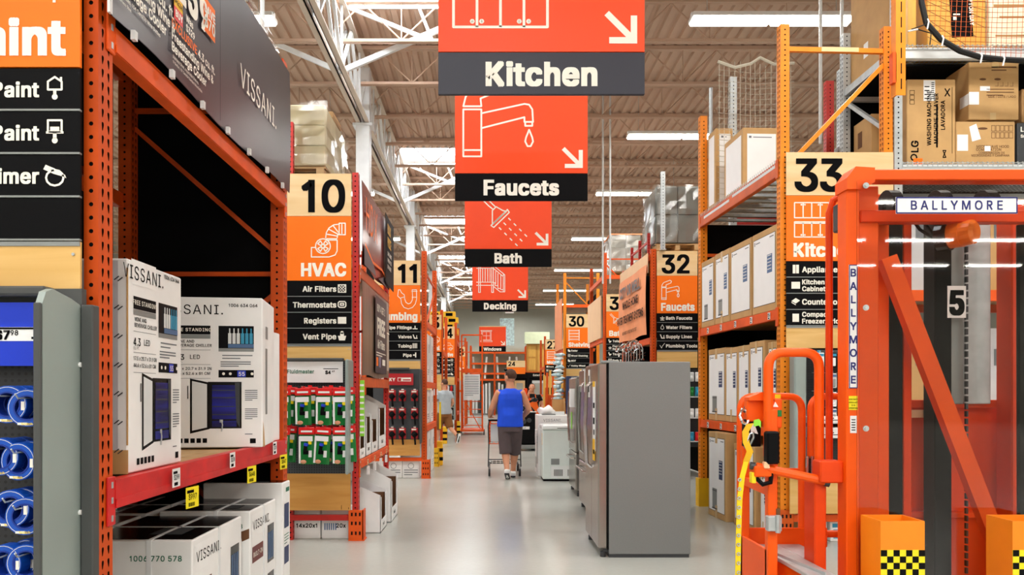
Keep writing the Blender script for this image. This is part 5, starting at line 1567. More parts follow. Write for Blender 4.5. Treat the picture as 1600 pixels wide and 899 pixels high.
# upper bay to the right: galvanised decks with tan cartons
ru = thing('pallet_rack', 'galvanised wire deck rack holding the brown appliance cartons high on the right', 'rack', (4.10, 7.66, 0))
post(ru, .0, .05, 5.6, 'galv', .08, .09); post(ru, .0, 1.15, 5.6, 'galv', .08, .09); post(ru, 2.75, .05, 5.6, 'galv', .08, .09); post(ru, 2.75, 1.15, 5.6, 'galv', .08, .09)
for z in (3.80, 4.97):
    beam(ru, (.04, .03), (2.71, .03), z - .03, .11, .05, 'pale_grey'); beam(ru, (.04, 1.15), (2.71, 1.15), z - .03, .11, .05, 'pale_grey'); MB().bar((.0, .1, z - .05), (.0, 1.1, z - .05), .05, .08).build('side_beam', 'galv', ru)
    w_ = MB()
    for k in range(54): w_.bar((.04 + k * .05, .0, z), (.04 + k * .05, 1.16, z), .005, .005).bar((.04 + k * .05, .0, z - .05), (.04 + k * .05, .0, z), .005, .005)
    for k in range(22): w_.bar((.04, .02 + k * .052, z - .004), (2.7, .02 + k * .052, z - .004), .005, .005)
    w_.bar((.04, 0, z - .05), (2.7, 0, z - .05), .005, .005)
    tag(w_.build('wire_deck', 'galv', ru), kind='stuff')
brace(ru, (.0, .1, 4.1), (.0, 1.1, 4.8), 'galv', .04); brace(ru, (.0, 1.1, 3.2), (.0, .1, 4.0), 'galv', .04)
MB().box(-.02, 2.75, 1.22, 1.235, 2.6, 4.9).build('back_panel', 'rack_shade_black', ru)  # black sheets added for the shade behind the cartons
MB().box(0.02, 2.72, .3, 1.2, 4.88, 4.90).build('back_panel', 'rack_shade_black', ru)
for z in (2.52, 1.30):
    beam(ru, (.04, .03), (2.71, .03), z, .11, .05, 'beam_orange'); beam(ru, (.04, 1.15), (2.71, 1.15), z, .11, .05, 'beam_orange')
    MB().box(.05, 2.70, .06, 1.12, z - .02, z).build('shelf_board', 'deck_wood', ru)
for i, (zb, hh, zn) in enumerate(((2.523, .95, 'upper'), (1.303, .85, 'middle'), (0.0, .95, 'floor'))):
    for k in range(3):
        c_ = carton('brown appliance carton behind the lift mast, %s level, %s from the left' % (zn, ordn[k]), (4.62 + k * .80, 8.22, zb), .70, .75, hh, 'cardboard' if (i + k) % 2 else 'grey_card', 0, 'cartons on the rack behind the lift')
        b = MB(fm('F', .70, .75, hh)); b.flat(.1, hh * .55, .4, hh * .75, Y0); b.build('print', 'text_grey', c_)
        b = MB(fm('F', .70, .75, hh)); b.flat(.45, .1, .62, .3, Y0); b.build('paper_label', 'white', c_)
au = thing('rack_post_guard', 'slotted amber upright hanging beside the brown cartons at upper right', 'post', (4.03, 7.52, 4.39))
MB().box(-.045, .035, -.05, -.042, 0, 2.0).box(-.06, -.045, -.05, .04, 0, 2.0).build('channel', 'amber', au)
b = MB()
for k in range(13): b.box(-.012, -.002, -.0525, -.05, .06 + k * .15, .16 + k * .15)
b.build('slot', 'black', au)
MB().box(-.09, -.05, -.05, .02, .12, .42, .004).build('bracket', 'beam_orange', au)

def tan_carton(label, px0, px1, py0, py1, y, d, m='cardboard', zb=None):
    w = X(px1, y) - X(px0, y); z0 = Z(py1, y) if zb is None else zb; h = Z(py0, y) - z0
    return carton(label, ((X(px0, y) + X(px1, y)) / 2, y + d / 2, z0), w, d, h, m, 0, 'brown cartons high on the right rack'), w, d, h
lg, w, d, h = tan_carton('brown washing machine carton with vertical lettering on the upper right rack', 1417, 1493, 124, 248, 7.8, .45, zb=3.805)
m_ = fm('F', w, d, h) @ Matrix.Translation((w, 0, 0)) @ Matrix.Rotation(R(-90), 4, 'Y')      # writing that runs upward
b = MB(m_); b.text('LG', .13, w - .115, .075, Y0, 'l', .03); b.text('WASHING MACHINE', .20, w - .245, .042, Y0, 'l', .02); b.text('MACHINE A LAVER', .22, w - .315, .042, Y0, 'l', .02); b.text('LAVADORA', .36, w - .385, .042, Y0, 'l', .02)
m2 = fm('F', w, d, h)
b.m = m2
b.flat(w * .60, .18, w * .635, .62, Y0)
b.stroke([(.035 + .03 * math.cos(a * .7854) + .035, .08 + .03 * math.sin(a * .7854)) for a in range(8)], .014, Y0, True)
for k in range(3): b.stroke([(.03, .62 + k * .05), (.075, .62 + k * .05), (.075, .66 + k * .05), (.03, .66 + k * .05)], .004, Y0, True)
b.stroke([(w * .74, .08), (w * .80, .15), (w * .74, .15), (w * .80, .08)], .01, Y0, True)
b.stroke([(w * .78, .70), (w * .88, .78)], .012, Y0); b.stroke([(w * .88, .70), (w * .78, .78)], .012, Y0)
b.stroke([(w * .93, .12), (w * .93, h - .08)], .005, Y0)
b.build('lettering', 'ink', lg)
b = MB(m2); b.flat(w * .34, h - .22, w * .58, h - .01, Y0); b.build('paper_label', 'white', lg)
b = MB(m2); b.flat(w * .13, .0, w * .32, .07, Y0 * 2); b.flat(.0, .0, 0, 0, Y0); b.build('orange_sticker', 'sign_orange', lg)
b = MB(m2)
for k in range(9): b.flat(w * .5, h - .2 + k * .02, w * .56, h - .2 + k * .02 + .008, Y0 * 2)
for k in range(4): b.flat(w * .36, h - .2 + k * .04, w * .46, h - .2 + k * .04 + .01, Y0 * 2)
b.build('label_print', 'ink', lg)
ct, w, d, h = tan_carton('brown carton with two hand holes stacked second on the upper right rack', 1514, 1592, 97, 187, 7.8, .40)
m2 = fm('F', w, d, h)
b = MB(m2)
for u in (.14, .29): b.poly([(u + .035 * math.cos(a * .5236), h * .70 + .012 * math.sin(a * .5236)) for a in range(12)], Y0)
b.text('SIDE / COTE / LADO', w * .66, h * .38, .022, Y0, 'c', .02); lines_of_print(b, w * .35, w * .9, h * .52, 3, .03, .008); lines_of_print(b, w * .45, w * .95, h * .90, 2, .03, .012)
for k in range(4): b.stroke([(w * (.52 + k * .1), h * .58), (w * (.52 + k * .1) + .03, h * .58), (w * (.52 + k * .1) + .03, h * .65)], .004, Y0)
b.build('lettering', 'cardboard_in', ct)
b = MB(m2); b.flat(0, h * .26, w * .2, h * .48, Y0); b.flat(w * .22, h * .5, w * .42, h * .58, Y0); b.build('paper_label', 'white', ct)
b = MB(fm('L', w, d, h)); b.flat(d - .15, h * .26, d - .0, h * .46, Y0); b.build('paper_label', 'white', ct)
b = MB(m2); b.flat(w * .42, .0, w * .54, .07, Y0); b.flat(w * .46, h - .06, w * .6, h, Y0); b.build('tape', 'tape_brown', ct)
cb, w, d, h = tan_carton('brown microwave carton with two white labels at the bottom of the upper right stack', 1494, 1586, 190, 250, 7.8, .42, zb=3.805)
m2 = fm('F', w, d, h)
b = MB(m2); b.text('MICROWAVE HOOD', w * .62, h * .40, .026, Y0, 'c', .02); b.text('COMBINATION', w * .55, h * .33, .026, Y0, 'c', .02); b.text('COMBINACION DE', w * .6, h * .26, .022, Y0, 'c', .02); b.text('MICROONDAS Y CAMPANA', w * .58, h * .20, .022, Y0, 'c', .02)
for i in range(2):
    for k in range(5): b.stroke([(w * (.60 + k * .075), h * (.62 + i * .16)), (w * (.66 + k * .075), h * (.62 + i * .16)), (w * (.66 + k * .075), h * (.75 + i * .16)), (w * (.60 + k * .075), h * (.75 + i * .16))], .004, Y0, True)
b.poly([(w * .45 + .05 * math.cos(a * .5236), h * .84 + .012 * math.sin(a * .5236)) for a in range(12)], Y0); b.build('lettering', 'cardboard_in', cb)
b = MB(m2); b.flat(.01, h * .33, w * .2, h * .70, Y0); b.poly([(w * .22, h * .88), (w * .34, h * .95), (w * .42, h * .60), (w * .27, h * .54)], Y0); b.flat(w * .48, h * .32, w * .58, h * .44, Y0 * 2); b.build('paper_label', 'white', cb)
ce, w, d, h = tan_carton('dark grey printed carton at the far right of the upper right shelf', 1590, 1680, 192, 250, 7.8, .4, 'dark_steel', zb=3.805)
b = MB(fm('F', w, d, h)); b.text('LG', .03, h - .09, .05, Y0, 'l', .03); b.text('Smart', .03, h - .15, .03, Y0, 'l', .02); b.build('lettering', 'sign_white', ce)
cf, w, d, h = tan_carton('plain brown carton stacked above the dark grey carton at far right', 1597, 1690, 139, 184, 7.82, .4, 'cardboard_dark', zb=Z(191, 7.8) + .003)
cg = carton('very tall brown carton standing behind the top of the amber rack', (4.235, 8.33, 4.985), .19, .85, 1.5, 'cardboard', 0, 'brown cartons high on the right rack')
b = MB(fm('L', .19, .85, 1.5)); b.flat(.30, .18, .40, .34, Y0); b.build('paper_label', 'white', cg); b = MB(fm('F', .19, .85, 1.5)); b.flat(.09, 0, .096, 1.5, Y0); b.build('seam', 'cardboard_in', cg)
chh = carton('leaning brown carton with dark print behind the amber rack brace', (4.36, 8.55, 3.81), .38, .4, .72, 'cardboard', 0, 'brown cartons high on the right rack'); b = MB(fm('L', .38, .4, .72)); b.flat(.1, .42, .2, .6, Y0); b.build('print', 'cardboard_in', chh)
ci, w, d, h = tan_carton('honey coloured vanity carton with dark label behind the orange net at top right', 1449, 1540, -75, 56, 7.83, .45, 'door_oak_pale', zb=4.985)
b = MB(fm('F', w, d, h))
for k in range(9): b.stroke([(0 + max(0, (k - 5) * .12), min(h, .05 + k * .09) if k < 6 else .5), (min(w, .1 + k * .10), max(.03, k * .09 - .22))], .006, Y0)
b.build('print', 'cardboard_in', ci)
m_ = fm('F', w, d, h) @ Matrix.Translation((w * .42, 0, .13)) @ Matrix.Rotation(R(-4), 4, 'Y'); b = MB(m_); b.flat(0, 0, .22, .5, Y0); b.build('dark_label', 'panel_black', ci)
m_ = fm('F', w, d, h) @ Matrix.Translation((w * .42 + .16, 0, .64)) @ Matrix.Rotation(R(86), 4, 'Y'); b = MB(m_); b.text('HAMPTON BAY', .0, .0, .04, Y0 * 2, 'l', .03)
b.m = fm('F', w, d, h); b.flat(w * .44, .36, w * .56, .375, Y0 * 2); b.flat(w * .44, .31, w * .50, .345, Y0 * 2); b.build('lettering', 'sign_white', ci)
cj, w, d, h = tan_carton('pale tan carton with brown stripes at the top right corner behind the net', 1546, 1680, -75, 58, 7.83, .45, 'cream_box', zb=4.985)
b = MB(fm('F', w, d, h)); b.flat(.1, .33, w, .35, Y0); b.flat(.04, .44, w, .47, Y0); b.flat(.06, .14, w, .16, Y0); b.flat(.04, .02, w, .05, Y0); b.build('print', 'cardboard_dark', cj)
ck, w, d, h = tan_carton('narrow honey coloured carton beside the vanity carton at top right', 1418, 1432, -70, 60, 7.95, .3, 'door_oak_pale', zb=4.985)
nt = MB()
top = [(1436, -60), (1440, 5), (1447, 36), (1470, 62), (1500, 80), (1530, 89), (1565, 93), (1640, 97)]
rp_ = [(X(a, 7.55), 7.55, Z(c, 7.55)) for a, c in top]
nn = thing('cargo_net', 'orange cargo net with sagging black rope border at top right', 'net', (0, 0, 0))
MB().tube(rp_, .027, 7).build('rope', 'net_black', nn)
def rope_z(x):
    for a, c in zip(rp_[:-1], rp_[1:]):
        if a[0] <= x <= c[0]: return a[2] + (c[2] - a[2]) * (x - a[0]) / (c[0] - a[0])
    return rp_[-1][2]
x = rp_[1][0] + .03
while x < rp_[-1][0]:
    nt.tube([(x, 7.56, rope_z(x)), (x + .04, 7.57, rope_z(x) + .7), (x + .02, 7.56, 6.0)], .0028, 3, caps=False); x += .05
for k in range(22):
    z = 4.86 + k * .05
    xs = [xx for xx in [rp_[1][0] + .02 * j for j in range(80)] if rope_z(xx) < z]
    if len(xs) > 2: nt.tube([(xs[0], 7.56, z), ((xs[0] + xs[-1]) / 2, 7.575, z - .015), (xs[-1], 7.56, z)], .0028, 3, caps=False)
tag(nt.build('mesh', 'net_orange', nn), kind='stuff')
b = MB()
for i in (2, 3, 5, 6): b.tube([(rp_[i][0], 7.53, rp_[i][2] + .03), (rp_[i][0] + .01, 7.52, rp_[i][2]), (rp_[i][0], 7.53, rp_[i][2] - .07)], .008, 5)
b.tube([(X(1419, 7.5), 7.5, Z(49, 7.5)), (X(1434, 7.5), 7.5, Z(46, 7.5))], .008, 5)
b.build('cable_tie', 'white', nn)
MB().tube([(X(1434, 7.5), 7.5, Z(46, 7.5)), (X(1455, 7.52), 7.52, Z(52, 7.52)), (X(1453, 7.52), 7.52, Z(70, 7.52))], .006, 5).tube([(X(1424, 7.5), 7.5, Z(46, 7.5)), (X(1447, 7.5), 7.5, Z(38, 7.5))], .006, 5).build('cord', 'net_black', nn)

# ------------------------------------------------------------------ rack 32
r32 = thing('pallet_rack', 'orange rack at the end of aisle 32 with faucets on its aisle face', 'rack', (2.83, 13.3, 0), 1.5)
post(r32, .045, .045, 3.98, 'orange', .09, .09); post(r32, .045, 2.45, 3.98, 'orange', .09, .09); post(r32, 1.1, .045, 4.3, 'orange', .09, .09); post(r32, 1.1, 2.45, 4.3, 'orange', .09, .09)
for zt in (3.9, 2.45, 1.2): beam(r32, (.02, .09), (.02, 2.4), zt, .11, .05, 'beam_orange'); MB().box(.06, 1.05, .1, 2.4, zt - .02, zt).build('shelf_board', 'deck_wood', r32)
MB().box(1.12, 1.135, .05, 2.5, .02, 3.9).build('back_panel', 'rack_shade_black', r32)  # black sheets give the rack its dark interior in place of shade
MB().box(.1, 1.1, 2.52, 2.535, .02, 3.9).build('back_panel', 'rack_shade_black', r32)
for i in range(3): post(r32, .075, .5 + i * .7, .45, 'red_steel', .05, .05, 3.905)
brace(r32, (.075, .5, 4.2), (.075, 1.9, 4.2), 'red_steel')
aisle_sign('32', 'Faucets', 'faucet', [('Bath Faucets', 'tap'), ('Water Filters', 'drop'), ('Supply Lines', 'valve'), ('Plumbing Tools', 'check')], 2.925, 13.27, 3.94, 'aisle sign numbered 32 with orange Faucets panel and faucet drawing', 'l', .70, .30, cat_sx=.88)
p32 = thing('peg_display', 'dark pegboard of small colourful goods below the number 32 sign behind the refrigerator', 'display', (2.95, 13.26, .55))
MB().box(0, .68, 0, .012, 0, 1.35).build('pegboard', 'peg_black', p32)
for z in (.10, .5, .86): MB().box(0, .68, -.2, 0, z, z + .015).build('shelf', 'pale_grey', p32)
random.seed(3)
for ri, z in enumerate((1.70, 1.45, 1.08, .68)):
    for ci in range(6):
        tag(MB().box(2.99 + ci * .11, 3.075 + ci * .11, 13.08, 13.12, z - .02, z + .14, .008).ball((3.03 + ci * .11, 13.07, z + .04), (.03, .02, .04), 8, 6).build('carded_part', ['white', 'red_bright', 'pale_grey', 'green_print', 'white', 'teal'][(ci * 2 + ri) % 6]), 'small carded plumbing part below the number 32 sign, %s row down, %s from the left' % (ordn[ri], ordn[ci]), 'pack', 'carded parts below the number 32 sign')
bt = thing('fabric_banner', 'orange cloth banner about water treatment systems on the aisle face of rack 32', 'banner', (2.79, 13.38, 2.5), 1.5)
MB().box(-.005, .008, 0, 2.42, 1.08, 1.42).build('board', 'peach_board', bt)
o = sheet(bt, 'cloth', 'banner_orange', -.02, .0, 2.42, 0, 1.22, -.03, 20)
mt = Matrix.Translation((-.075, 0, 0)) @ Matrix.Rotation(R(-90), 4, 'Z')
b = MB(mt); b.text('WHOLE HOME', -1.15, .62, .15, 0, 'c', .03); b.text('WATER TREATMENT SYSTEMS', -1.2, .34, .15, 0, 'c', .03, sx=.78); b.text('ASK ABOUT A FREE WATER TEST', -1.2, .12, .06, 0, 'c', .02); b.build('lettering', 'ink', bt)
b = MB(mt); b.text('CITY OR WELL', -1.2, .86, .20, 0, 'c', .05, sx=.95); b.build('headline', 'panel_slate', bt)
fa = MB().cyl((0, 0, 0), (0, 0, .03), .03, 8).tube([(0, 0, .03), (0, 0, .2), (-.03, 0, .28), (-.1, 0, .30), (-.16, 0, .26), (-.17, 0, .2)], .016, 6).bar((0, .02, .1), (.05, .09, .14), .015, .015).mesh('spout'); fa.materials.append(M['chrome'])
dsb = tag(MB().box(2.66, 2.80, 13.42, 15.6, 2.0, 2.06).build('display_shelf', 'black'), 'black faucet display shelf on the aisle face of rack 32', 'shelf')
for k in range(8):
    o = tag(link('faucet', fa), 'chrome faucet on the black display shelf of rack 32, %s from the near end' % ordn[k], 'faucet', 'chrome faucets on the display shelf')
    o.location = (2.74, 13.55 + k * .27, 2.06); o.rotation_euler = (0, 0, random.uniform(-.3, .3)); o.scale = (1, 1, 1 + .25 * (k % 2))
for k in range(8):
    o = tag(link('faucet', fa), 'short chrome faucet in the rear row of the black shelf, %s from the near end' % ordn[k], 'faucet', 'chrome faucets on the display shelf')
    o.location = (2.77, 13.685 + k * .27, 2.06); o.rotation_euler = (0, 0, random.uniform(-.25, .25)); o.scale = (.9, .9, .7 + .3 * (k % 3))
for k in range(4):
    carton('white faucet carton on the lower shelf of rack 32, %s' % ordn[k], (3.2, 13.7 + k * .55, 1.205), .55, .5, .6, 'white_card', 1.5, 'faucet cartons on rack 32')
wrapped('large plastic wrapped pallet of dark goods on top of rack 32', 2.98, 3.75, 13.6, 14.6, 4.02, 5.15, 2, 2, 'steel_grey')
wrapped('white wrapped pallet with pink top sheet on top of rack 31', 3.10, 3.85, 19.3, 20.3, 4.405, 5.45, 3, 2, 'white_card', top='banner_orange')
gp = thing('sprinkler_pipe', 'pair of white sprinkler pipes dropping from the roof beyond rack 32', 'pipe', (2.55, 17.0, 3.9)); MB().tube([(0, 0, 0), (0, 0, 4.2)], .022, 6).build('pipe', 'pale_grey', gp); MB().tube([(.16, 0, 0), (.16, 0, 4.3)], .022, 6).build('pipe', 'pale_grey', gp)
gq = thing('galvanised_post', 'tall galvanised post rising above the number 32 sign', 'post', (3.02, 13.25, 3.95)); post(gq, 0, 0, 1.35, 'galv', .07, .07); MB().box(-.05, .05, -.05, .05, 0, .01).build('foot', 'galv', gq)
for k, (x, y) in enumerate(((4.42, 10.2), (4.75, 10.3))):
    g_ = thing('sprinkler_pipe', 'white sprinkler pipe dropping from the roof over rack 33, %s one' % ('left', 'right')[k], 'pipe', (x, y, 4.8)); MB().tube([(0, 0, 0), (0, 0, 3.4)], .022, 6).build('pipe', 'pale_grey', g_); MB().cyl((0, 0, 2.8), (0, 0, 2.86), .03, 6).build('coupling', 'galv', g_)
g_ = thing('sprinkler_pipe', 'white sprinkler pipe dropping from the roof over the nearest left rack', 'pipe', (X(410, 7.0), 7.0, 3.9)); MB().tube([(0, 0, 0), (0, 0, 4.3)], .02, 6).build('pipe', 'pale_grey', g_); MB().cyl((0, 0, 1.8), (0, 0, 1.86), .03, 6).build('coupling', 'galv', g_)

# ------------------------------------------------------------------ racks 31, 30, 27
r31 = far_rack('orange rack at the end of aisle 31 beyond the cloth banner', 2.86, 19.0, 2.5, 4.95, 'r', (4.4, 2.85, 1.6), None)
tag(MB().box(2.80, 2.83, 19.1, 21.5, 2.85, 3.9).build('end_board', 'peach_board'), 'peach coloured board on the aisle face of rack 31', 'board')
aisle_sign('31', 'Bath', 'shower', [('Toilets', 'toilet'), ('Plumbing|Repair', 'tap'), ('Toilet Seats', 'toilet'), ('Bath Fans', 'filter')], 2.93, 18.97, 3.92, 'aisle sign numbered 31 with orange Bath panel, half hidden by the cloth banner', 'l', .72, .3)
for k in range(4):
    c = carton('pink and white boxed part on the upper shelf of rack 31, %s' % ordn[k], (3.14, 19.35 + k * .5, 1.605), .4, .45, .55, 'white_card', 0, 'boxed parts on rack 31')
    b = MB(fm('L', .4, .45, .55)); b.flat(.05, .1, .4, .3, Y0); b.build('print', 'maroon', c)
r30 = far_rack('tall amber rack at the end of aisle 30 with orange board on its aisle face', 2.42, 24.5, 2.6, 5.3, 'r', (4.3, 2.9, 1.5), None, 'amber')
tag(MB().box(2.36, 2.39, 24.6, 27.0, 2.9, 4.5).build('end_board', 'banner_orange'), 'faded orange board on the aisle face of rack 30', 'board')
aisle_sign('30', 'Shelving', 'shelf', [('Cedar', 'wood'), ('Wood Shelving', 'filter'), ('MDF', 'wood'), ('Hobby Wood', 'check')], 2.50, 24.45, 3.98, 'aisle sign numbered 30 with orange Shelving panel', 'l', .84, .35)
random.seed(11)
for k in range(14):
    b = MB().ball((0, 0, 0), (.16, .2, .068), 10, 7)
    b.v = [(p[0] * (1 + .25 * math.sin(p[2] * 40 + k)), p[1], p[2] * (1 + .2 * math.sin(p[0] * 30))) for p in b.v]
    o = tag(b.build('plastic_bag', 'bag_blue' if k % 3 else 'white', None, True), 'plastic bag in the hanging column beside the Shelving sign, %s from the bottom' % ordn[k], 'bag', 'plastic bags in the column at rack 30')
    o.location = (2.25 + .05 * math.sin(k * 2.1), 24.4, 1.05 + k * .125)
for k in range(14):
    tag(MB().box(1.98 + .03 * (k % 4), 2.03 + .03 * (k % 4), 24.0 + .15 * k, 24.05 + .15 * k, 0, 1.2 + .1 * (k % 3)).build('board', 'orange'), 'orange upright board below the plastic bags, %s from the front of its bundle' % ordn[k], 'board', 'orange boards at the foot of rack 30')
carton('blue and white boxed display under the Shelving sign', (2.85, 24.2, .9), .75, .4, 1.1, 'navy', 0)
far_rack('far orange rack at the end of aisle 27', 2.42, 33.0, 2.6, 3.9, 'r', (2.6, 1.4), None)
aisle_sign('27', 'Molding', 'shelf', [('Doors', 'register'), ('Trim', 'lines'), ('Glue', 'drop')], 2.47, 32.95, 3.75, 'small far aisle sign numbered 27', 'l', .80, .5)

# ================================================================== the far end of the store
fr = thing('pallet_rack', 'orange back rack with pale leaning doors under the Windows sign', 'rack', (-1.1, 49.6, 0))
for x in (0, 1.55, 3.6): post(fr, x, 0, 4.5, 'orange', .12, .09); post(fr, x, 1.2, 4.5, 'orange', .12, .09)
for z in (4.1, 3.4, 2.75, 2.35):
    for a, c in ((.05, 1.5), (1.6, 3.55)):
        beam(fr, (a, 0), (c, 0), z, .12, .05, 'beam_orange'); MB().box(a, c, .02, 1.2, z - .1, z - .08).build('shelf_board', 'deck_wood', fr)
MB().box(0, 3.6, 1.22, 1.24, .02, 4.4).build('back_panel', 'wall_paint', fr)
for k in range(5):
    o = tag(MB().box(-.06, .06, -.02, .02, 0, 1.45).build('door_slab', 'white'), 'white door slab leaning on the back rack, %s from its left end' % ordn[k], 'door', 'leaning white door slabs')
    o.location = (-.85 + k * .66 + (.2 if k > 1 else 0), 49.7, 2.36); o.rotation_euler = (R(-8), R((-4, 5, -3, 4, -5)[k]), 0)
for k in range(16):
    if abs(-.935 + k * .21 - .45) < .14: continue
    tag(MB().box(-1.0 + k * .21, -.87 + k * .21, 49.75, 50.5, .0 if k > 6 else .12, 2.0 + .06 * (k % 3)).build('door_slab', ['white', 'pale_grey', 'dark_steel', 'white'][k % 4]), 'door slab on edge in the lower bay of the back rack, %s from its left end' % ordn[k], 'door', 'standing door slabs')
tag(MB().box(-1.0, .36, 49.55, 49.95, 0, .12).build('rack_plinth', 'concrete'), 'low grey plinth under the standing door slabs', 'plinth')
tag(MB().box(.75, 1.62, 46.8, 47.1, 4.35, 6.0).ring((0, 0, 0), (0, .001, 0), .001, .0005, 4).build('glass_panel', 'bag_blue'), 'pale frosted window unit standing beside the Windows sign', 'window unit')
s24 = thing('aisle_sign', 'box shaped far aisle sign numbered 24 behind the man in blue', 'sign', (1.05, 42.0, 2.5)); MB().box(0, 1.0, 0, .5, .36, .72).build('number_panel', 'number_wood', s24); MB().box(0, 1.0, -.003, .5, 0, .355).build('category_panel', 'sign_orange', s24)
b = MB(); b.text('24', .08, .43, .24, -.003, 'l', .03); b.build('lettering', 'ink', s24); MB().box(.2, .3, .2, .3, -2.5, 0).build('pole', 'beam_orange', s24)
kd = thing('cabinet_display', 'honey oak double doors displayed high under a pale crate at the far end', 'cabinet', (2.3, 45.5, 2.692)); MB().box(.02, 1.28, .06, .5, 0, 1.66).build('carcass', 'door_oak', kd)
for k in range(2):
    d_ = MB().box(.03 + k * .63, .63 + k * .63, .02, .06, .03, 1.62).build('door', 'door_oak' if k == 0 else 'door_oak_pale', kd)
    MB().box(.12 + k * .63, .54 + k * .63, .005, .02, .12, .8).box(.12 + k * .63, .54 + k * .63, .005, .02, .9, 1.52).build('door_panel', 'door_oak_pale', d_)
tag(MB().box(2.2, 3.65, 45.3, 46.1, 4.355, 5.05).build('crate', 'pale_green_white'), 'pale cream crate on top of the oak door display', 'crate')
ext = thing('door_display', 'black framed exterior door display at the far end behind the employee', 'display', (1.3, 43.0, 0))
MB().box(0, 2.3, .1, .3, 2.3, 2.6).box(0, .12, .1, .3, 0, 2.3).box(2.2, 2.3, .1, .3, 0, 2.3).box(.9, 1.05, .1, .3, 0, 2.3).box(0, 2.3, .28, .32, 0, 2.3).build('frame', 'black', ext)
b = MB(); b.text('Exterior Door', 1.7, 2.40, .11, .095, 'c', .03); b.build('lettering', 'sign_white', ext)
for k, x in enumerate((.2, 1.2)):
    d_ = MB().box(x, x + .6 + .25 * k, .2, .26, .02, 2.15).build('door', 'number_wood' if k == 0 else 'pale_grey', ext); MB().box(x + .12, x + .48 + .25 * k, .19, .2, .5, 2.0).build('door_glass', 'wall_paint', d_)
kr = thing('pallet_rack', 'distant orange rack carrying the oak double doors', 'rack', (2.2, 45.4, 0))
for x in (0, 1.5):
    for y in (0, .75): post(kr, x, y, 3.4, 'deep_orange', .09, .09)
for y in (0, .75): beam(kr, (.05, y), (1.45, y), 2.69, .11, .05, 'beam_orange')
MB().box(.05, 1.45, .03, .72, 2.66, 2.685).build('shelf_board', 'deck_wood', kr)
for k in range(7):
    tag(MB().cyl((2.3 + k * .12, 31.5, 0), (2.33 + k * .12, 31.6, 2.2 + .1 * (k % 3)), .05, 6).build('moulding_length', 'orange' if k % 2 else 'door_oak_pale'), 'upright wooden moulding length at far aisle 27, %s from the left' % ordn[k], 'moulding', 'moulding lengths at aisle 27')
ex = thing('exit_sign', 'tiny white exit sign hung from the roof near the Windows sign', 'sign', (1.05, 37.0, 5.3)); MB().box(-.2, .2, -.03, .03, 0, .28).build('case', 'white', ex); b = MB(); b.text('EXIT', 0, .07, .13, -.032, 'c', .04); b.build('lettering', 'red_bright', ex); MB().tube([(0, 0, .28), (0, 0, 2.24)], .01, 4).build('hanger', 'galv', ex)
strip_light(2.0, 53.5, 'slanted fluorescent strip light near the far wall', 7.27, 62)
bpy.context.view_layer.objects.active = None

# ================================================================== refrigerators
def fridge(label, x0, y0, y1, h, x1, zsplit=.62):
    """body runs from x0 (door face towards -x) to x1; doors on the -x side"""
    r = thing('refrigerator', label, 'refrigerator', (x0, y0, 0), 0)
    L = y1 - y0; dt = .085
    MB().box(dt + .012, x1 - x0, 0, L, .03, h, .006).build('cabinet', 'fridge_side', r)
    MB().box(dt, dt + .012, .006, L - .006, .07, h - .012).build('door_gasket', 'black', r)
    half = L / 2; full = zsplit < .3; hz0 = .78 if full else zsplit + .12
    for k in range(2):
        d_ = MB().box(0, dt, k * half + .003, (k + 1) * half - .003, zsplit + .01, h - .012, .012).build('door', 'fridge_steel', r)
        hy = half + (-.05 if k == 0 else .05)
        MB().tube([(-.002, hy, hz0), (-.045, hy, hz0 + .04), (-.06, hy, hz0 + .4), (-.045, hy, h - .22), (-.002, hy, h - .18)], .012, 8).build('handle', 'chrome', d_)
    if not full: d_ = MB().box(0, dt, .003, L - .003, .08, zsplit, .012).build('freezer_drawer', 'fridge_steel', r)
    if not full: MB().tube([(-.002, .1, zsplit - .08), (-.05, .14, zsplit - .08), (-.05, L - .14, zsplit - .08), (-.002, L - .1, zsplit - .08)], .012, 8).build('handle', 'chrome', d_)
    MB().box(dt * .4, dt + .10, .01, .09, h - .012, h + .012, .005).box(dt * .4, dt + .10, L - .09, L - .01, h - .012, h + .012, .005).build('hinge_cover', 'steel_grey', r)
    MB().box(dt + .015, x1 - x0 - .01, .01, L - .01, .0, .03).build('base', 'dark_steel', r)
    f_ = MB()
    for yy in (.05, L - .05): f_.cyl((.05, yy, 0), (.05, yy, .05), .025, 8).bar((.05, yy, .06), (.12, yy, .06), .03, .03)
    f_.build('foot', 'dark_steel', r)
    return r
f1 = fridge('large grey refrigerator seen from its plain side with steel doors facing the aisle, nearest one', 1.0, 6.95, 7.86, 1.775, 1.835, .07)
MB().box(-.004, -.001, .18, .34, .95, 1.60).build('energy_label', 'white', f1); MB().box(-.0055, -.004, .18, .34, .86, 1.06).box(-.0055, -.004, .18, .34, 1.55, 1.60).build('yellow_label', 'yellow_guard', f1)
MB().box(-.0065, -.005, .2, .3, 1.2, 1.26).box(-.0065, -.005, .2, .3, 1.35, 1.4).box(-.0065, -.005, .21, .27, 1.1, 1.15).box(-.0065, -.005, .2, .3, .92, .96).build('label_print', 'ink', f1)
MB().box(-.004, -.001, .56, .66, 1.45, 1.72).build('sticker', 'white', f1); MB().box(-.0055, -.004, .58, .64, 1.5, 1.66).build('sticker_print', 'black', f1)
f2 = fridge('dark steel refrigerator second in the row behind the grey one', 1.20, 9.1, 10.1, 1.79, 2.0)
MB().box(-.004, -.001, .15, .32, 1.05, 1.62).build('feature_label', 'lime_print', f2); MB().box(-.0055, -.004, .15, .32, 1.05, 1.28).build('blue_label', 'blue_header', f2); MB().box(-.004, -.001, .35, .42, 1.5, 1.78).build('sticker', 'white', f2)
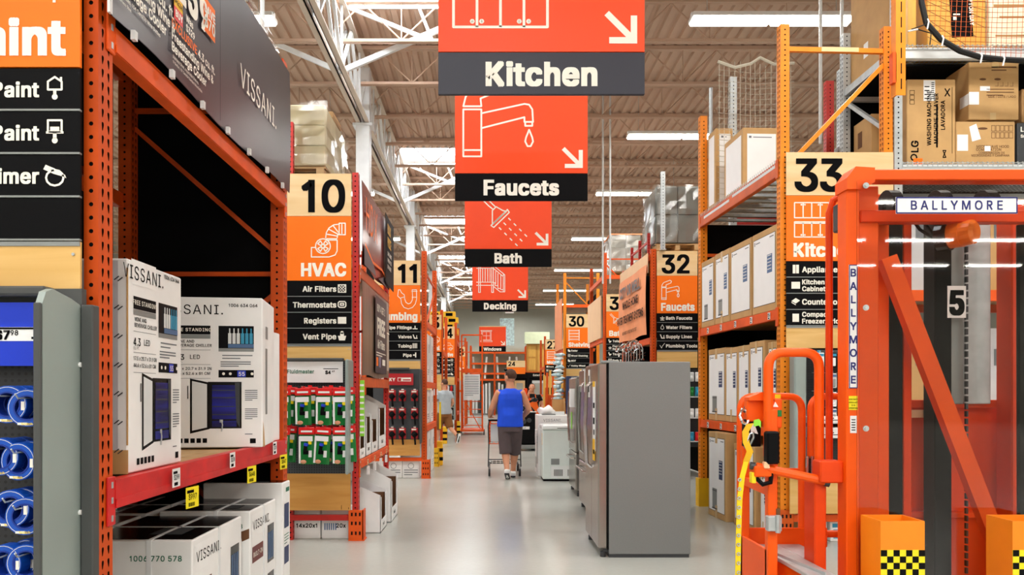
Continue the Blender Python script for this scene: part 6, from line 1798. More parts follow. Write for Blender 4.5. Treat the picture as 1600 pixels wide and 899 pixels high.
f3 = fridge('steel refrigerator third in the row with a long handle beside the chest freezer', 1.26, 11.0, 11.9, 1.72, 2.05)
MB().box(-.06, -.002, .12, .30, 1.28, 1.55).build('hang_tag', 'white', f3); MB().box(-.004, -.001, .45, .6, .95, 1.2).build('green_tag', 'lime_print', f3)

# chest freezer and what stands behind it
cf_ = thing('chest_freezer', 'white chest freezer with two vents standing on the aisle floor', 'freezer', (.925, 12.9, 0))
MB().box(0, .95, 0, .62, .035, .86, .012).build('cabinet', 'freezer_white', cf_)
lid = MB().box(-.012, .962, -.02, .64, .865, .945, .015).build('lid', 'white_gloss', cf_); MB().box(.24, .42, -.026, -.02, .885, .90).build('handle', 'steel_grey', lid)
MB().box(.01, .94, .01, .61, .0, .035).build('base', 'black', cf_)
gp_ = MB().box(.14, .62, -.004, 0, .05, .26).build('grille_panel', 'white_gloss', cf_)
vt = MB()
for g0 in (.19, .42):
    for k in range(8): vt.box(g0 + k * .019, g0 + k * .019 + .010, -.006, -.003, .09, .20)
vt.build('vent_slot', 'dark_steel', gp_)
MB().box(.14, .28, -.003, 0, .28, .38).build('rating_label', 'steel_grey', cf_); MB().box(.50, .60, -.003, 0, .27, .34).build('rating_label', 'dark_steel', cf_); MB().box(-.003, .0, .1, .2, .60, .80).build('energy_label', 'number_wood', cf_)
wc = carton('white printed chest freezer carton standing behind the white freezer', (1.36, 14.15, 0), .92, .8, 1.085, 'white_card', 0)
m_ = fm('F', .92, .8, 1.085); b = MB(m_); b.flat(.10, .94, .42, 1.06, Y0); b.build('label_panel', 'white', wc); b = MB(m_); b.text('VISSANI.', .26, .97, .05, Y0 * 2, 'c', 0, .05); b.build('lettering', 'text_grey', wc)
b = MB(m_); b.flat(.14, .80, .92, .90, Y0); b.build('dark_print', 'black', wc)
b = MB(fm('L', .92, .8, 1.085)); b.flat(.1, .6, .4, .75, Y0); b.flat(.5, .2, .7, .6, Y0); b.flat(.1, .1, .4, .3, Y0); b.build('side_print', 'steel_grey', wc); b = MB(fm('L', .92, .8, 1.085)); b.flat(.45, .62, .6, .7, Y0); b.build('red_print', 'maroon', wc)
tagw = MB().box(.86, .885, 13.80, 13.96, .58, .82).build('tag_strip', 'white'); tag(tagw, 'white hanging tag at the corner of the printed freezer carton', 'tag')
oc = thing('open_carton', 'open tan cardboard box on top of the printed freezer carton', 'box', (1.30, 14.1, 1.086)); MB().box(-.11, .11, -.1, -.094, 0, .07).box(-.11, .11, .094, .1, 0, .28).box(-.11, -.104, -.1, .1, 0, .07).box(.104, .11, -.1, .1, 0, .3).box(-.11, .11, -.1, .1, 0, .006).build('body', 'cardboard', oc); MB().box(-.11, .1, -.12, -.101, 0, .06).build('label', 'pale_grey', oc)
random.seed(2)
b = MB().ball((0, 0, .07), (.15, .12, .085), 12, 8); b.v = [(p[0] * (1 + .15 * math.sin(p[1] * 40 + p[2] * 25)), p[1], max(0, p[2] * (1 + .2 * math.sin(p[0] * 35)))) for p in b.v]
o = tag(b.build('plastic_bag', 'white', None, True), 'crumpled white plastic bag on top of the printed freezer carton', 'bag'); o.location = (1.07, 14.0, 1.086)
b = MB().ball((0, 0, .05), (.07, .06, .055), 10, 8); o = tag(b.build('cloth_bundle', 'navy', None, True), 'small dark blue bundle beside the open tan box', 'cloth'); o.location = (1.49, 14.0, 1.08)
bk = thing('bucket', 'lime green bucket on the printed freezer carton behind the fridge handle', 'bucket', (1.63, 14.0, 1.086)); MB().tube([(0, 0, 0), (0, 0, .22)], [.075, .095], 12).build('pail', 'lime_print', bk); MB().ring((0, 0, .215), (0, 0, .23), .1, .085, 14).build('rim', 'green_print', bk)
tag(MB().box(.98, 1.22, 13.8, 13.9, 1.087, 1.11).build('paper_stack', 'steel_grey'), 'grey folder lying on the front edge of the printed freezer carton', 'folder')

# black pallet truck
pt = thing('pallet_truck', 'black powered pallet truck with red lamp parked in front of the employee', 'truck', (.92, 19.6, 0))
MB().box(-.32, .32, 0, .55, .16, .98, .03).build('battery_body', 'black', pt); MB().box(-.36, .36, -.06, .6, .05, .15, .02).build('base_plate', 'steel_grey', pt)
MB().box(-.27, -.10, -.03, .0, .66, .80, .01).build('red_lamp', 'red_bright', pt); MB().box(-.2, .15, -.006, .0, .55, .62).build('label', 'white', pt); b = MB(); b.text('PALLET', -.02, .565, .035, -.008, 'c', .02); b.build('lettering', 'ink', pt)
MB().cyl((-.02, -.02, .76), (-.02, .02, .76), .09, 12).cyl((.14, -.02, .78), (.14, .02, .78), .06, 12).build('gauge', 'dark_steel', pt)
MB().tube([(.0, .3, .98), (.05, .25, 1.15), (.15, .2, 1.25), (.3, .15, 1.3)], .03, 8).tube([(-.2, .2, 1.0), (-.1, .2, 1.12), (.2, .2, 1.1), (.28, .2, 1.0)], .025, 8).ball((.28, .15, 1.3), (.1, .06, .06), 10, 6).build('tiller', 'black_gloss', pt)
MB().box(-.34, .34, .02, .5, .98, 1.0, .005).build('tray', 'pale_grey', pt); MB().box(.02, .12, .5, .55, 1.2, 1.6, .02).box(-.1, .4, .45, .6, 1.24, 1.32, .02).build('backrest', 'lift_red', pt)
for s in (-.2, .2): MB().box(s - .08, s + .08, .6, 1.6, .06, .12, .01).build('fork', 'steel_grey', pt)
for s in (-.25, .25): MB().cyl((s - .04, .3, .05), (s + .04, .3, .05), .05, 10).build('wheel', 'rubber', pt)

# ================================================================== people: one continuous body, clothes over it; local forward is +y
def loft(b, rings, n=18, p=2.4):
    vs = []; fs = []
    for (cx, cy, cz, rx, ry) in rings:
        for j in range(n):
            a = 2 * math.pi * j / n; c, s = math.cos(a), math.sin(a)
            vs.append((cx + rx * math.copysign(abs(c) ** (2 / p), c), cy + ry * math.copysign(abs(s) ** (2 / p), s), cz))
    for i in range(len(rings) - 1):
        for j in range(n): fs.append((i * n + j, i * n + (j + 1) % n, (i + 1) * n + (j + 1) % n, (i + 1) * n + j))
    fs.append(tuple(range(n - 1, -1, -1))); fs.append(tuple((len(rings) - 1) * n + j for j in range(n)))
    return b.add(vs, fs)
def fuse(o, vox=.011, it=4):
    m = o.modifiers.new('fuse', 'REMESH'); m.mode = 'VOXEL'; m.voxel_size = vox; m.use_smooth_shade = True
    s = o.modifiers.new('soften', 'SMOOTH'); s.factor = .5; s.iterations = it
    return o
def hand(b, wr, d, thumb, curl=25, L=.19):
    wr = Vector(wr); d = Vector(d).normalized(); t = Vector(thumb); t = (t - d * t.dot(d)).normalized(); nrm = d.cross(t)
    for k, (off, ln) in enumerate(((.030, .072), (.010, .080), (-.010, .075), (-.029, .058))):
        kn = wr + d * (.088 - abs(off) * .2) + t * off
        b.tube([wr + t * off * .5 + d * .005, kn], [.018, .013], 8)
        dd = d.copy(); p = kn; pts = [kn - d * .012, kn]
        for s in range(3):
            dd = Matrix.Rotation(R(curl * (1 + .15 * k)), 3, t) @ dd
            p = p + dd * ln * (.42, .33, .25)[s]; pts.append(p)
        b.tube(pts, [.0105, .0105, .0098, .0090, .0080], 8)
    p0 = wr + d * .02 + t * .025; p1 = p0 + d * .035 + t * .028; p2 = p1 + d * .034 + t * .006
    b.tube([wr + d * .012 + t * .012, p0, p1, p2], [.016, .014, .0115, .009], 8)
def person(label, loc, rz, J, shirt, sleeves, bottoms, hair, cap=None, H=1.0, belly=1.0, shoe='white', head_yaw=0):
    root = thing('person', label, 'person', loc, rz)
    b = MB()
    tors = [(0, 0, .86, .155, .115), (0, 0, .95, .168, .122), (0, .01, 1.08, .155 * belly, .118 * belly), (0, .012, 1.22, .165 * belly, .122), (0, 0, 1.36, .185, .122), (0, -.005, 1.45, .185, .105), (0, -.01, 1.51, .12, .08), (0, -.005, 1.55, .062, .062)]
    loft(b, tors)
    bk_ = J.get('bulk', 1.0); hs = J.get('head', 1.06)
    b.tube([(0, -.01, 1.48), (0, .0, 1.56), (0, .012, 1.66)], [.085 * bk_, .064 * bk_, .06], 12)
    hb = MB(Matrix.Translation((0, .01, 1.60)) @ Matrix.Rotation(R(head_yaw), 4, 'Z') @ Matrix.Scale(hs, 4) @ Matrix.Translation((0, -.01, -1.60)))
    hb.ball((0, .01, 1.735), (.078, .097, .103), 16, 12).ball((0, .048, 1.672), (.056, .056, .062), 12, 8).ball((0, .075, 1.70), (.052, .035, .05), 12, 8)
    hb.tube([(0, .098, 1.745), (0, .113, 1.715), (0, .128, 1.695)], [.010, .013, .016], 8).ball((0, .098, 1.655), (.024, .012, .010), 8, 6).ball((0, .088, 1.632), (.026, .018, .018), 8, 6).ball((0, .088, 1.757), (.055, .018, .012), 10, 6)
    for s in (-1, 1): hb.ball((s * .080, .0, 1.715), (.012, .026, .034), 8, 6)
    b.add(hb.v, hb.f)
    for s in ('l', 'r'):
        sh, el, wr, hd_, th, cu = J['arm_' + s]
        sx = -1 if s == 'l' else 1
        b.tube([(sx * .13, -.005, 1.44), sh, Vector(sh).lerp(Vector(el), .5), el, Vector(el).lerp(Vector(wr), .3), wr, Vector(wr) + Vector(hd_).normalized() * .02], [k_ * bk_ for k_ in (.07, .063, .052, .043, .046, .030, .026)], 12)
        hand(b, wr, hd_, th, cu)
        hip, kn, an, toe = J['leg_' + s]
        hip, kn, an = Vector(hip), Vector(kn), Vector(an)
        b.tube([hip + Vector((0, 0, .05)), hip, hip.lerp(kn, .5), kn, kn.lerp(an, .3), kn.lerp(an, .75), an], [k_ * bk_ for k_ in (.09, .092, .078, .056, .062, .041, .037)], 12)
        tv = Vector(toe).normalized()
        b.tube([an - tv * .03, an + Vector((0, 0, -.035)) + tv * .06, an + Vector((0, 0, -.045)) + tv * .14], [.038, .036, .028], 10)
    body = fuse(b.build('body', 'skin', root, True), .010, 3)
    # hair
    hr = MB(hb.m); hr.ball((0, -.004, 1.75), (.083, .098, .100), 16, 12)
    hr.v = [v for v in hr.v]
    h_ = hr.build('hair', hair, root, True)
    # trim the hair shell off the face: pull its front under the skin
    inv = hb.m.inverted()
    for v in h_.data.vertices:
        p = inv @ v.co
        front = p.y > .035 and p.z < 1.80
        low = p.z < 1.70
        if front or low: v.co = hb.m @ Vector((p.x * .8, (p.y - .01) * .75, max(p.z, 1.69)))
    for s in (-1, 1):
        e = MB(hb.m).ball((s * .03, .093, 1.737), (.013, .010, .009), 8, 6).build('eye', 'sign_white', root, True); MB(hb.m).ball((s * .03, .101, 1.737), (.006, .004, .006), 6, 4).build('iris', 'ink', e)
    # shirt
    b = MB()
    hem = J.get('hem', .90)
    loft(b, [(0, 0, hem, .200 * belly, .150), (0, 0, hem + .02, .202 * belly, .152), (0, .005, 1.08, .190 * belly, .148 * belly), (0, .01, 1.22, .198 * belly, .15), (0, 0, 1.36, .212, .148), (0, -.005, 1.44, .218, .13), (0, -.01, 1.50, .17, .10), (0, -.008, 1.545, .085, .082)])
    for s in ('l', 'r'):
        sh, el, wr = [Vector(q) for q in J['arm_' + s][:3]]; sx = -1 if s == 'l' else 1
        end = sh.lerp(el, sleeves); b.tube([(sx * .12, -.005, 1.44), sh + Vector((-sx * (.0 if sleeves > .3 else .02), 0, .003)), end], [.085, .080, .074] if sleeves > .3 else [.08, .07, .062], 12)
    fuse(b.build('shirt', shirt, root, True), .012, 5)
    b = MB()
    loft(b, [(0, 0, .80, .185, .142), (0, 0, .90, .182, .140), (0, 0, 1.0, .172, .13)])
    for s in ('l', 'r'):
        hip, kn, an = [Vector(q) for q in J['leg_' + s][:3]]; sx = -1 if s == 'l' else 1
        if J.get('long'): b.tube([hip + Vector((0, 0, .02)), hip.lerp(kn, .5), kn, kn.lerp(an, .5), an + Vector((0, 0, .02))], [.115, .098, .078, .072, .070], 12)
        else: b.tube([hip + Vector((0, 0, .02)), hip.lerp(kn, .4), kn + (an - kn) * J.get('short', .12)], [.122, .118, .108], 14)
    fuse(b.build('trousers' if J.get('long') else 'shorts', bottoms, root, True), .012, 5)
    for s in ('l', 'r'):
        an = Vector(J['leg_' + s][2]); tv = Vector(J['leg_' + s][3]).normalized(); up = Vector((0, 0, 1)); up = (up - tv * up.dot(tv)).normalized()
        b = MB(); sd = tv.cross(up)
        b.tube([an + up * .015 - tv * .035, an - up * .02 - tv * .03], [.046, .052], 12)
        b.tube([an - up * .045 - tv * .065, an - up * .040 - tv * .02, an - up * .045 + tv * .06, an - up * .055 + tv * .14, an - up * .062 + tv * .19], [.034, .050, .046, .044, .024], 12)
        sh_ = fuse(b.build('shoe', shoe, root, True), .012, 3)
        mt_ = Matrix.Translation(an - up * .085) @ Matrix((sd, tv, up)).transposed().to_4x4()
        q = MB(mt_); q.prism([(-.038, -.0), (.038, -.0), (.040, .022), (-.040, .022)], -.085, .19); q.build('sole', 'sole' if shoe == 'white' else 'white', sh_)
    return root, hb.m
blue, hm = person('man in a blue sleeveless shirt and dark grey shorts walking away behind a cart', (.39, 13.3, .005), 0, dict(
    arm_l=((-.205, -.005, 1.455), (-.315, .03, 1.19), (-.345, .27, 1.05), (.15, 1, -.25), (1, 0, 0), 35), arm_r=((.205, -.005, 1.455), (.315, .0, 1.19), (.235, .26, 1.05), (-.1, 1, -.2), (-1, 0, 0), 35),
    leg_l=((-.095, 0, .90), (-.085, .03, .50), (-.055, -.16, .145), (.1, 1, -.42)), leg_r=((.095, 0, .90), (.085, .16, .50), (.055, .20, .092), (.06, 1, .0)), hem=.885, short=.22, bulk=1.16, head=1.12),
    'blue_shirt', .06, 'shorts_grey', 'hair_brown', belly=1.12, head_yaw=38)
b = MB(hm); b.tube([(-.085, .03, 1.80), (-.09, -.05, 1.765)], .004, 5).tube([(.085, .03, 1.80), (.09, -.05, 1.765)], .004, 5).box(-.07, -.008, .055, .075, 1.815, 1.85, .008).box(.008, .07, .055, .075, 1.815, 1.85, .008).box(-.085, .085, .05, .06, 1.825, 1.84); b.build('sunglasses', 'black_gloss', blue)
blue.scale = (1.02, 1.02, 1.01)
grey, hm = person('man in a grey T-shirt and brown shorts striding away at the left racks', (-1.20, 21.3, .005), 42, dict(
    arm_l=((-.205, 0, 1.455), (-.27, .08, 1.2), (-.22, .3, 1.12), (.1, 1, .1), (1, 0, 0), 30), arm_r=((.205, 0, 1.455), (.26, -.06, 1.2), (.24, .12, 1.0), (-.1, .6, -1), (-.6, 1, 0), 20),
    leg_l=((-.095, 0, .90), (-.09, .18, .50), (-.08, .22, .092), (0, 1, 0)), leg_r=((.095, 0, .90), (.10, -.10, .52), (.09, -.46, .30), (0, .35, -1)), hem=.88, short=.05),
    'grey_shirt', .55, 'shorts_brown', 'hair_brown', shoe='sole', head_yaw=10)
emp, hm = person('store employee in an orange apron and black shirt with a hand raised to the face', (1.25, 21.6, 0), 180, dict(
    arm_l=((-.205, 0, 1.455), (-.30, .04, 1.19), (-.26, .2, 1.0), (0, .6, -1), (1, .4, 0), 25), arm_r=((.205, 0, 1.455), (.27, .16, 1.24), (.11, .24, 1.56), (-.35, -.1, 1), (-1, 0, 0), 45),
    leg_l=((-.095, 0, .90), (-.10, .03, .50), (-.11, -.01, .092), (-.2, 1, 0)), leg_r=((.095, 0, .90), (.10, .03, .50), (.11, -.01, .092), (.2, 1, 0)), hem=.9, long=True),
    'black', .5, 'jeans', 'hair_black', shoe='sole')
emp.scale = (.96, .96, .94)
b = MB(); vs = []; fs = []
for i in range(9):
    a = -1 + 2 * i / 8
    for (z, w) in ((.62, .19), (.9, .205), (1.08, .20), (1.2, .16), (1.42, .11)):
        vs.append((a * w, .165 + .012 * math.cos(a * 1.5) - .05 * a * a, z))
for i in range(8):
    for j in range(4): fs.append((i * 5 + j, i * 5 + 5 + j, i * 5 + 6 + j, i * 5 + 1 + j))
b.add(vs, fs); o = len(b.v)
b.add([(x, y + .006, z) for x, y, z in vs], [tuple(reversed(f)) for f in fs]); b.build('apron', 'apron_orange', emp, True)
MB().tube([(-.10, .155, 1.41), (-.085, .06, 1.53), (0, -.09, 1.57), (.085, .06, 1.53), (.10, .155, 1.41)], .008, 6).build('apron_strap', 'apron_orange', emp)

# shopping cart pushed by the man
ca = thing('shopping_cart', 'orange and grey shopping cart pushed by the man in blue', 'cart', (.30, 13.62, 0))
MB().tube([(-.29, 0, 1.0), (.29, 0, 1.0)], .016, 8).build('handle', 'black', ca)
fr_ = MB()
for s in (-1, 1): fr_.tube([(s * .27, .0, 1.0), (s * .29, .0, .9), (s * .28, .05, .55), (s * .29, .02, .18), (s * .26, .4, .2), (s * .24, .95, .18)], .012, 6).tube([(s * .28, .05, .55), (s * .24, .9, .6)], .010, 6)
fr_.tube([(-.29, .03, .3), (.29, .03, .3)], .010, 6).tube([(-.26, .4, .2), (.26, .4, .2)], .010, 6).tube([(-.24, .95, .18), (.24, .95, .18)], .010, 6)
fr_.build('frame', 'dark_steel', ca)
bs = MB()
for s in (-1, 1): bs.add([(s * .27, .04, .58), (s * .22, .92, .62), (s * .25, .95, .95), (s * .285, .04, .99)], [(0, 1, 2, 3)])
bs2 = MB()
for k in range(8):
    t = k / 7
    for s in (-1, 1): bs2.bar((s * .27, .04, .58 + .41 * t), (s * .235, .93, .62 + .33 * t), .008, .012); bs2.bar((s * (.275 - .05 * t), .04 + .88 * t, .58), (s * (.285 - .04 * t), .04 + .9 * t, .98), .012, .008)
    bs2.bar((-.27, .04, .58 + .41 * t), (.27, .04, .58 + .41 * t), .008, .012); bs2.bar((-.24, .93, .62 + .33 * t), (.24, .93, .62 + .33 * t), .008, .012); bs2.bar((-.27 + .54 * t, .04, .58), (-.24 + .48 * t, .93, .61), .012, .008)
bs2.build('basket', 'beam_orange', ca)
MB().box(-.25, .25, .03, .045, .62, .93, .005).build('seat_flap', 'pale_grey', ca)
rk = MB()
for k in range(7): rk.bar((-.22 + k * .073, .1, .22), (-.2 + k * .067, .92, .22), .008, .008)
rk.build('lower_rack', 'steel_grey', ca)
for sx in (-1, 1):
    for y, z in ((.02, .075), (.9, .075)):
        w_ = MB().cyl((sx * .27 - .018, y, z), (sx * .27 + .018, y, z), .07, 12).build('wheel', 'rubber', ca); MB().bar((sx * .27, y, z), (sx * .27, y, .19), .05, .02).build('fork', 'steel_grey', w_)
tag(MB().box(.07, .22, 13.72, 13.95, .62, .86, .02).ball((.145, 13.83, .88), (.07, .08, .05), 10, 6).build('power_tool_case', 'black'), 'black tool case in the orange cart basket', 'case')
tag(MB().box(.26, .46, 13.75, 14.3, .62, .90, .004).build('parcel', 'cardboard'), 'tan parcel in the orange cart basket', 'parcel')

# ================================================================== orange platform lift, right foreground
LF = thing('platform_lift', 'orange mobile platform lift with clear shield and railed platform, right foreground', 'lift', (1.6, 3.4, 0))
OX, OY = 1.6, 3.4
def q(px, py, Y): return (X(px, Y) - OX, Y - OY, Z(py, Y))
# mast front frame
MB().box(-.002, .057, .02, .11, .10, 2.42, .004).build('mast_post', 'lift_orange', LF)
MB().prism([(-.008, 2.40), (.06, 2.40), (.115, 2.43), (.115, 2.495), (.03, 2.50), (-.008, 2.45)], .0, .12).build('corner_cap', 'lift_orange', LF)
MB().box(.11, 1.05, .04, .12, 2.45, 2.50, .005).build('cross_bar', 'lift_orange', LF)
MB().box(1.0, 1.08, .02, .11, .10, 2.50, .004).build('mast_post', 'lift_orange', LF)
MB().box(.11, 1.0, .12, .18, 2.28, 2.335, .004).build('cross_bar', 'lift_red', LF)
sh = MB().box(.030, 1.06, -.012, -.006, .40, 2.435, .002).build('clear_shield', 'plexi', LF)
b = MB()
for py in (290, 481, 670): b.cyl((X(1353, 3.385) - OX, -.018, Z(py, 3.385)), (X(1353, 3.385) - OX, -.012, Z(py, 3.385)), .013, 12).cyl((X(1353, 3.385) - OX, -.022, Z(py, 3.385)), (X(1353, 3.385) - OX, -.018, Z(py, 3.385)), .007, 6)
b.build('bolt', 'galv', LF)
x0, x1, z0, z1 = X(1400, 3.385) - OX, X(1590, 3.385) - OX, Z(334, 3.385), Z(308, 3.385)
p = MB().box(x0, x1, -.0145, -.012, z0, z1).build('name_plate', 'white', LF)
b = MB(); b.stroke([(x0 + .003, z0 + .003), (x1 - .003, z0 + .003), (x1 - .003, z1 - .003), (x0 + .003, z1 - .003)], .006, -.0152, True); b.text('BALLYMORE', (x0 + x1) / 2, z0 + .018, .040, -.0152, 'c', .015, .19, sx=.95); b.build('lettering', 'ink_blue', p)
# vertical plate on the post
x0, x1, z0, z1 = X(1326, 3.42) - OX, X(1339.5, 3.42) - OX, Z(607, 3.42), Z(414, 3.42)
p = MB().box(x0, x1, .017, .0195, z0, z1).build('name_plate', 'white', LF)
b = MB(); b.stroke([(x0 + .002, z0 + .002), (x1 - .002, z0 + .002), (x1 - .002, z1 - .002), (x0 + .002, z1 - .002)], .004, .0162, True)
for i, ch in enumerate('BALLYMORE'): b.text(ch, (x0 + x1) / 2, z1 - .052 - i * .0595, .034, .0162, 'c', .02)
b.build('lettering', 'ink_blue', p)
p = MB().box(x0, x1, .017, .0195, Z(641, 3.42), Z(619, 3.42)).build('warning_label', 'tag_yellow', LF)
b = MB()
for k, t in enumerate(('STAY BACK', 'WHILE LIFT', 'IS IN', 'OPERATION')): b.text(t, (x0 + x1) / 2, Z(625.5 + k * 4.6, 3.42), .0065, .0165, 'c', .02, sx=.8)
b.build('lettering', 'ink', p)
p = MB().box(x0 + .006, x1 - .004, .017, .0195, Z(677, 3.42), Z(650, 3.42), .0).build('paper_label', 'white', LF)
b = MB()
for k in range(5): b.flat(x0 + .011, Z(673 - k * 4, 3.42), x1 - .010, Z(671.5 - k * 4, 3.42), .0165)
b.build('lettering', 'ink', p)
# inside the mast
MB().box(.075, .20, .135, .23, .1, 2.45, .004).build('inner_column', 'lift_orange', LF)
MB().box(.257, .325, .28, .40, .1, 2.45, .004).build('inner_column', 'lift_orange', LF)
MB().box(.33, .40, .30, .42, .1, 2.45, .004).build('inner_column', 'black', LF)  # black strip fills the dark gap between the orange columns
MB().box(.41, .45, .31, .42, .1, 2.42, .004).build('inner_column', 'lift_red', LF)
MB().bar((.27, .20, 2.13), (.86, .20, .60), .05, .075).build('diagonal_brace', 'lift_orange', LF)
MB().box(.60, .685, .38, .48, .1, 2.40, .004).build('mast_profile', 'black', LF)
MB().box(.70, .78, .44, .50, 1.44, 2.40, .004).build('mast_profile', 'steel_grey', LF)
MB().box(.80, .93, .46, .52, 1.44, 2.40, .004).build('mast_profile', 'galv', LF)
MB().tube([(.96, .28, .1), (.955, .28, 2.3)], .02, 8).build('hose', 'black', LF)
ch_ = MB()
for k in range(60): ch_.box(.766, .778, .40, .412, .12 + k * .037, .148 + k * .037) if k % 2 else ch_.box(.768, .776, .396, .416, .12 + k * .037, .148 + k * .037)
ch_.build('lift_chain', 'dark_steel', LF)
MB().box(.98, 1.13, .38, .50, .1, 2.45, .006).build('outer_column', 'lift_red', LF)
MB().box(.45, 1.14, .56, .62, .08, 1.43, .006).build('back_panel', 'lift_red', LF)
MB().box(.42, 1.0, .50, .56, .86, .89, .003).box(.42, 1.0, .50, .56, 1.42, 1.46, .003).build('panel_rail', 'lift_red', LF)
p = MB().box(.52, .72, .49, .50, .55, .80).build('rating_plate', 'cardboard_dark', LF)
b = MB(); lines_of_print(b, .54, .70, .75, 6, .03, .008); b.v = [(v[0], .4885, v[2]) for v in b.v]; b.build('lettering', 'ink', p)
for s in (.22, .40): MB().box(s + .1, s + .21, .49, .50, 1.37, 1.41).build('small_plate', 'peach_board', LF)
x0, x1 = X(1480, 3.78) - OX, X(1509, 3.78) - OX
p = MB().box(x0, x1, .378, .382, Z(497, 3.78), Z(447, 3.78)).build('number_plate', 'white', LF); b = MB(); b.text('5', (x0 + x1) / 2, Z(491, 3.78), .122, .3765, 'c', .05, sx=.85); b.build('lettering', 'ink', p)
# pulleys on top and the beacon
for x in (.27, .50, .72): MB().ring((x, .22, 2.37), (x + .05, .22, 2.37), .08, .02, 20).build('pulley', 'black', LF)
bcn = MB().cyl((.54, .24, 2.235), (.57, .20, 2.235), .070, 20).build('beacon_base', 'black_gloss', LF)
MB().cyl((.57, .20, 2.235), (.60, .155, 2.235), .062, 20).tube([(.60, .155, 2.235), (.625, .115, 2.235), (.632, .105, 2.235)], [.060, .056, .040], 20).build('beacon_dome', 'beacon', bcn)
MB().tube([(.52, .26, 2.235), (.47, .28, 2.28), (.42, .26, 2.33)], .008, 6).tube([(.53, .26, 2.25), (.50, .29, 2.31), (.50, .27, 2.36)], .007, 6).build('beacon_cable', 'black', LF)
# outer guard tube at the left of the mast
MB().tube([(.045, .30, 1.12), (.045, .30, 2.36), (.06, .29, 2.42), (.12, .24, 2.46)], .017, 10).build('guard_tube', 'lift_red', LF)
MB().box(.03, .07, .17, .23, 2.25, 2.38, .006).build('guard_bracket', 'dark_steel', LF)
MB().box(-.11, -.055, .10, .22, .02, 1.10, .006).build('side_column', 'lift_red', LF)
MB().box(-.105, .0, .05, .14, 1.09, 1.19, .006).build('hinge_block', 'lift_red', LF)
MB().box(-.06, .10, .10, .26, .05, .60, .005).build('base_housing', 'lift_red', LF)
MB().box(-.25, 1.15, .0, .9, .06, .16, .01).build('chassis', 'lift_red', LF)
for sx in (.05, 1.0):
    for y in (.12, .8): MB().cyl((sx - .03, y, .075), (sx + .03, y, .075), .075, 16).build('wheel', 'rubber', LF)
# orange bins with chequered plates
def lift_bin(x0, x1):
    b = MB(); y0, y1, z0, z1, t = -.20, -.03, .30, .962, .008
    b.box(x0, x1, y0, y0 + t, z0, z1).box(x0, x1, y1 - t, y1, z0, z1).box(x0, x0 + t, y0 + t, y1 - t, z0, z1).box(x1 - t, x1, y0 + t, y1 - t, z0, z1).box(x0, x1, y0, y1, z0, z0 + t)
    o = b.build('bin', 'lift_bin', LF)
    p = MB().box(x0 + .0, x1 - .0, y0 - .002, y0, .60, .842).build('chequer_plate', 'tag_yellow', o)
    c = MB(); n = 7; s = (x1 - x0) / n
    for i in range(n):
        for j in range(9):
            if (i + j) % 2 == 0: c.flat(x0 + i * s, .842 - (j + 1) * .0267, x0 + (i + 1) * s, .842 - j * .0267, y0 - .0026)
    c.build('chequer', 'black', o)
    MB().box(x0 + .03, x1 - .03, y1 - .001, y1 + .04, .5, .6).build('bracket', 'lift_red', o)
lift_bin(.037, .221); lift_bin(.587, .772)
# platform: deck, toe boards, gates
MB().box(-.23, -.115, -.14, .54, .70, .72, .003).box(-.1149, .0, .23, .54, .70, .72, .003).build('deck', 'galv', LF)
e = MB().bar((-.226, .34, .712), (-.161, -.13, .712), .006, .04).build('deck_edge', 'galv', LF)
b = MB()
for k in range(7):
    t = .06 + k * .14; b.cyl((-.231 + .065 * t, .34 - .47 * t, .712), (-.237 + .065 * t, .34 - .47 * t, .712), .007, 8)
b.build('rivet', 'steel_grey', LF)
MB().bar((-.224, .34, .55), (-.159, -.13, .55), .01, .28).build('side_skirt', 'lift_orange', LF)
MB().box(-.30, -.285, .18, .56, .40, .765, .003).build('toe_board', 'lift_orange', LF)
MB().box(-.285, .15, .555, .57, .70, .80, .003).build('toe_board', 'lift_orange', LF)
MB().box(-.30, -.255, .16, .205, .40, 1.42, .004).build('corner_post', 'lift_orange', LF)
MB().box(-.30, -.262, .52, .56, .40, 1.25, .004).build('corner_post', 'lift_orange', LF)
MB().bar((-.28, .19, 1.035), (-.28, .55, 1.045), .025, .04).build('mid_rail', 'lift_orange', LF)
def loop(pts, r, name):
    """bent tube with rounded corners"""
    out = [Vector(pts[0])]
    for a, b_, c in zip(pts[:-2], pts[1:-1], pts[2:]):
        a, b_, c = Vector(a), Vector(b_), Vector(c); rad = .075
        p = b_ + (a - b_).normalized() * rad; s = b_ + (c - b_).normalized() * rad
        for k in range(7):
            t = k / 6; out.append(p * (1 - t) ** 2 + b_ * 2 * t * (1 - t) + s * t ** 2)
    out.append(Vector(pts[-1]))
    return MB().tube(out, r, 10).build(name, 'lift_orange', LF, True)
YB = .58
loop([(-.29, YB, .42), (-.29, YB, 1.478), (.028, YB, 1.478), (.028, YB, .76)], .019, 'gate_loop')
MB().bar((-.28, YB, .765), (.03, YB, .765), .03, .035).build('gate_bottom_rail', 'lift_orange', LF)
MB().bar((-.28, YB, 1.09), (.03, YB, 1.09), .025, .03).build('gate_mid_rail', 'lift_orange', LF)
loop([(.30, YB, 1.478), (.075, YB, 1.478), (.075, YB, .765), (.30, YB, .765)], .019, 'gate_loop')
MB().box(.04, .062, YB - .03, YB + .02, 1.05, 1.16, .004).build('gate_latch', 'black', LF)
MB().tube([(.045, YB - .03, 1.05), (.045, YB - .03, 1.17)], .010, 8).tube([(.07, YB - .03, 1.05), (.07, YB - .03, 1.17)], .010, 8).build('gate_pin', 'chrome', LF)
MB().box(-.155, -.09, YB - .023, YB - .019, 1.468, 1.488).build('yellow_sticker', 'tag_yellow', LF)
loop([(-.292, .18, 1.20), (-.292, .18, 1.685), (-.055, .18, 1.685), (-.055, .18, 1.13)], .022, 'grab_loop')
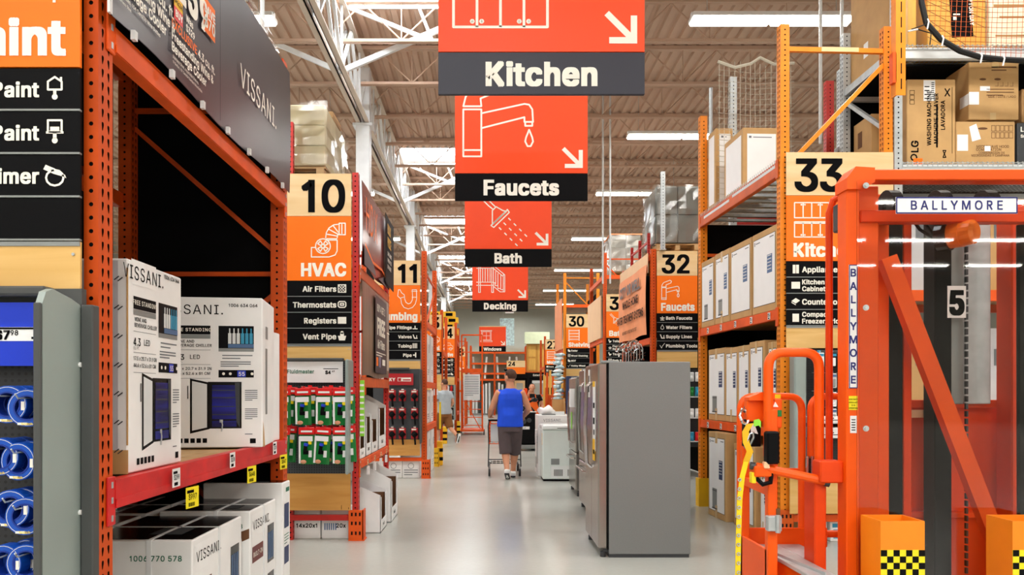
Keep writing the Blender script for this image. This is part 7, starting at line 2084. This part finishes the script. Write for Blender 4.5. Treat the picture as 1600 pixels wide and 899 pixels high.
MB().box(-.296, -.215, .21, .30, 1.33, 1.47, .006).build('control_housing', 'lift_orange', LF)
MB().prism([(-.37, 1.46), (-.25, 1.46), (-.25, 1.495), (-.31, 1.50), (-.37, 1.475)], .21, .28).build('housing_lid', 'lift_orange', LF)
MB().box(-.37, -.29, .24, .29, 1.36, 1.462, .005).build('control_housing', 'lift_orange', LF)
MB().box(-.262, -.220, .204, .209, 1.385, 1.415).build('green_sticker', 'green_print', LF)
MB().poly([(-.262, 1.43), (-.235, 1.43), (-.25, 1.455)], .205).build('white_sticker', 'white', LF)
MB().box(-.38, -.30, .25, .29, 1.24, 1.37, .004).build('dark_plate', 'black', LF)
MB().poly([(-.35, 1.345), (-.335, 1.355), (-.315, 1.30), (-.35, 1.31)], .249).build('white_sticker', 'white', LF)
MB().box(-.325, -.268, .10, .155, 1.17, 1.32, .008).build('control_box', 'black', LF)
MB().box(-.335, -.31, .11, .14, 1.15, 1.18, .003).build('switch', 'peach_board', LF)
MB().tube([(-.36, .14, 1.155), (-.36, .14, 1.10), (-.335, .13, 1.075), (-.30, .13, 1.085), (-.295, .13, 1.14)], .011, 8).build('cable', 'black', LF)
MB().box(-.375, -.29, .12, .2, 1.11, 1.16, .005).build('pivot_block', 'lift_orange', LF)
MB().box(-.385, -.365, .13, .17, 1.08, 1.13, .003).build('yellow_sticker', 'yellow', LF)
MB().tube([(-.36, .15, 1.155), (-.06, .08, 1.095)], .021, 10).build('drop_bar', 'lift_orange', LF)
MB().cyl((-.07, .085, 1.097), (-.05, .08, 1.093), .025, 10).cyl((-.365, .152, 1.157), (-.385, .155, 1.16), .018, 10).build('bar_end', 'dark_steel', LF)
MB().box(-.315, -.250, .12, .16, .86, .93, .004).tube([(-.27, .118, .855), (-.27, .118, .935)], .012, 8).build('hinge', 'galv', LF)
b = MB()
for k in range(3): b.cyl((-.262, .119, .875 + k * .02), (-.262, .115, .875 + k * .02), .004, 6)
b.build('hinge_screw', 'dark_steel', LF)
MB().box(-.263, -.245, .156, .16, .92, .96).build('label', 'cardboard_in', LF)
# safety lanyard hanging on the platform corner
la_ = thing('safety_lanyard', 'yellow webbing lanyard with eyelets and steel hooks hung on the lift corner', 'lanyard', (1.27, 3.62, .45))
def web(pts, w, name, m, side=(1, 0, 0)):
    b = MB(); s = Vector(side) * w / 2; vs = []; fs = []
    for p in pts:
        p = Vector(p); vs += [p - s, p + s]
    for i in range(len(pts) - 1): fs.append((i * 2, i * 2 + 1, i * 2 + 3, i * 2 + 2))
    o = len(vs); vs += [v + Vector((0, .004, 0)) for v in vs]; fs += [tuple(reversed([k + o for k in f])) for f in fs]
    return b.add(vs, fs).build(name, m, la_, True)
P_ = [(1153, 905), (1154, 840), (1156, 780), (1160, 745), (1166, 722)]
def ql(px, py, Y): return (X(px, Y) - 1.27, Y - 3.62, Z(py, Y) - .45)
strap = web([ql(a, c, 3.56) for a, c in P_], .024, 'webbing', 'yellow')
b = MB()
for k in range(11):
    c = ql(1154 + .25 * max(0, 6 - k), 750 + k * 14.5, 3.553); b.ring((c[0], c[1] - .002, c[2]), (c[0], c[1] + .002, c[2]), .009, .004, 10)
b.build('eyelet', 'chrome', strap)
web([ql(1166, 722, 3.56), ql(1172, 706, 3.55), ql(1166, 692, 3.55), ql(1165, 675, 3.55), ql(1172, 663, 3.55), ql(1186, 661, 3.55)], .03, 'webbing', 'yellow_guard')
web([ql(1178, 662, 3.545), ql(1186, 660, 3.545), ql(1189, 664, 3.545)], .03, 'webbing', 'lime_print', (0, 0, 1))
def ring_loop(pts, r, name, m): return MB().tube([ql(a, c, yy) for a, c, yy in pts], r, 7, closed=True).build(name, m, la_, True)
ring_loop([(1160, 640, 3.66), (1167, 642, 3.66), (1170, 655, 3.65), (1167, 664, 3.64), (1160, 660, 3.64), (1156, 650, 3.65)], .008, 'carabiner', 'chrome')
ring_loop([(1164, 700, 3.56), (1168, 704, 3.56), (1178, 684, 3.55), (1177, 676, 3.55), (1172, 678, 3.55)], .006, 'snap_hook', 'chrome')
ring_loop([(1166, 626, 3.7), (1170, 628, 3.7), (1166, 645, 3.67), (1162, 644, 3.67)], .005, 'hook_link', 'dark_steel')
